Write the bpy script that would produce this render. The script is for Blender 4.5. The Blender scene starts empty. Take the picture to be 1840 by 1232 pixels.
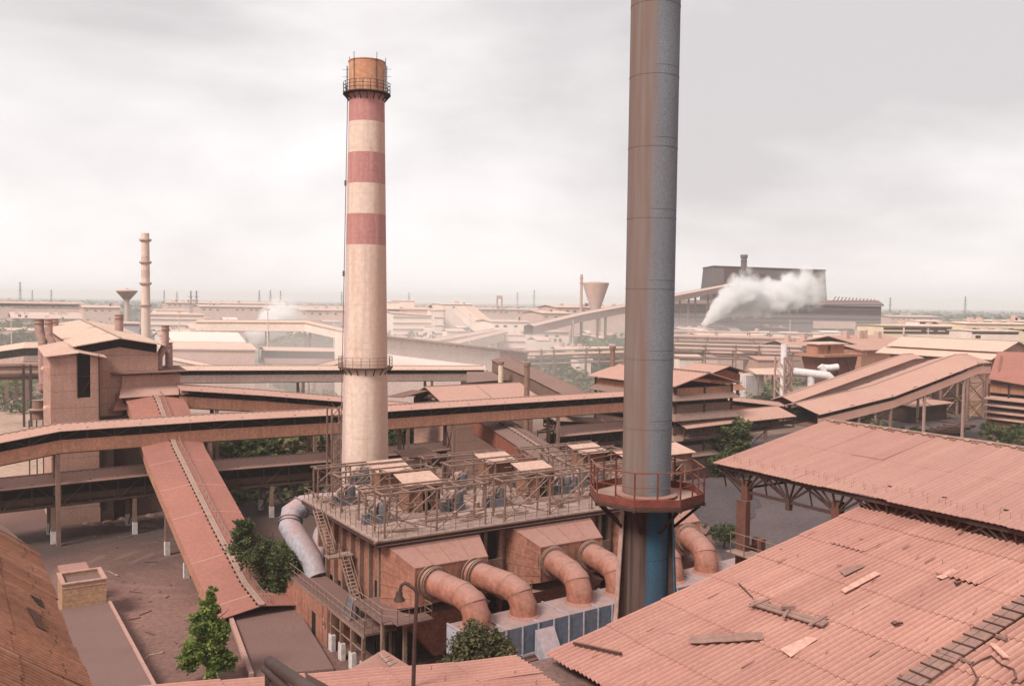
import bpy, math, random
from mathutils import Vector as Vc, Matrix
sc = bpy.context.scene
col = sc.collection
RN = random.Random(11)

# ------------------------------------------------------------------ camera
FPX, CX, CY, CAMH = 1600.0, 920.0, 616.0, 30.0
PITCH, ROLL = math.atan(74 / 1600.0), 0.0125
CAM = Vc((0, 0, CAMH))
FWD = Vc((0, math.cos(PITCH), -math.sin(PITCH)))
_r, _u = Vc((1, 0, 0)), Vc((0, math.sin(PITCH), math.cos(PITCH)))
RT = _r * math.cos(ROLL) + _u * math.sin(ROLL)
UP = _u * math.cos(ROLL) - _r * math.sin(ROLL)
cd = bpy.data.cameras.new('camera'); co = bpy.data.objects.new('camera', cd); col.objects.link(co)
co.matrix_world = Matrix(((RT.x, UP.x, -FWD.x, 0), (RT.y, UP.y, -FWD.y, 0), (RT.z, UP.z, -FWD.z, CAMH), (0, 0, 0, 1)))
cd.sensor_width = 36; cd.lens = 36 * FPX / 1840; cd.clip_start = 0.2; cd.clip_end = 40000
sc.camera = co

# ------------------------------------------------------------------ sky, sun, exposure
SUN_EL, SUN_AZ = math.radians(48), math.radians(218)     # azimuth from +Y, clockwise: behind the camera, to its left
w = bpy.data.worlds.new('World'); sc.world = w; w.use_nodes = True
nt = w.node_tree; nt.nodes.clear()
def N(tree, t, **k):
    n = tree.nodes.new(t)
    for a, b in k.items(): setattr(n, a, b)
    return n
out = N(nt, 'ShaderNodeOutputWorld'); bg = N(nt, 'ShaderNodeBackground')
sky = N(nt, 'ShaderNodeTexSky', sky_type='NISHITA'); sky.sun_disc = False
sky.sun_elevation = SUN_EL; sky.sun_rotation = SUN_AZ; sky.dust_density = 4
tc = N(nt, 'ShaderNodeTexCoord'); mp = N(nt, 'ShaderNodeMapping'); mp.inputs['Scale'].default_value = (1.0, 1.0, 2.6)
mp.inputs['Location'].default_value = (0.55, 0.2, 0.34)
nz = N(nt, 'ShaderNodeTexNoise'); nz.inputs['Scale'].default_value = 1.7; nz.inputs['Detail'].default_value = 7; nz.inputs['Roughness'].default_value = 0.5
nz.inputs['Distortion'].default_value = 0.25
cr = N(nt, 'ShaderNodeValToRGB')
cr.color_ramp.elements[0].position = 0.36; cr.color_ramp.elements[0].color = (4.85, 4.58, 4.58, 1)
cr.color_ramp.elements[1].position = 0.57; cr.color_ramp.elements[1].color = (7.3, 7.0, 6.95, 1)
mx = N(nt, 'ShaderNodeMix', data_type='RGBA'); mx.inputs[0].default_value = 0.944
nt.links.new(tc.outputs['Generated'], mp.inputs[0]); nt.links.new(mp.outputs[0], nz.inputs['Vector'])
sz = N(nt, 'ShaderNodeSeparateXYZ'); nt.links.new(tc.outputs['Generated'], sz.inputs[0])      # the cloud deck thickens overhead
mr = N(nt, 'ShaderNodeMapRange'); nt.links.new(sz.outputs[2], mr.inputs[0])
for _i, _q in zip((1, 2, 3, 4), (0.10, 0.34, 0.04, -0.13)): mr.inputs[_i].default_value = _q
ad = N(nt, 'ShaderNodeMath', operation='ADD'); nt.links.new(nz.outputs[0], ad.inputs[0]); nt.links.new(mr.outputs[0], ad.inputs[1])
nt.links.new(ad.outputs[0], cr.inputs[0]); nt.links.new(sky.outputs[0], mx.inputs[6]); nt.links.new(cr.outputs[0], mx.inputs[7])
nt.links.new(mx.outputs[2], bg.inputs[0]); nt.links.new(bg.outputs[0], out.inputs[0])
bg.inputs[1].default_value = 0.10
sl = bpy.data.lights.new('sun', 'SUN'); sl.energy = 2.8; sl.angle = math.radians(18); sl.color = (1.0, 0.93, 0.84)
so = bpy.data.objects.new('sun', sl); col.objects.link(so)
SD = Vc((math.sin(SUN_AZ) * math.cos(SUN_EL), math.cos(SUN_AZ) * math.cos(SUN_EL), math.sin(SUN_EL)))
so.rotation_euler = SD.to_track_quat('Z', 'Y').to_euler(); so.location = (-40, -40, 200)
vs = sc.view_settings; vs.view_transform = 'Standard'; vs.look = 'None'; vs.exposure = 0.6; vs.gamma = 1.0
cy = sc.cycles
sc.render.engine = 'CYCLES'
cy.max_bounces = 6; cy.diffuse_bounces = 3; cy.glossy_bounces = 2; cy.transmission_bounces = 2; cy.volume_bounces = 4; cy.transparent_max_bounces = 6
cy.use_denoising = True; cy.caustics_reflective = False; cy.caustics_refractive = False
cy.sample_clamp_indirect = 4.0
cy.volume_step_rate = 1.0; cy.volume_max_steps = 128

# ------------------------------------------------------------------ picture <-> world
def ray(px, py): return FWD + RT * ((px - CX) / FPX) + UP * ((CY - py) / FPX)
def g(px, py, h=0.0):
    d = ray(px, py); return CAM + d * ((h - CAMH) / d.z)
def at(px, py, y):
    d = ray(px, py); return CAM + d * (y / d.y)
def proj(p):
    d = Vc(p) - CAM; k = d.dot(FWD)
    return CX + FPX * d.dot(RT) / k, CY - FPX * d.dot(UP) / k
def hat(p, py):                                   # height above plan point p that falls on picture row py
    return at(proj(p)[0], py, p[1]).z
UA = math.radians(32.5)
U = Vc((math.cos(UA), math.sin(UA), 0)); V = Vc((-math.sin(UA), math.cos(UA), 0)); Z = Vc((0, 0, 1))
def lineat(px, py, base, dr):
    d = ray(px, py); bx, by = base[0], base[1]
    det = dr.x * (-d.y) - dr.y * (-d.x)
    k = (dr.x * (by) - dr.y * (bx)) / (dr.x * d.y - dr.y * d.x)
    return CAM + d * k
class Fr:                                         # a plan frame: origin and two axes
    def __init__(s, o, u=U, v=None):
        s.o = Vc((o[0], o[1], o[2] if len(o) > 2 else 0)); s.u = u; s.v = v or Vc((-u.y, u.x, 0))
    def __call__(s, a, b, z=0): return s.o + s.u * a + s.v * b + Z * z
    def inv(s, p):
        d = Vc(p) - s.o; return d.dot(s.u), d.dot(s.v)
def W(*a): return Vc(a)
WF = Fr((0, 0, 0), Vc((1, 0, 0)))

# ------------------------------------------------------------------ meshes
ORG = {}
def tag(o, label=None, cat=None, group=None, kind=None):
    if label: o['label'] = label
    if cat: o['category'] = cat
    if group: o['group'] = group
    if kind: o['kind'] = kind
    return o
def thing(name, label, cat, loc=(0, 0, 0), group=None, kind=None):
    o = bpy.data.objects.new(name, None); col.objects.link(o); o.location = loc; o.empty_display_size = 0.5
    ORG[o.name] = Vc(loc)
    return tag(o, label, cat, group, kind)
class M:
    def __init__(s): s.v = []; s.f = []; s.t = []; s.tone = 0.5
    def add(s, vs, fs):
        n = len(s.v); s.v += [Vc(x) for x in vs]; s.f += [tuple(i + n for i in f) for f in fs]; s.t += [s.tone] * len(fs); return s
    def hexa(s, p): return s.add(p, [(3, 2, 1, 0), (4, 5, 6, 7), (0, 1, 5, 4), (1, 2, 6, 5), (2, 3, 7, 6), (3, 0, 4, 7)])
    def box(s, F, a0, a1, b0, b1, z0, z1):
        return s.hexa([F(a0, b0, z0), F(a1, b0, z0), F(a1, b1, z0), F(a0, b1, z0), F(a0, b0, z1), F(a1, b0, z1), F(a1, b1, z1), F(a0, b1, z1)])
    def bar(s, p, q, w, h=None):
        p, q = Vc(p), Vc(q); h = h or w; d = q - p
        if d.length < 1e-5: return s
        d.normalize(); x = d.cross(Z)
        if x.length < 1e-3: x = U.copy()
        x.normalize(); y = x.cross(d); x = x * (w / 2); y = y * (h / 2)
        return s.hexa([p - x - y, p + x - y, p + x + y, p - x + y, q - x - y, q + x - y, q + x + y, q - x + y])
    def path(s, pts, r, n=10, caps=True, closed=False):
        pts = [Vc(p) for p in pts]; m = len(pts); rr = r if isinstance(r, (list, tuple)) else [r] * m
        d0 = (pts[1] - pts[0]).normalized(); x = d0.cross(Z)
        if x.length < 1e-3: x = d0.cross(Vc((1, 0, 0)))
        x.normalize(); vs = []; pd = d0
        for i in range(m):
            a = pts[i] - pts[i - 1] if i else d0; b = pts[i + 1] - pts[i] if i < m - 1 else a
            d = (a.normalized() + b.normalized()).normalized()
            x = (x - d * x.dot(d)).normalized(); y = d.cross(x)
            for k in range(n):
                t = 2 * math.pi * k / n; vs.append(pts[i] + (x * math.cos(t) + y * math.sin(t)) * rr[i])
        fs = [(i * n + k, i * n + (k + 1) % n, (i + 1) * n + (k + 1) % n, (i + 1) * n + k) for i in range(m - 1) for k in range(n)]
        if caps: fs += [tuple(range(n - 1, -1, -1)), tuple((m - 1) * n + k for k in range(n))]
        return s.add(vs, fs)
    def tube(s, p, q, r, n=8, r2=None): return s.path([p, q], [r, r if r2 is None else r2], n)
    def lathe(s, c, prof, n=40, cap=True):
        c = Vc(c); vs = [c + Vc((r * math.cos(2 * math.pi * k / n), r * math.sin(2 * math.pi * k / n), z)) for r, z in prof for k in range(n)]
        fs = [(i * n + k, i * n + (k + 1) % n, (i + 1) * n + (k + 1) % n, (i + 1) * n + k) for i in range(len(prof) - 1) for k in range(n)]
        if cap: fs += [tuple(range(n - 1, -1, -1)), tuple((len(prof) - 1) * n + k for k in range(n))]
        return s.add(vs, fs)
    def slab(s, pts, th):                          # polygon given along its top, thickness downwards
        n = len(pts); pts = [Vc(p) for p in pts]
        nr = (pts[1] - pts[0]).cross(pts[2] - pts[0])
        if nr.z < 0: pts = pts[::-1]
        vs = pts + [p - Z * th for p in pts]
        return s.add(vs, [tuple(range(n)), tuple(range(2 * n - 1, n - 1, -1))] + [((i + 1) % n, i, n + i, n + (i + 1) % n) for i in range(n)])
    def build(s, name, mat, parent=None, smooth=False, org=None, label=None, cat=None, group=None, kind=None):
        if parent is not None: o0 = ORG[parent.name]
        elif org is not None: o0 = Vc(org)
        else:
            n = len(s.v); o0 = Vc((sum(p.x for p in s.v) / n, sum(p.y for p in s.v) / n, min(p.z for p in s.v)))
        me = bpy.data.meshes.new(name); me.from_pydata([tuple(p - o0) for p in s.v], [], s.f)
        me.materials.append(mat)
        if any(abs(t - 0.5) > 1e-6 for t in s.t):
            at_ = me.attributes.new('tone', 'FLOAT', 'FACE'); at_.data.foreach_set('value', s.t)
        if smooth:
            me.polygons.foreach_set('use_smooth', [True] * len(me.polygons)); me.set_sharp_from_angle(angle=0.7 if smooth is True else smooth)
        me.update()
        o = bpy.data.objects.new(name, me); col.objects.link(o)
        ORG[o.name] = o0.copy()
        if parent is not None: o.parent = parent
        else: o.location = o0
        return tag(o, label, cat, group, kind)
def dup(root, loc, rotz=0.0, label=None, scale=None):
    def cp(o, par):
        c = o.copy(); col.objects.link(c)
        if par is not None: c.parent = par
        for ch in list(o.children): cp(ch, c)
        return c
    r = cp(root, None); r.location = loc; r.rotation_euler = (0, 0, rotz)
    if label: r['label'] = label
    if scale: r.scale = (scale,) * 3 if not isinstance(scale, tuple) else scale
    return r

# ------------------------------------------------------------------ materials
DUST = (0.50, 0.235, 0.185)
def mat(name, c, c2=None, rough=0.85, dust=0.5, streak=0.0, scol=(0.13, 0.06, 0.04), sc1=0.25, sc2=3.0, var=0.45, bump=0.15,
        lines=None, corr=None, dcol=DUST, tone=0.0, metal=0.0, fine=0.25, slope=0.0):
    m = bpy.data.materials.new(name); m.use_nodes = True; t = m.node_tree; L = t.links.new
    b = t.nodes['Principled BSDF']; b.inputs['Roughness'].default_value = rough; b.inputs['Metallic'].default_value = metal
    b.inputs['Specular IOR Level'].default_value = 0.25
    tcn = N(t, 'ShaderNodeTexCoord'); P = tcn.outputs['Object']
    c2 = c2 or tuple(x * 0.6 for x in c)
    def noise(scale, det=5, vec=None, rg=0.6):
        n = N(t, 'ShaderNodeTexNoise'); n.inputs['Scale'].default_value = scale; n.inputs['Detail'].default_value = det; n.inputs['Roughness'].default_value = rg
        L(vec or P, n.inputs['Vector']); return n.outputs[0]
    def rng(x, a, bb, lo=0.0, hi=1.0):
        r = N(t, 'ShaderNodeMapRange'); L(x, r.inputs[0])
        for i, q in zip((1, 2, 3, 4), (a, bb, lo, hi)): r.inputs[i].default_value = q
        return r.outputs[0]
    def mixc(f, a, bb, bt='MIX'):
        x = N(t, 'ShaderNodeMix', data_type='RGBA'); x.blend_type = bt
        for s_, q in ((0, f), (6, a), (7, bb)):
            if hasattr(q, 'links') or hasattr(q, 'is_output'): L(q, x.inputs[s_])
            elif s_ == 0: x.inputs[0].default_value = q
            else: x.inputs[s_].default_value = (*q, 1)
        return x.outputs[2]
    def mth(op, a, bb=None):
        x = N(t, 'ShaderNodeMath', operation=op)
        for i, q in enumerate((a, bb)):
            if q is None: continue
            if isinstance(q, (int, float)): x.inputs[i].default_value = q
            else: L(q, x.inputs[i])
        return x.outputs[0]
    n1 = noise(sc1); n2 = noise(sc2, 6)
    cc = mixc(rng(n1, 0.5 - var / 2, 0.5 + var / 2), c2, c)
    f2 = rng(n2, 0.3, 0.7, 1 - fine, 1 + fine)
    g2 = N(t, 'ShaderNodeCombineColor'); [L(f2, g2.inputs[i]) for i in range(3)]
    cc = mixc(1.0, cc, g2.outputs[0], 'MULTIPLY')
    if streak:
        mpn = N(t, 'ShaderNodeMapping'); mpn.inputs['Scale'].default_value = (2.2, 2.2, 0.12); L(P, mpn.inputs[0])
        s1 = noise(1.0, 5, mpn.outputs[0])
        cc = mixc(rng(s1, 0.48, 0.72, 0, streak), cc, scol)
    hgt = n2
    if lines:
        ax, per, wd, st = lines                     # seams across axis ax every per metres
        sx = N(t, 'ShaderNodeVectorMath', operation='DOT_PRODUCT'); L(P, sx.inputs[0]); sx.inputs[1].default_value = ax
        fr = mth('FRACT', mth('DIVIDE', sx.outputs['Value'], per))
        ln = mth('LESS_THAN', fr, wd / per)
        cc = mixc(mth('MULTIPLY', ln, st), cc, tuple(x * 0.25 for x in c))
    if slope:                                       # rain runs and dust lanes down the sheets
        cx = N(t, 'ShaderNodeCombineXYZ')
        for i, (ax, k) in enumerate(((tuple(U), .12), (tuple(V), 1.7))):
            sx = N(t, 'ShaderNodeVectorMath', operation='DOT_PRODUCT'); L(P, sx.inputs[0]); sx.inputs[1].default_value = ax
            L(mth('MULTIPLY', sx.outputs['Value'], k), cx.inputs[i])
        s2 = noise(1.0, 6, cx.outputs[0], .65)
        cc = mixc(rng(s2, .50, .68, 0, slope), cc, (.24, .10, .085)); cc = mixc(rng(s2, .46, .30, 0, slope), cc, (.56, .33, .25))
        bl = noise(.55, 6, None, .7); cc = mixc(rng(bl, .56, .72, 0, slope * 1.2), cc, (.30, .135, .13))
    if tone:
        an = N(t, 'ShaderNodeAttribute'); an.attribute_name = 'tone'
        tv = rng(an.outputs['Fac'], 0, 1, 1 - tone, 1 + tone)
        g3 = N(t, 'ShaderNodeCombineColor'); [L(tv, g3.inputs[i]) for i in range(3)]
        cc = mixc(1.0, cc, g3.outputs[0], 'MULTIPLY')
    if dust:
        ge = N(t, 'ShaderNodeNewGeometry'); sp = N(t, 'ShaderNodeSeparateXYZ'); L(ge.outputs['True Normal'], sp.inputs[0])
        up_ = rng(sp.outputs[2], 0.25, 0.8)
        dn = rng(noise(1.1, 5), 0.25, 0.6, 0.55, 1)
        df = mth('MULTIPLY', mth('MULTIPLY', up_, dn), dust)
        dc = mixc(rng(n1, 0.3, 0.7), dcol, tuple(x * 0.82 for x in dcol))
        cc = mixc(df, cc, dc)
    L(cc, b.inputs['Base Color'])
    bp = N(t, 'ShaderNodeBump'); bp.inputs['Strength'].default_value = bump; bp.inputs['Distance'].default_value = 0.05
    if corr:
        ax, per, amp = corr
        sx = N(t, 'ShaderNodeVectorMath', operation='DOT_PRODUCT'); L(P, sx.inputs[0]); sx.inputs[1].default_value = ax
        sn = mth('SINE', mth('MULTIPLY', sx.outputs['Value'], 2 * math.pi / per))
        hgt = mth('ADD', mth('MULTIPLY', sn, amp), mth('MULTIPLY', n2, 0.4)); bp.inputs['Strength'].default_value = 0.6
        bp.inputs['Distance'].default_value = per * 0.25
    L(hgt, bp.inputs['Height']); L(bp.outputs[0], b.inputs['Normal'])
    return m
UV = tuple((U + V).normalized())
m_roof = mat('near_roof_sheet', (0.42, 0.218, 0.172), (0.35, 0.168, 0.138), dust=0.2, dcol=(.40,.205,.17), sc1=0.3, sc2=9, var=0.4, tone=0.32, slope=.38, bump=0.25, fine=0.12)
m_roofB = mat('brown_roof_sheet', (0.22, 0.095, 0.055), (0.12, 0.055, 0.035), dust=0.12, sc1=0.4, sc2=7, slope=.3, tone=0.7, bump=0.3)
m_groof = mat('gallery_roof', (0.47, 0.275, 0.22), (0.37, 0.205, 0.165), dcol=(.50,.29,.235), dust=0.35, sc1=0.15, corr=(tuple(U), 0.5, 0.07), fine=0.15)
m_croof = mat('conveyor_roof', (0.355, 0.145, 0.11), (0.25, 0.105, 0.085), dust=0.15, sc1=0.12, corr=(tuple(V), 0.5, 0.07), fine=0.15, dcol=(0.33, 0.15, 0.12))
m_panel = mat('cladding', (0.42, 0.20, 0.13), (0.33, 0.15, 0.098), dust=0.3, streak=0.35, corr=(UV, 0.35, 0.06), lines=((0, 0, 1), 1.9, 0.06, 0.0))
m_clad = mat('tower_cladding', (0.45, 0.265, 0.21), (0.37, 0.205, 0.16), dust=0.3, streak=0.15, lines=((0, 0, 1), 2.2, 0.07, 0.6), corr=(UV, 0.35, 0.04), sc2=6)
m_red = mat('red_cladding', (0.27, 0.085, 0.055), (0.21, 0.07, 0.048), dust=0.4, streak=0.3, corr=(UV, 0.35, 0.2))
m_steel = mat('dark_steel', (0.075, 0.04, 0.03), (0.04, 0.022, 0.018), dust=0.35, sc2=5)
m_rust = mat('dusty_steel', (0.27, 0.165, 0.125), (0.15, 0.085, 0.065), dust=0.7, dcol=(.46,.31,.26), sc2=5)
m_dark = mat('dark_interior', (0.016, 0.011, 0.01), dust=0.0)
m_white = mat('white_wash', (0.62, 0.56, 0.55), (0.5, 0.42, 0.40), dust=0.3, streak=0.3)
m_duct = mat('rusty_duct', (0.35, 0.155, 0.11), (0.26, 0.09, 0.058), dust=0.6, streak=0.4, scol=(0.28, 0.075, 0.03), sc2=2.5, sc1=.6, fine=.3, dcol=(0.37, 0.225, 0.20))
m_blue = mat('blue_sheet', (0.115, 0.135, 0.18), (0.09, 0.098, 0.13), dust=0.9, streak=0.5, scol=(0.23, 0.14, 0.12), dcol=(.42,.27,.24))
m_pale = mat('pale_blue_sheet', (0.36, 0.345, 0.385), (0.27, 0.255, 0.29), dust=0.5, streak=0.3, scol=(0.3, 0.2, 0.16))
m_hood = mat('hood_plate', (0.36, 0.16, 0.11), (0.24, 0.095, 0.065), dust=0.7, streak=0.45, sc2=2.5, sc1=.5, fine=.3, dcol=(0.37, 0.215, 0.19))
m_deck = mat('deck_concrete', (0.40, 0.27, 0.235), (0.22, 0.14, 0.12), dust=0.25, dcol=(0.5, 0.36, 0.31), sc1=0.5, fine=.4)
m_tier = mat('tier_cladding', (0.21, 0.125, 0.10), (0.15, 0.088, 0.072), dust=0.55, dcol=(.34,.22,.185), streak=.3)
m_grey = mat('grey_machine', (0.14, 0.142, 0.16), (0.085, 0.08, 0.09), dust=0.6, dcol=(.42,.29,.25))
m_shroof = mat('shed_roof', (0.54, 0.35, 0.28), (0.45, 0.27, 0.215), dust=0.3, dcol=(0.54, 0.37, 0.30))
m_shwall = mat('shed_wall', (0.25, 0.125, 0.08), (0.19, 0.09, 0.06), dust=0.3, streak=0.3)
m_conc = mat('chimney_concrete', (0.70, 0.535, 0.45), (0.62, 0.45, 0.375), dust=0.0, streak=0.6, scol=(0.50, 0.29, 0.21), sc1=0.12, sc2=2.0, lines=((0, 0, 1), 2.45, 0.07, 0.16), fine=0.12)
m_band = mat('red_band_paint', (0.47, 0.215, 0.195), (0.39, 0.165, 0.155), dust=0.0, scol=(.56, .36, .31), streak=0.55, sc1=0.12, fine=0.12, lines=((0, 0, 1), 2.45, 0.07, 0.16))
m_cap = mat('rusty_cap', (0.46, 0.185, 0.095), (0.55, 0.31, 0.2), dust=0.0, streak=0.35, scol=(0.3, 0.08, 0.03))
m_redpaint = mat('red_paint', (0.20, 0.05, 0.036), (0.12, 0.042, 0.034), dust=0.6, streak=0.5, dcol=(.42,.22,.17), scol=(.14,.06,.045))
m_block = mat('block_wall', (0.42, 0.25, 0.15), (0.33, 0.18, 0.11), dust=0.5, lines=((0, 0, 1), 0.42, 0.05, 0.35))
m_slab = mat('concrete_slab', (0.195, 0.115, 0.10), (0.15, 0.085, 0.076), dust=0.3, dcol=(0.20, 0.115, 0.10), sc1=0.3, sc2=8, fine=.3)
m_curb = mat('pale_concrete', (0.42, 0.27, 0.235), (0.34, 0.2, 0.17), dust=0.4)
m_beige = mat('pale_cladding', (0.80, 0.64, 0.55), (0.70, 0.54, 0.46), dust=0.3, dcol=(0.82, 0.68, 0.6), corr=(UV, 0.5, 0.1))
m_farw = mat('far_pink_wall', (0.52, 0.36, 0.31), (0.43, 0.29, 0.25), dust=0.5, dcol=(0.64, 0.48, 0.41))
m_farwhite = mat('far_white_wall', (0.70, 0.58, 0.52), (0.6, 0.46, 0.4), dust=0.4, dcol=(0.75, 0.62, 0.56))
m_yellow = mat('yellow_wall', (0.66, 0.52, 0.38), (0.6, 0.46, 0.34), dust=0.2)
m_plant = mat('far_plant_cladding', (0.135, 0.105, 0.108), (0.095, 0.075, 0.08), dust=0.2, sc1=0.02, streak=0.2)
m_wood = mat('weathered_board', (0.27, 0.16, 0.135), (0.2, 0.11, 0.09), dust=0.3, dcol=(0.36, 0.22, 0.19), sc2=8)
m_pale2 = mat('pale_roof_sheet', (0.62, 0.36, 0.29), (0.52, 0.28, 0.22), dust=0.1, sc2=9)
m_coal = mat('coal', (0.085, 0.065, 0.068), (0.06, 0.046, 0.05), dust=0.0, sc1=0.2, sc2=2.5, bump=0.6)
m_lroof = mat('light_roof', (0.60, 0.41, 0.33), (0.50, 0.33, 0.26), dust=0.3, dcol=(0.64, 0.46, 0.38), corr=(tuple(U), 0.5, 0.15), sc1=0.1)
m_wpipe = mat('white_pipe', (0.7, 0.64, 0.64), (0.62, 0.55, 0.55), dust=0.3, dcol=(0.62, 0.5, 0.46))
m_dsteel = mat('bare_dark_steel', (0.095, 0.052, 0.044), (0.04, 0.024, 0.022), dust=0.0, sc2=6, rough=.6)
m_hook = mat('hook_rust', (0.21, 0.095, 0.065), dust=0.0)
m_roof2 = mat('shed_roof_sheet', (0.39, 0.21, 0.17), (0.335, 0.165, 0.136), dust=0.2, dcol=(.41,.235,.195), sc1=0.25, sc2=9, var=0.4, tone=0.12, bump=0.15, fine=0.1, slope=.3)
m_bark = mat('bark', (0.10, 0.065, 0.045), dust=0.0)

def side_tint(m, lo, hi, c, amt):
    t = m.node_tree; L = t.links.new; b = t.nodes['Principled BSDF']; src = b.inputs['Base Color'].links[0].from_socket
    tcn = N(t, 'ShaderNodeTexCoord'); sp = N(t, 'ShaderNodeSeparateXYZ'); L(tcn.outputs['Object'], sp.inputs[0])
    mpn = N(t, 'ShaderNodeMapping'); mpn.inputs['Scale'].default_value = (.7, .7, .05); L(tcn.outputs['Object'], mpn.inputs[0])
    nn = N(t, 'ShaderNodeTexNoise'); nn.inputs['Scale'].default_value = 1.6; nn.inputs['Detail'].default_value = 6; L(mpn.outputs[0], nn.inputs['Vector'])
    ad = N(t, 'ShaderNodeMath', operation='MULTIPLY_ADD'); L(nn.outputs[0], ad.inputs[0]); ad.inputs[1].default_value = 1.6; L(sp.outputs[0], ad.inputs[2])
    r = N(t, 'ShaderNodeMapRange'); L(ad.outputs[0], r.inputs[0])
    for i, q in zip((1, 2, 3, 4), (lo + .8, hi + .8, 0, amt)): r.inputs[i].default_value = q
    x = N(t, 'ShaderNodeMix', data_type='RGBA'); L(r.outputs[0], x.inputs[0]); L(src, x.inputs[6]); x.inputs[7].default_value = (*c, 1); L(x.outputs[2], b.inputs['Base Color'])
side_tint(m_conc, .9, 1.7, (.50, .27, .19), .55); side_tint(m_conc, -1.5, -2.1, (.42, .30, .31), .6)  # orange dirt towards the right side, purple grey towards the left
def stackmat(nm='stack_steel', c1=(0.185, 0.20, 0.225), c2=(0.15, 0.155, 0.17), sc=(0.20, 0.145, 0.13), st=.2, r0=(0.18, 0.115, 0.098, 1), r1=(0.195, 0.15, 0.137, 1)):
    m = mat(nm, c1, c2, dust=0.0, streak=st, scol=sc, sc1=0.3, sc2=14, bump=0.1,
            lines=((0, 0, 1), 3.1, 0.03, 0.7), rough=0.9, fine=0.25)
    t = m.node_tree; L = t.links.new; b = t.nodes['Principled BSDF']; src = b.inputs['Base Color'].links[0].from_socket
    tcn = N(t, 'ShaderNodeTexCoord'); sp = N(t, 'ShaderNodeSeparateXYZ'); L(tcn.outputs['Object'], sp.inputs[0])
    nn = N(t, 'ShaderNodeTexNoise'); nn.inputs['Scale'].default_value = 0.9; mpn = N(t, 'ShaderNodeMapping'); mpn.inputs['Scale'].default_value = (3, 3, .15)
    L(tcn.outputs['Object'], mpn.inputs[0]); L(mpn.outputs[0], nn.inputs['Vector'])
    ad = N(t, 'ShaderNodeMath', operation='MULTIPLY_ADD'); L(nn.outputs[0], ad.inputs[0]); ad.inputs[1].default_value = 0.7; L(sp.outputs[0], ad.inputs[2])
    r = N(t, 'ShaderNodeMapRange'); L(ad.outputs[0], r.inputs[0]); r.inputs[1].default_value = 0.05; r.inputs[2].default_value = 0.45; r.inputs[3].default_value = 1; r.inputs[4].default_value = 0
    x = N(t, 'ShaderNodeMix', data_type='RGBA'); L(r.outputs[0], x.inputs[0]); L(src, x.inputs[6])
    n2 = N(t, 'ShaderNodeTexNoise'); n2.inputs['Scale'].default_value = 1.5; L(mpn.outputs[0], n2.inputs['Vector'])
    cr_ = N(t, 'ShaderNodeValToRGB'); cr_.color_ramp.elements[0].color = r0; cr_.color_ramp.elements[1].color = r1
    cr_.color_ramp.elements[0].position = .35; cr_.color_ramp.elements[1].position = .65
    L(n2.outputs[0], cr_.inputs[0]); L(cr_.outputs[0], x.inputs[7]); L(x.outputs[2], b.inputs['Base Color'])
    return m
m_stack = stackmat()
m_bluefin = mat('blue_fin_paint', (0.06, 0.15, 0.22), (0.06, 0.10, 0.14), dust=0.0, streak=0.5, scol=(0.12, 0.08, 0.07))
m_bluepaint = stackmat('blue_stack_paint', (0.04, 0.125, 0.21), (0.036, 0.09, 0.14), (0.08, 0.06, 0.056), .8, (0.05, 0.028, 0.024, 1), (0.11, 0.07, 0.06, 1))

def leafmat(name, a, b_):
    m = bpy.data.materials.new(name); m.use_nodes = True; t = m.node_tree; L = t.links.new
    b = t.nodes['Principled BSDF']; b.inputs['Roughness'].default_value = 0.7; b.inputs['Specular IOR Level'].default_value = 0.2
    an = N(t, 'ShaderNodeAttribute'); an.attribute_name = 'tone'
    cr_ = N(t, 'ShaderNodeValToRGB'); cr_.color_ramp.elements[0].color = (*a, 1); cr_.color_ramp.elements[1].color = (*b_, 1)
    L(an.outputs['Fac'], cr_.inputs[0]); L(cr_.outputs[0], b.inputs['Base Color'])
    tr = N(t, 'ShaderNodeBsdfTranslucent'); L(cr_.outputs[0], tr.inputs[0]); ms = N(t, 'ShaderNodeMixShader'); ms.inputs[0].default_value = 0.3
    L(b.outputs[0], ms.inputs[1]); L(tr.outputs[0], ms.inputs[2]); L(ms.outputs[0], t.nodes['Material Output'].inputs[0])
    return m
m_leafd = leafmat('dark_foliage', (0.035, 0.052, 0.022), (0.15, 0.165, 0.065))
m_leafb = leafmat('bright_foliage', (0.055, 0.10, 0.022), (0.27, 0.32, 0.075))
m_croof2 = mat('grey_conveyor_roof', (0.24, 0.145, 0.122), (0.17, 0.10, 0.085), dust=.2, dcol=(.25, .155, .13), sc1=.15, fine=.2)
m_leafo = leafmat('olive_foliage', (0.06, 0.07, 0.028), (0.25, 0.25, 0.10))
m_leafy = leafmat('yellowish_foliage', (0.06, 0.065, 0.03), (0.24, 0.19, 0.09))
m_leafr = leafmat('dusty_foliage', (0.035, 0.05, 0.025), (0.17, 0.135, 0.065))

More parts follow.
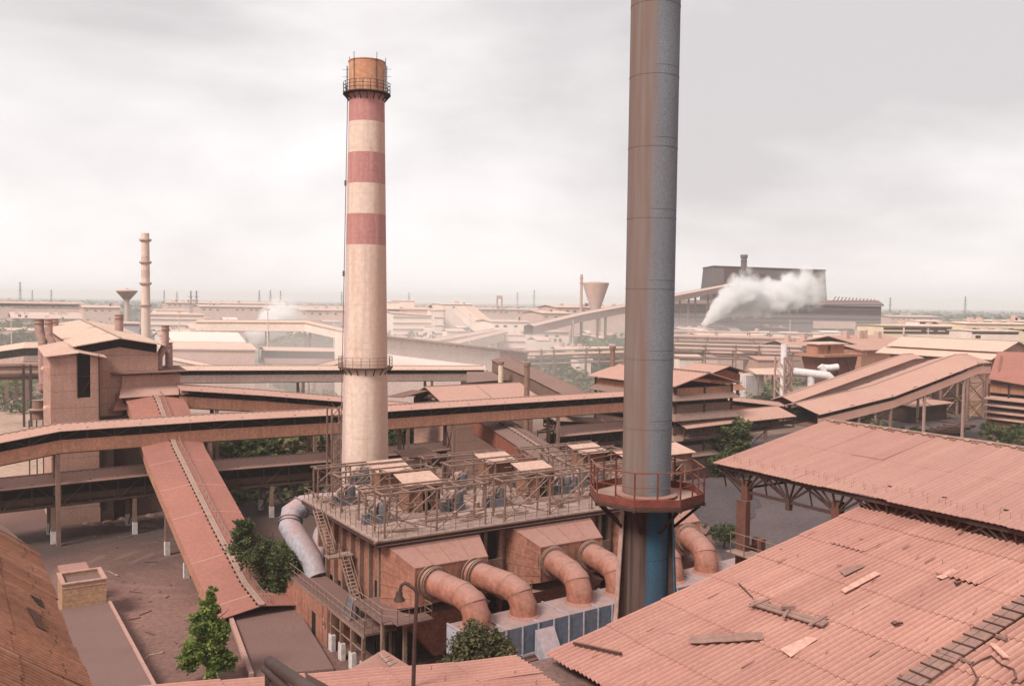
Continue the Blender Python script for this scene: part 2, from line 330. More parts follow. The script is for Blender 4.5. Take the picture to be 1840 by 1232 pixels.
def crown(mb, c, r, clumps, per, size, rnd, low=0.0):
    c = Vc(c)
    for _ in range(clumps):
        while True:
            q = Vc((rnd.uniform(-1, 1), rnd.uniform(-1, 1), rnd.uniform(-1, 1)))
            if 0.25 < q.length < 1.0 and q.z > -0.9 + low: break
        k = rnd.uniform(0.75, 1.08); cc = c + Vc((q.x * r[0], q.y * r[1], q.z * r[2])) * k
        cr_ = rnd.uniform(0.16, 0.34) * min(r); base = rnd.uniform(0.15, 0.85)
        for _ in range(per):
            d = Vc((rnd.gauss(0, 1), rnd.gauss(0, 1), rnd.gauss(0, 0.8))); d = d * (cr_ * 0.6); p = cc + d
            a = Vc((rnd.uniform(-1, 1), rnd.uniform(-1, 1), rnd.uniform(-0.6, 0.6))).normalized()
            b = a.cross(Vc((rnd.uniform(-1, 1), rnd.uniform(-1, 1), rnd.uniform(-1, 1)))).normalized()
            s = size * rnd.uniform(0.6, 1.4); mb.tone = min(1, max(0, base + rnd.uniform(-0.3, 0.3)))
            mb.add([p - a * s, p - b * s * 0.5, p + a * s, p + b * s * 0.5], [(0, 1, 2, 3)])
    mb.tone = 0.5
def tree(name, label, cat, base, h, rad, m, rnd, clumps=60, per=45, size=0.22, trunk_h=0.35, shape=None, group=None):
    base = Vc(base); T = thing(name, label, cat, base, group)
    tk = M(); tr_ = max(0.07, rad * 0.06)
    tk.path([base - Z * .1, base + Z * h * trunk_h + Vc((rnd.uniform(-.2, .2), 0, 0)), base + Z * h * 0.85], [tr_, tr_ * .8, tr_ * .25], 7)
    for i in range(6):
        a = rnd.uniform(0, 6.28); z0 = h * rnd.uniform(trunk_h * .6, 0.6)
        tk.path([base + Z * z0, base + Z * (z0 + h * .14) + Vc((math.cos(a), math.sin(a), 0)) * rad * .4, base + Z * (z0 + h * .22) + Vc((math.cos(a), math.sin(a), 0)) * rad * .8], [tr_ * .5, tr_ * .35, tr_ * .12], 5)
    tk.build('trunk', m_bark, T)
    mb = M()
    for (dx, dy, dz, rx, rz) in (shape or [(0, 0, .62, 1, .4)]):
        crown(mb, base + Vc((dx * rad, dy * rad, dz * h)), (rx * rad, rx * rad, rz * h), max(8, int(clumps * rx)), per, size, rnd)
    mb.build('crown', m, T)
    return T
# ------------------------------------------------------------------ ground
def groundmat():
    m = mat('ground_dirt', (0.215, 0.112, 0.092), (0.12, 0.066, 0.057), dust=0.0, sc1=0.045, sc2=2.2, var=0.35, bump=0.3, fine=0.3)
    t = m.node_tree; L = t.links.new; b = t.nodes['Principled BSDF']; src = b.inputs['Base Color'].links[0].from_socket
    tcn = N(t, 'ShaderNodeTexCoord'); sp = N(t, 'ShaderNodeVectorMath', operation='LENGTH'); L(tcn.outputs['Object'], sp.inputs[0])
    n = N(t, 'ShaderNodeTexNoise'); n.inputs['Scale'].default_value = 0.016; n.inputs['Detail'].default_value = 6; L(tcn.outputs['Object'], n.inputs['Vector'])
    def rng(x, a, bb, lo=0., hi=1.):
        r = N(t, 'ShaderNodeMapRange'); L(x, r.inputs[0])
        for i, q in zip((1, 2, 3, 4), (a, bb, lo, hi)): r.inputs[i].default_value = q
        return r.outputs[0]
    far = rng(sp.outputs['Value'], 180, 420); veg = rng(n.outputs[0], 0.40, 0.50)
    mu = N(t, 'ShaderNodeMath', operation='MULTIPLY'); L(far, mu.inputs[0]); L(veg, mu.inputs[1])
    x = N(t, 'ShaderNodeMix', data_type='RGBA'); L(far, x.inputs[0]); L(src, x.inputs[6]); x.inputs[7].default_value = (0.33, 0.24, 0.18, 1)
    y = N(t, 'ShaderNodeMix', data_type='RGBA'); L(mu.outputs[0], y.inputs[0]); L(x.outputs[2], y.inputs[6]); y.inputs[7].default_value = (0.085, 0.085, 0.05, 1)
    vf = rng(sp.outputs['Value'], 480, 1000)
    dp = N(t, 'ShaderNodeVectorMath', operation='DOT_PRODUCT'); L(tcn.outputs['Object'], dp.inputs[0]); dp.inputs[1].default_value = tuple(V)      # dark band along the belt lines: spilt coal plus painted gallery shade
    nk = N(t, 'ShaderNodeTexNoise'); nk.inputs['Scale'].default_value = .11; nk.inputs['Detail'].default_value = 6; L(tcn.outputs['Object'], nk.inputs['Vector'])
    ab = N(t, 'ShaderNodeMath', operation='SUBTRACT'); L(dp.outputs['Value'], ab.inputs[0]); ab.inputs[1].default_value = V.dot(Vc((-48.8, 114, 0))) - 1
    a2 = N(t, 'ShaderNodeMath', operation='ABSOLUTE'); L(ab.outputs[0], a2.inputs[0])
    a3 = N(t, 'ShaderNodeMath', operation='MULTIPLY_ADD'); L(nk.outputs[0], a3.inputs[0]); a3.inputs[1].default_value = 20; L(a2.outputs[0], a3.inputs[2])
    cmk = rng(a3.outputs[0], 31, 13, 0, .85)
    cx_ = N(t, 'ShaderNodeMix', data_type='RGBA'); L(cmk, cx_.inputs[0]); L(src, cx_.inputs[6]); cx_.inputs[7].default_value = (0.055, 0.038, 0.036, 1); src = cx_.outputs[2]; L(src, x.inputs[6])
    zc = N(t, 'ShaderNodeMix', data_type='RGBA'); L(vf, zc.inputs[0]); L(y.outputs[2], zc.inputs[6]); zc.inputs[7].default_value = (0.05, 0.055, 0.045, 1)
    pc_ = g(345, 1010, 0); dv = N(t, 'ShaderNodeVectorMath', operation='DISTANCE'); L(tcn.outputs['Object'], dv.inputs[0]); dv.inputs[1].default_value = tuple(pc_)   # tyre tracks curving round the yard
    nt_ = N(t, 'ShaderNodeTexNoise'); nt_.inputs['Scale'].default_value = .25; L(tcn.outputs['Object'], nt_.inputs['Vector'])
    rr = N(t, 'ShaderNodeMath', operation='MULTIPLY_ADD'); L(nt_.outputs[0], rr.inputs[0]); rr.inputs[1].default_value = 2.2; L(dv.outputs['Value'], rr.inputs[2])
    sn = N(t, 'ShaderNodeMath', operation='SINE'); ml = N(t, 'ShaderNodeMath', operation='MULTIPLY'); L(rr.outputs[0], ml.inputs[0]); ml.inputs[1].default_value = 2.6; L(ml.outputs[0], sn.inputs[0])
    ring = N(t, 'ShaderNodeMath', operation='MULTIPLY'); L(rng(sn.outputs[0], .2, .9), ring.inputs[0]); L(rng(dv.outputs['Value'], 17, 12), ring.inputs[1])
    r2 = N(t, 'ShaderNodeMath', operation='MULTIPLY'); L(ring.outputs[0], r2.inputs[0]); L(rng(nt_.outputs[0], .42, .6, 0, .22), r2.inputs[1])
    tk = N(t, 'ShaderNodeMix', data_type='RGBA'); L(r2.outputs[0], tk.inputs[0]); L(zc.outputs[2], tk.inputs[6]); tk.inputs[7].default_value = (.30, .185, .155, 1)
    L(tk.outputs[2], b.inputs['Base Color']); return m
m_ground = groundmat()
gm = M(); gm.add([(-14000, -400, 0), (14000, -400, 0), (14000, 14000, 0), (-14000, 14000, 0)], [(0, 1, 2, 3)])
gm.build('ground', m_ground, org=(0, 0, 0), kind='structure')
m_sand = mat('yard_sand', (0.42, 0.29, 0.22), (0.30, 0.19, 0.15), dust=0.0, sc1=0.05, sc2=0.8, bump=0.4)
ym = M(); ym.add([g(-160, 700) + Z * .004, g(90, 715) + Z * .004, g(112, 870) + Z * .004, g(-160, 900) + Z * .004][::-1], [(0, 1, 2, 3)])
ym.build('yard', m_sand, kind='structure')
cm = M(); cm.add([g(1215, 800) + Z * .004, g(1300, 1010) + Z * .004, g(1560, 960) + Z * .004, g(1950, 830) + Z * .004, g(1900, 740) + Z * .004, g(1560, 755) + Z * .004, g(1330, 790) + Z * .004], [tuple(range(7))])
m_coalg = mat('coal_yard', (0.115, 0.085, 0.085), (0.07, 0.052, 0.055), dust=0.0, sc1=0.06, sc2=1.5, bump=0.4)
cm.build('coal_yard', m_coalg, kind='structure')

# ------------------------------------------------------------------ foreground: corrugated roofs
E0 = g(989, 1172, 22.0); FR = Fr((E0.x, E0.y))
RISE, RUN = 2.25, 11.9
SL = (U * RUN + Z * RISE).normalized()
def onroof(px, py, off=0.0):
    d = ray(px, py); n = SL.cross(V)
    if n.z < 0: n = -n
    t = (E0 + n * off - CAM).dot(n) / d.dot(n); return CAM + d * t
def corr_roof(mb, o, sdir, wdir, length, width, row, rnd, pitch=0.146, amp=0.026, per=7, seg=6, rag=0.0, lf=1.0):
    nrm = sdir.cross(wdir)
    if nrm.z < 0: nrm = -nrm
    ns = int(width / (pitch * per)); nr = max(1, int(round(length / row))); row = length / nr
    for r in range(nr):
        for s in range(ns):
            tn = min(.9, max(.1, rnd.gauss(0.55, 0.06) + (rnd.choice((-.2, .18)) if rnd.random() < .05 else 0)))
            w0 = s * pitch * per; n = per * seg
            lift = 0.018 * lf + rnd.uniform(0, 0.012) * lf + lf * (rnd.uniform(.02, .06) if rnd.random() < .06 else 0); sk = rnd.uniform(-0.05, 0.05); ll = -0.08 + sk - (rnd.uniform(0, rag) if r == 0 else 0)
            vs = []
            for (aa, up_) in ((r * row + ll, lift), (r * row + row + 0.02, 0.0)):
                for k in range(n + 2):
                    x = w0 + pitch * k / seg
                    vs.append(o + sdir * aa + wdir * x + nrm * (up_ + amp * math.cos(2 * math.pi * k / seg) + (0.006 if s % 2 else 0)))
            m_ = n + 2
            vs += [p - nrm * 0.014 for p in vs[:m_]]                     # lower edge thickness
            mb.tone = .5; f0 = len(mb.f); mb.add(vs, [(k, k + 1, m_ + k + 1, m_ + k) for k in range(m_ - 1)] + [(2 * m_ + k, 2 * m_ + k + 1, k + 1, k) for k in range(m_ - 1)])
            for k in range(m_ - 1): mb.t[f0 + k] = tn + .30 * math.cos(2 * math.pi * (k + .5) / seg)      # rib shading in the tone: crests paler, troughs darker with some dirt
    mb.tone = 0.5
rnd = random.Random(3)
LSL = math.hypot(RUN, RISE)
B1 = thing('workshop_building', 'near workshop bay under the large pink corrugated asbestos roof at lower right', 'building', FR(0, 0, 0))
mb = M(); corr_roof(mb, E0 + V * 0.0, SL, -V, LSL, 23.0, 1.72, rnd, rag=0.1); roof1 = mb.build('roof', m_roof, B1, smooth=True)
mb = M()                                                                     # fixing hooks along the purlin lines
for i in range(7):
    for j in range(38):
        if rnd.random() < .25: continue
        q = E0 + SL * (0.55 + i * 1.72 + rnd.uniform(-.05, .05)) - V * (0.3 + j * 0.6 + rnd.uniform(-.06, .06)) + Z * 0.03
        if rnd.random() < .5: mb.path([q + SL * rnd.uniform(-.2, .2), q + SL * .0 + Z * rnd.uniform(.04, .10)], .007, 4)
mb.build('roof_hook', m_hook, roof1, kind='stuff')
mb = M(); mb.box(FR, 0.4, RUN - .1, -23, -0.35, 0, 21.0)
mb.hexa([FR(.4, -23, 21.0), FR(RUN - .1, -23, 21.0), FR(RUN - .1, -.35, 21.0), FR(.4, -.35, 21.0), FR(.4, -23, 21.85), FR(RUN - .1, -23, 23.9), FR(RUN - .1, -.35, 23.9), FR(.4, -.35, 21.85)])
mb.build('wall', m_clad, B1)
mb = M(); mb.bar(E0 + Z * -.1 + SL * .1, E0 + SL * LSL - Z * .1, .06, .16); mb.build('barge_board', m_rust, B1)
mb = M()                                                                     # ridge brackets beneath the shed eave
for k in range(11):
    q = E0 + SL * (LSL - .25) - V * (.5 + k * 1.7)
    mb.box(Fr(q), -.12, .12, -.3, .3, 0.0, .09); mb.bar(q + Z * .05, q + Z * .55 + U * .1, .1); mb.bar(q + V * .25 + Z * .05, q + V * .1 + Z * .5, .07); mb.bar(q - V * .3 + Z * .1, q + Z * .45, .05)
mb.build('bracket', m_steel, B1)

# second bay: roof falls to the valley gutter
GU = 1.0; SL2 = (-U + Z * 0.145).normalized()
E1 = FR(-GU, 0, 22.0 + 0.05)
B2 = thing('workshop_building', 'nearest workshop bay whose corrugated roof edge runs along the bottom of the view', 'building', FR(-6, -3, 0))
mb = M(); corr_roof(mb, E1, SL2, -V, 11.5, 10.0, 1.72, rnd); roof2 = mb.build('roof', m_roof, B2, smooth=True)
mb = M()
for i in range(7):
    for j in range(14):
        if rnd.random() < .4: continue
        q = E1 + SL2 * (0.5 + i * 1.72 + rnd.uniform(-.1, .1)) - V * (0.3 + j * 0.6) + Z * .03
        mb.path([q, q + Z * .07, q + Z * .09 + U * .03], .007, 4)
mb.build('roof_hook', m_hook, roof2, kind='stuff')
mb = M(); mb.box(FR, -11.3, -GU - .3, -10, -.3, 0, 21.7); mb.build('wall', m_clad, B2)
mb = M(); mb.hexa([FR(-GU - .28, -23, 21.55), FR(.35, -23, 21.55), FR(.35, .35, 21.55), FR(-GU - .28, .35, 21.55), FR(-GU - .28, -23, 21.72), FR(.35, -23, 21.72), FR(.35, .35, 21.72), FR(-GU - .28, .35, 21.72)])
mb.build('valley_gutter', m_slab, B2)
mb = M()
for k in range(60):
    a = rnd.uniform(-.95, -.05); b = -rnd.uniform(0, 4.5); s = rnd.uniform(.008, .022)
    q = FR(a, b, 21.72); mb.box(Fr(q, Vc((math.cos(k), math.sin(k), 0))), -s, s * rnd.uniform(1, 3), -s, s, -.005, s * .5)
mb.build('rubble', m_slab, kind='stuff')

# brown steep roof at the left edge
LE = at(145, 1232, 14.4); FL = Fr((LE.x, LE.y)); zL = LE.z
TL = 0.80
B3 = thing('roof_monitor', 'steep brown corrugated roof with a torn edge at the left border', 'building', FL(0, 4, zL - 2))
SL3 = (-U + Z * TL).normalized(); SLA = 9.6 / 1
mb = M(); corr_roof(mb, FL(0, 9.3, zL), SL3, -V, 5.2, 12.5, 1.3, rnd, rag=0.06, pitch=.15, amp=.032); roof3 = mb.build('roof', m_roofB, B3, smooth=True)
mb = M()
for k in range(26):
    q = FL(0, 9.0 - k * .38 + rnd.uniform(-.1, .1), zL) + SL3 * rnd.uniform(.25, .55) + Z * .03
    if rnd.random() < .75: mb.path([q, q + U * .04 + Z * .05, q + U * .01 + Z * .11], .006, 4)
mb.build('roof_hook', m_steel, roof3, kind='stuff')
mb = M()                                                                     # pale capping strip on the far gable edge
p0 = FL(0.05, 9.32, zL); mb.slab([p0 + SL3 * .25, p0 + SL3 * 5.2, p0 + SL3 * 5.2 + V * .95, p0 + V * .75 + SL3 * .9], .06)
mb.build('gable_capping', m_wood, B3)
mb = M(); mb.hexa([FL(-4, -3, zL - 6), FL(-.25, -3, zL - 6), FL(-.25, 9.1, zL - 6), FL(-4, 9.1, zL - 6), FL(-4, -3, zL + 2.9), FL(-.25, -3, zL - .1), FL(-.25, 9.1, zL - .1), FL(-4, 9.1, zL + 2.9)])
mb.build('wall', m_roofB, B3)
mb = M()                                                                     # broken hole and lifted flap
q = FL(0, 4.2, zL) + SL3 * .32 + (SL3.cross(V) * (1 if SL3.cross(V).z > 0 else -1)) * .05
mb.add([q, q + SL3 * .30 - V * .05, q + SL3 * .12 - V * .62, q - SL3 * .02 - V * .55], [(0, 1, 2, 3)]); mb.build('roof_hole', m_dark, B3)
mb = M(); q = FL(0, 3.0, zL) + SL3 * .55 + Z * .08; mb.slab([q, q + SL3 * .16, q + SL3 * .05 - V * 1.0 + Z * .0, q - SL3 * .12 - V * 1.0], .02); mb.build('loose_sheet', m_roofB, B3)

mb = M()
for (x, y, l_, w_) in ((1395, 1010, .4, .012), (1620, 985, .35, .015), (1545, 1095, .4, .012), (1270, 1075, .45, .012), (1660, 1010, .5, .015), (1720, 960, .35, .015), (1160, 1135, .3, .012), (1330, 1200, .45, .012), (1560, 1180, .4, .012), (1450, 960, .4, .012)):
    q = E0 + (lambda d: d)(Vc((0, 0, 0))); d = ray(x, y); n_ = SL.cross(V); n_ = n_ if n_.z > 0 else -n_; t = (E0 + n_ * .06 - CAM).dot(n_) / d.dot(n_); q = CAM + d * t
    mb.add([q, q + SL * l_, q + SL * l_ * .9 - V * w_, q - V * w_ * 1.6 + SL * .04], [(0, 1, 2, 3)])
mb.build('crack', m_dark, roof1, kind='stuff')
# things lying on the near roof
NR = SL.cross(V); NR = NR if NR.z > 0 else -NR
def lying(p, q, width, th, name, m, label, cat, group=None, off=0.05):
    p, q = Vc(p) + NR * off, Vc(q) + NR * off; d = (q - p).normalized(); s = NR.cross(d).normalized() * (width / 2)
    mb = M(); mb.hexa([p - s, q - s, q + s, p + s, p - s + NR * th, q - s + NR * th, q + s + NR * th, p + s + NR * th])
    return mb.build(name, m, label=label, cat=cat, group=group)
def flat_sheet(name, m, px, label, cat, off=0.06, th=.012):
    p = [onroof(x, y, off) for x, y in px]; mb = M(); mb.v = []; n = len(p)
    mb.add(p + [q + NR * th for q in p], [tuple(range(n))[::-1], tuple(range(n, 2 * n))] + [(i, (i + 1) % n, n + (i + 1) % n, n + i) for i in range(n)])
    return mb.build(name, m, label=label, cat=cat)
def ridged(name, m, px0, px1, width, label, cat):
    T = None; p, q = onroof(*px0, .07), onroof(*px1, .07); d = (q - p).normalized(); s = NR.cross(d).normalized(); mb = M(); n = 13; L_ = (q - p).length
    vs = [p + d * (L_ * i / n) + s * (width * (j - .5)) + NR * (.022 * math.cos(j * 3.14 * 4) + .012 * rnd.uniform(-1, 1)) for j in (0, .25, .5, .75, 1) for i in range(n + 1)]
    k = n + 1; vs += [v - NR * .012 for v in vs]
    fs = [(j * k + i, j * k + i + 1, (j + 1) * k + i + 1, (j + 1) * k + i) for j in range(4) for i in range(n)]
    fs += [tuple(5 * k + i for i in f[::-1]) for f in fs] + [(i, 5 * k + i, 5 * k + i + 1, i + 1) for i in range(n)] + [(4 * k + i + 1, 9 * k + i + 1, 9 * k + i, 4 * k + i) for i in range(n)]
    return mb.add(vs, fs).build(name, m, label=label, cat=cat)
ridged('broken_sheet', m_wood, (1240, 1150), (1371, 1142), .34, 'grey broken corrugated sheet lying flat on the near roof', 'roof sheet')
T = thing('crawl_board', 'short dark crawl board with crooked battens lying mid roof', 'crawl board', onroof(1418, 1098, .05))
mb = M(); p, q = onroof(1352, 1082, .09), onroof(1484, 1122, .09); d = (q - p).normalized(); s = NR.cross(d).normalized()
for k in (-1, 1): mb.hexa([p + s * (k * .07 - .06), q + s * (k * .07 - .06), q + s * (k * .07 + .06), p + s * (k * .07 + .06)] + [x + NR * .035 for x in (p + s * (k * .07 - .06), q + s * (k * .07 - .06), q + s * (k * .07 + .06), p + s * (k * .07 + .06))])
mb.build('board', m_wood, T)
for f, tl in ((.1, .25), (.5, -.3), (.9, .1)):
    c = p + d * ((q - p).length * f) + NR * .05; dd = (s + d * tl).normalized(); mb = M(); mb.bar(c - dd * .3, c + dd * .3, .07, .03); mb.build('batten', m_wood, T)
lying(onroof(1404, 1094, .14), onroof(1430, 1093, .14), .1, .07, 'wood_block', m_wood, 'small dark block resting on the short crawl board', 'block', off=.02)
T = thing('crawl_board', 'long boarded crawl ladder with many battens running up the roof at lower right', 'crawl board', onroof(1750, 1150, .05))
p, q = onroof(1600, 1252, .08), onroof(1880, 1060, .08); d = (q - p).normalized(); s = NR.cross(d).normalized(); LL = (q - p).length
for k in (-1, 0, 1):
    mb = M(); n = 3
    for i in range(n):
        pa, pb = p + d * (LL * i / n + .01), p + d * (LL * (i + 1) / n - .01); o_ = s * (k * .135 + rnd.uniform(-.008, .008)); zz = NR * rnd.uniform(0, .01)
        mb.hexa([pa + o_ - s * .064 + zz, pb + o_ - s * .064 + zz, pb + o_ + s * .064 + zz, pa + o_ + s * .064 + zz] + [x + NR * .035 for x in (pa + o_ - s * .064 + zz, pb + o_ - s * .064 + zz, pb + o_ + s * .064 + zz, pa + o_ + s * .064 + zz)])
    mb.build('board', m_wood, T)
for i in range(15):
    c = p + d * (.2 + i * LL / 15.2) + NR * .055; dd = (s + d * rnd.uniform(-.06, .06)).normalized(); mb = M(); mb.bar(c - dd * .23, c + dd * .23, .03, .035); mb.build('batten', m_steel, T)
for i in range(4):
    c = p + d * (.8 + i * 1.25) - NR * .01; mb = M(); mb.bar(c - s * .42, c - s * .05, .10, .05); mb.bar(c + s * .2, c + s * .32, .09, .05); mb.build('bearer', m_wood, T)
flat_sheet('roof_patch', m_pale2, [(1511, 1059), (1572, 1026), (1582, 1031), (1518, 1065)], 'pale rectangular patch sheet on the near roof below the dark slot', 'roof sheet')
flat_sheet('roof_patch', m_wood, [(1507, 1024), (1544, 1014), (1556, 1016), (1518, 1034)], 'dark weathered patch sheet near the middle of the pink roof', 'roof sheet')
flat_sheet('roof_patch', m_pale2, [(1402, 1166), (1450, 1143), (1470, 1147), (1421, 1180)], 'whitish broken patch sheet beside the grey loose sheet', 'roof sheet')
flat_sheet('roof_patch', m_pale2, [(1682, 1036), (1712, 1022), (1722, 1026), (1694, 1040)], 'faint pale patch high on the right of the near roof', 'roof sheet')
mb = M(); p, q = onroof(1031, 1154, .09), onroof(1116, 1173, .09); mb.bar(p, q, .07, .05); mb.build('iron_angle', m_steel, label='dark iron bar lying across the roof near its ragged eave', cat='iron bar')
mb = M(); p, q = onroof(1327, 1047, .08), onroof(1352, 1072, .08); mb.bar(p, q, .025); mb.build('iron_rod', m_steel, label='thin rod lying on the roof above the short crawl board', cat='iron bar')
mb = M(); p, q = onroof(1782, 1155, .08), onroof(1808, 1180, .12); mb.bar(p, q, .12, .02); mb.build('board_scrap', m_pale2, label='pale splintered board beside the crawl ladder', cat='board')
mb = M(); mb.path([onroof(x, y, .07) for x, y in ((1744, 1236), (1757, 1218), (1745, 1196), (1762, 1185), (1781, 1177), (1800, 1193), (1822, 1202), (1826, 1216), (1818, 1224), (1832, 1226), (1846, 1214))], .02, 6)
mb.build('cable', m_steel, label='dark cable snaking over the roof at the lower right corner', cat='cable', )
for (x, y, n_, lab) in ((1606, 1119, 3, 'dark rubble bit on the roof left of the crawl ladder'), (1718, 1046, 2, 'small black scrap on the upper right of the near roof')):
    mb = M()
    for k in range(n_): c = onroof(x + k * 3 - 3, y + (k % 2) * 2, .08); mb.bar(c, c + d * .12 + s * rnd.uniform(-.1, .1), .06, .04)
    mb.build('scrap', m_steel, label=lab, cat='scrap')

# handrail corner and lamp post in the foreground
T = thing('handrail', 'thick rusty tube handrail corner at the bottom edge of the view', 'handrail', at(520, 1232, 4.2))
p = at(484, 1188, 5.2); q = at(590, 1262, 3.6)
mb = M(); mb.path([p, q], .032, 14); mb.build('top_tube', m_dsteel, T, smooth=True)
mb = M(); mb.path([p - Z * .035 - U * .03, at(560, 1275, 4.0)], .022, 10); mb.build('rail', m_dsteel, T, smooth=True)
mb = M(); mb.path([p - Z * .02, p - Z * 1.2], .027, 10); mb.build('post', m_dsteel, T, smooth=True)
mb = M(); a_ = at(549, 1208, 4.4); mb.slab([a_, at(600, 1236, 4.3), at(596, 1262, 4.2), at(552, 1240, 4.3)], .01); mb.build('flap', m_dsteel, T)
mb = M(); mb.path([at(484, 1222, 5.25), at(502, 1246, 5.0)], .02, 8); mb.build('lower_tube', m_dsteel, T, smooth=True)
pz = 17.0; T = thing('lamp_post', 'rusty gooseneck lamp post rising over the bottom roof edge', 'lamp post', at(742, 1260, pz))
mb = M(); mb.path([at(741, 1290, pz), at(745, 1150, pz), at(749, 1066, pz), at(747, 1060, pz), at(733, 1049, pz), at(727, 1047, pz), at(721, 1051, pz), at(719, 1060, pz)], [.042, .04, .036, .036, .034, .034, .034, .034], 8); mb.build('pole', m_dsteel, T, smooth=True)
mb = M(); c = at(717.5, 1066, pz); mb.lathe(c - Z * .14, [(.11, 0), (.11, .03), (.07, .09), (.06, .18), (.03, .2)], 14); mb.build('lamp_head', m_dsteel, T, smooth=True)

# ------------------------------------------------------------------ big open shed right
A = g(1285, 830, 24.55); FS = Fr((A.x, A.y)); SR = (U * 5.75 + Z * 1.08).normalized()
S1 = thing('open_shed', 'large open crane shed with a broad pink roof on steel columns behind the near roof', 'building', FS(2, -4, 0))
mb = M(); corr_roof(mb, FS(0, 0, 24.55), SR, -V, 5.95, 30, 3.0, rnd, pitch=.16, amp=.009, seg=4, lf=.3); r_ = mb.build('roof', m_roof2, S1, smooth=True)
SRd = (U * 5.75 - Z * 1.08).normalized(); rp = FS(0, 0, 24.55) + SR * 5.93
mb = M(); corr_roof(mb, rp + SRd * 5.9, -SRd, -V, 5.9, 30, 1.5, rnd, pitch=.16, amp=.009, seg=4); mb.build('roof', m_roof2, S1, smooth=True)
mb = M()
mb.path([rp + Z * .03, rp - V * 30 + Z * .03], .055, 6)
for k in range(40):
    q = rp - V * (.35 + k * .75) - SR * .16 + Z * .03; mb.bar(q, q + SR * .2 + Z * .02, .16, .05); mb.bar(q - V * .2 - SR * .05, q - V * .42 - SR * .05, .05, .04)
mb.build('ridge_cap', m_rust, S1)
mb = M(); mb.bar(FS(0, 0, 24.5), rp - Z * .05, .05, .1); mb.build('barge_board', m_pale2, S1)
q0 = FS(0, 0, 24.55)
mb = M()
for k in range(60):                                  # little hooks along the first purlin
    q = q0 + SR * rnd.uniform(.25, .75) - V * (.3 + k * .2); mb.path([q, q + Z * .16, q + Z * .12 + SR * .1], .006, 4)
mb.build('roof_hook', m_rust, r_, kind='stuff')
ZE = 24.42
m_colm = mat('column_plate', (0.17, 0.07, 0.05), (0.09, 0.042, 0.034), dust=0.2, streak=0.4)
c1_, c2_ = FS.inv(lineat(1328, 860, (A.x, A.y), V))[1], FS.inv(lineat(1491, 890, (A.x, A.y), V))[1]
cols = tuple(c1_ + (c2_ - c1_) * k for k in range(5)); hs_ = (c1_ - c2_) / 2
mb = M()
mb.bar(FS(.1, -.15, ZE), FS(.1, -22, ZE), .06, .12); mb.bar(FS(.35, -1.3, ZE - .72), FS(.35, -22, ZE - .72), .07, .10)
for k in range(len(cols) * 2 - 1):
    b = cols[0] - k * hs_; c = FS(.35, b, ZE - .7)
    for dx in (-1.1, -.75, -.4, 0, .4, .75, 1.1): mb.bar(c, FS(.12, b + dx, ZE - .02), .055)
    mb.bar(c + Z * .1, c - Z * .28, .16)
    mb.bar(FS(.35, b + hs_ / 2, ZE - .7), FS(.15, b + hs_ / 2, ZE), .04)
mb.bar(FS(.35, cols[0], ZE - .9), FS(.1, -.1, ZE - .05), .05)
for k in range(6): mb.bar(FS(.3, cols[0], ZE - .6), FS(5.6, cols[0], ZE - .6 + k * 0), .06); mb.bar(FS(.3 + k, cols[0], ZE - .6), FS(.8 + k, cols[0], ZE + .1 + k * .18), .05)
mb.build('roof_truss', m_dsteel, S1)
for b in cols:
    mb = M()
    mb.box(FS, .12, .34, b - .22, b + .20, 0, ZE - 1.0); mb.box(FS, .9, 1.12, b - .22, b + .20, 0, ZE - 2.4)
    mb.box(FS, .34, .9, b - .03, b + .03, 0, ZE - 2.6); mb.box(FS, .26, .52, b - .14, b + .14, ZE - 1.0, ZE - .35)
    mb.build('column', m_colm, S1)
mb = M(); zb = ZE - 2.75
mb.box(FS, .3, .36, -22, cols[0] + .3, zb - .55, zb); mb.box(FS, .22, .46, -22, cols[0] + .3, zb, zb + .05); mb.box(FS, .22, .46, -22, cols[0] + .3, zb - .60, zb - .55)
mb.box(FS, -.35, .2, -22, cols[0] + .2, zb + .02, zb + .06)
for k in range(34):
    b = cols[0] - .6 * k; mb.bar(FS(.27, b, zb), FS(.27, b - .1, zb - .55), .03)
    mb.bar(FS(-.33, b, zb + .05), FS(-.33, b, zb + .75), .025)
for z_ in (.42, .75): mb.bar(FS(-.33, cols[0], zb + z_), FS(-.33, -21, zb + z_), .022)
mb.build('crane_girder', m_rust, S1)

# ------------------------------------------------------------------ grey steel stack
c = at(1161, 888, 40.0); zp = c.z; SX, SY = c.x, c.y; C0 = Vc((SX, SY, 0)); FK = Fr((SX, SY), Vc((1, 0, 0)))
K = thing('steel_stack', 'tall grey steel stack streaked with rust passing out of the top of the view', 'smokestack', C0)
r0 = 1.09
mb = M(); mb.lathe(C0, [(r0, zp - .35), (r0, zp + .0)] + [(r0, zp + 3.1 * k) for k in range(1, 9)], 56); mb.build('shaft', m_stack, K, smooth=True)
mb = M()
for k in range(1, 8): mb.lathe(C0, [(r0 + .012, zp + 3.1 * k - .02), (r0 + .012, zp + 3.1 * k + .02)], 56)
mb.build('weld_seam', m_stack, K, smooth=True)
mb = M(); mb.lathe(C0, [(r0, zp + .02), (r0 + .3, zp + .02), (r0 + .3, zp + .08), (r0, zp + .12)], 56, cap=False); mb.build('base_flange', m_hood, K)
mb = M(); mb.lathe(C0, [(r0 * 1.0, 0), (r0 * 1.0, zp - .36)], 48); mb.build('lower_shaft', m_bluepaint, K, smooth=True)
RP = 2.58; oct_ = [(RP * math.cos(math.pi * (2 * k + 1) / 8 + .05), RP * math.sin(math.pi * (2 * k + 1) / 8 + .05)) for k in range(8)]
P = lambda k, z, f=1.0: Vc((SX + oct_[k % 8][0] * f, SY + oct_[k % 8][1] * f, z))
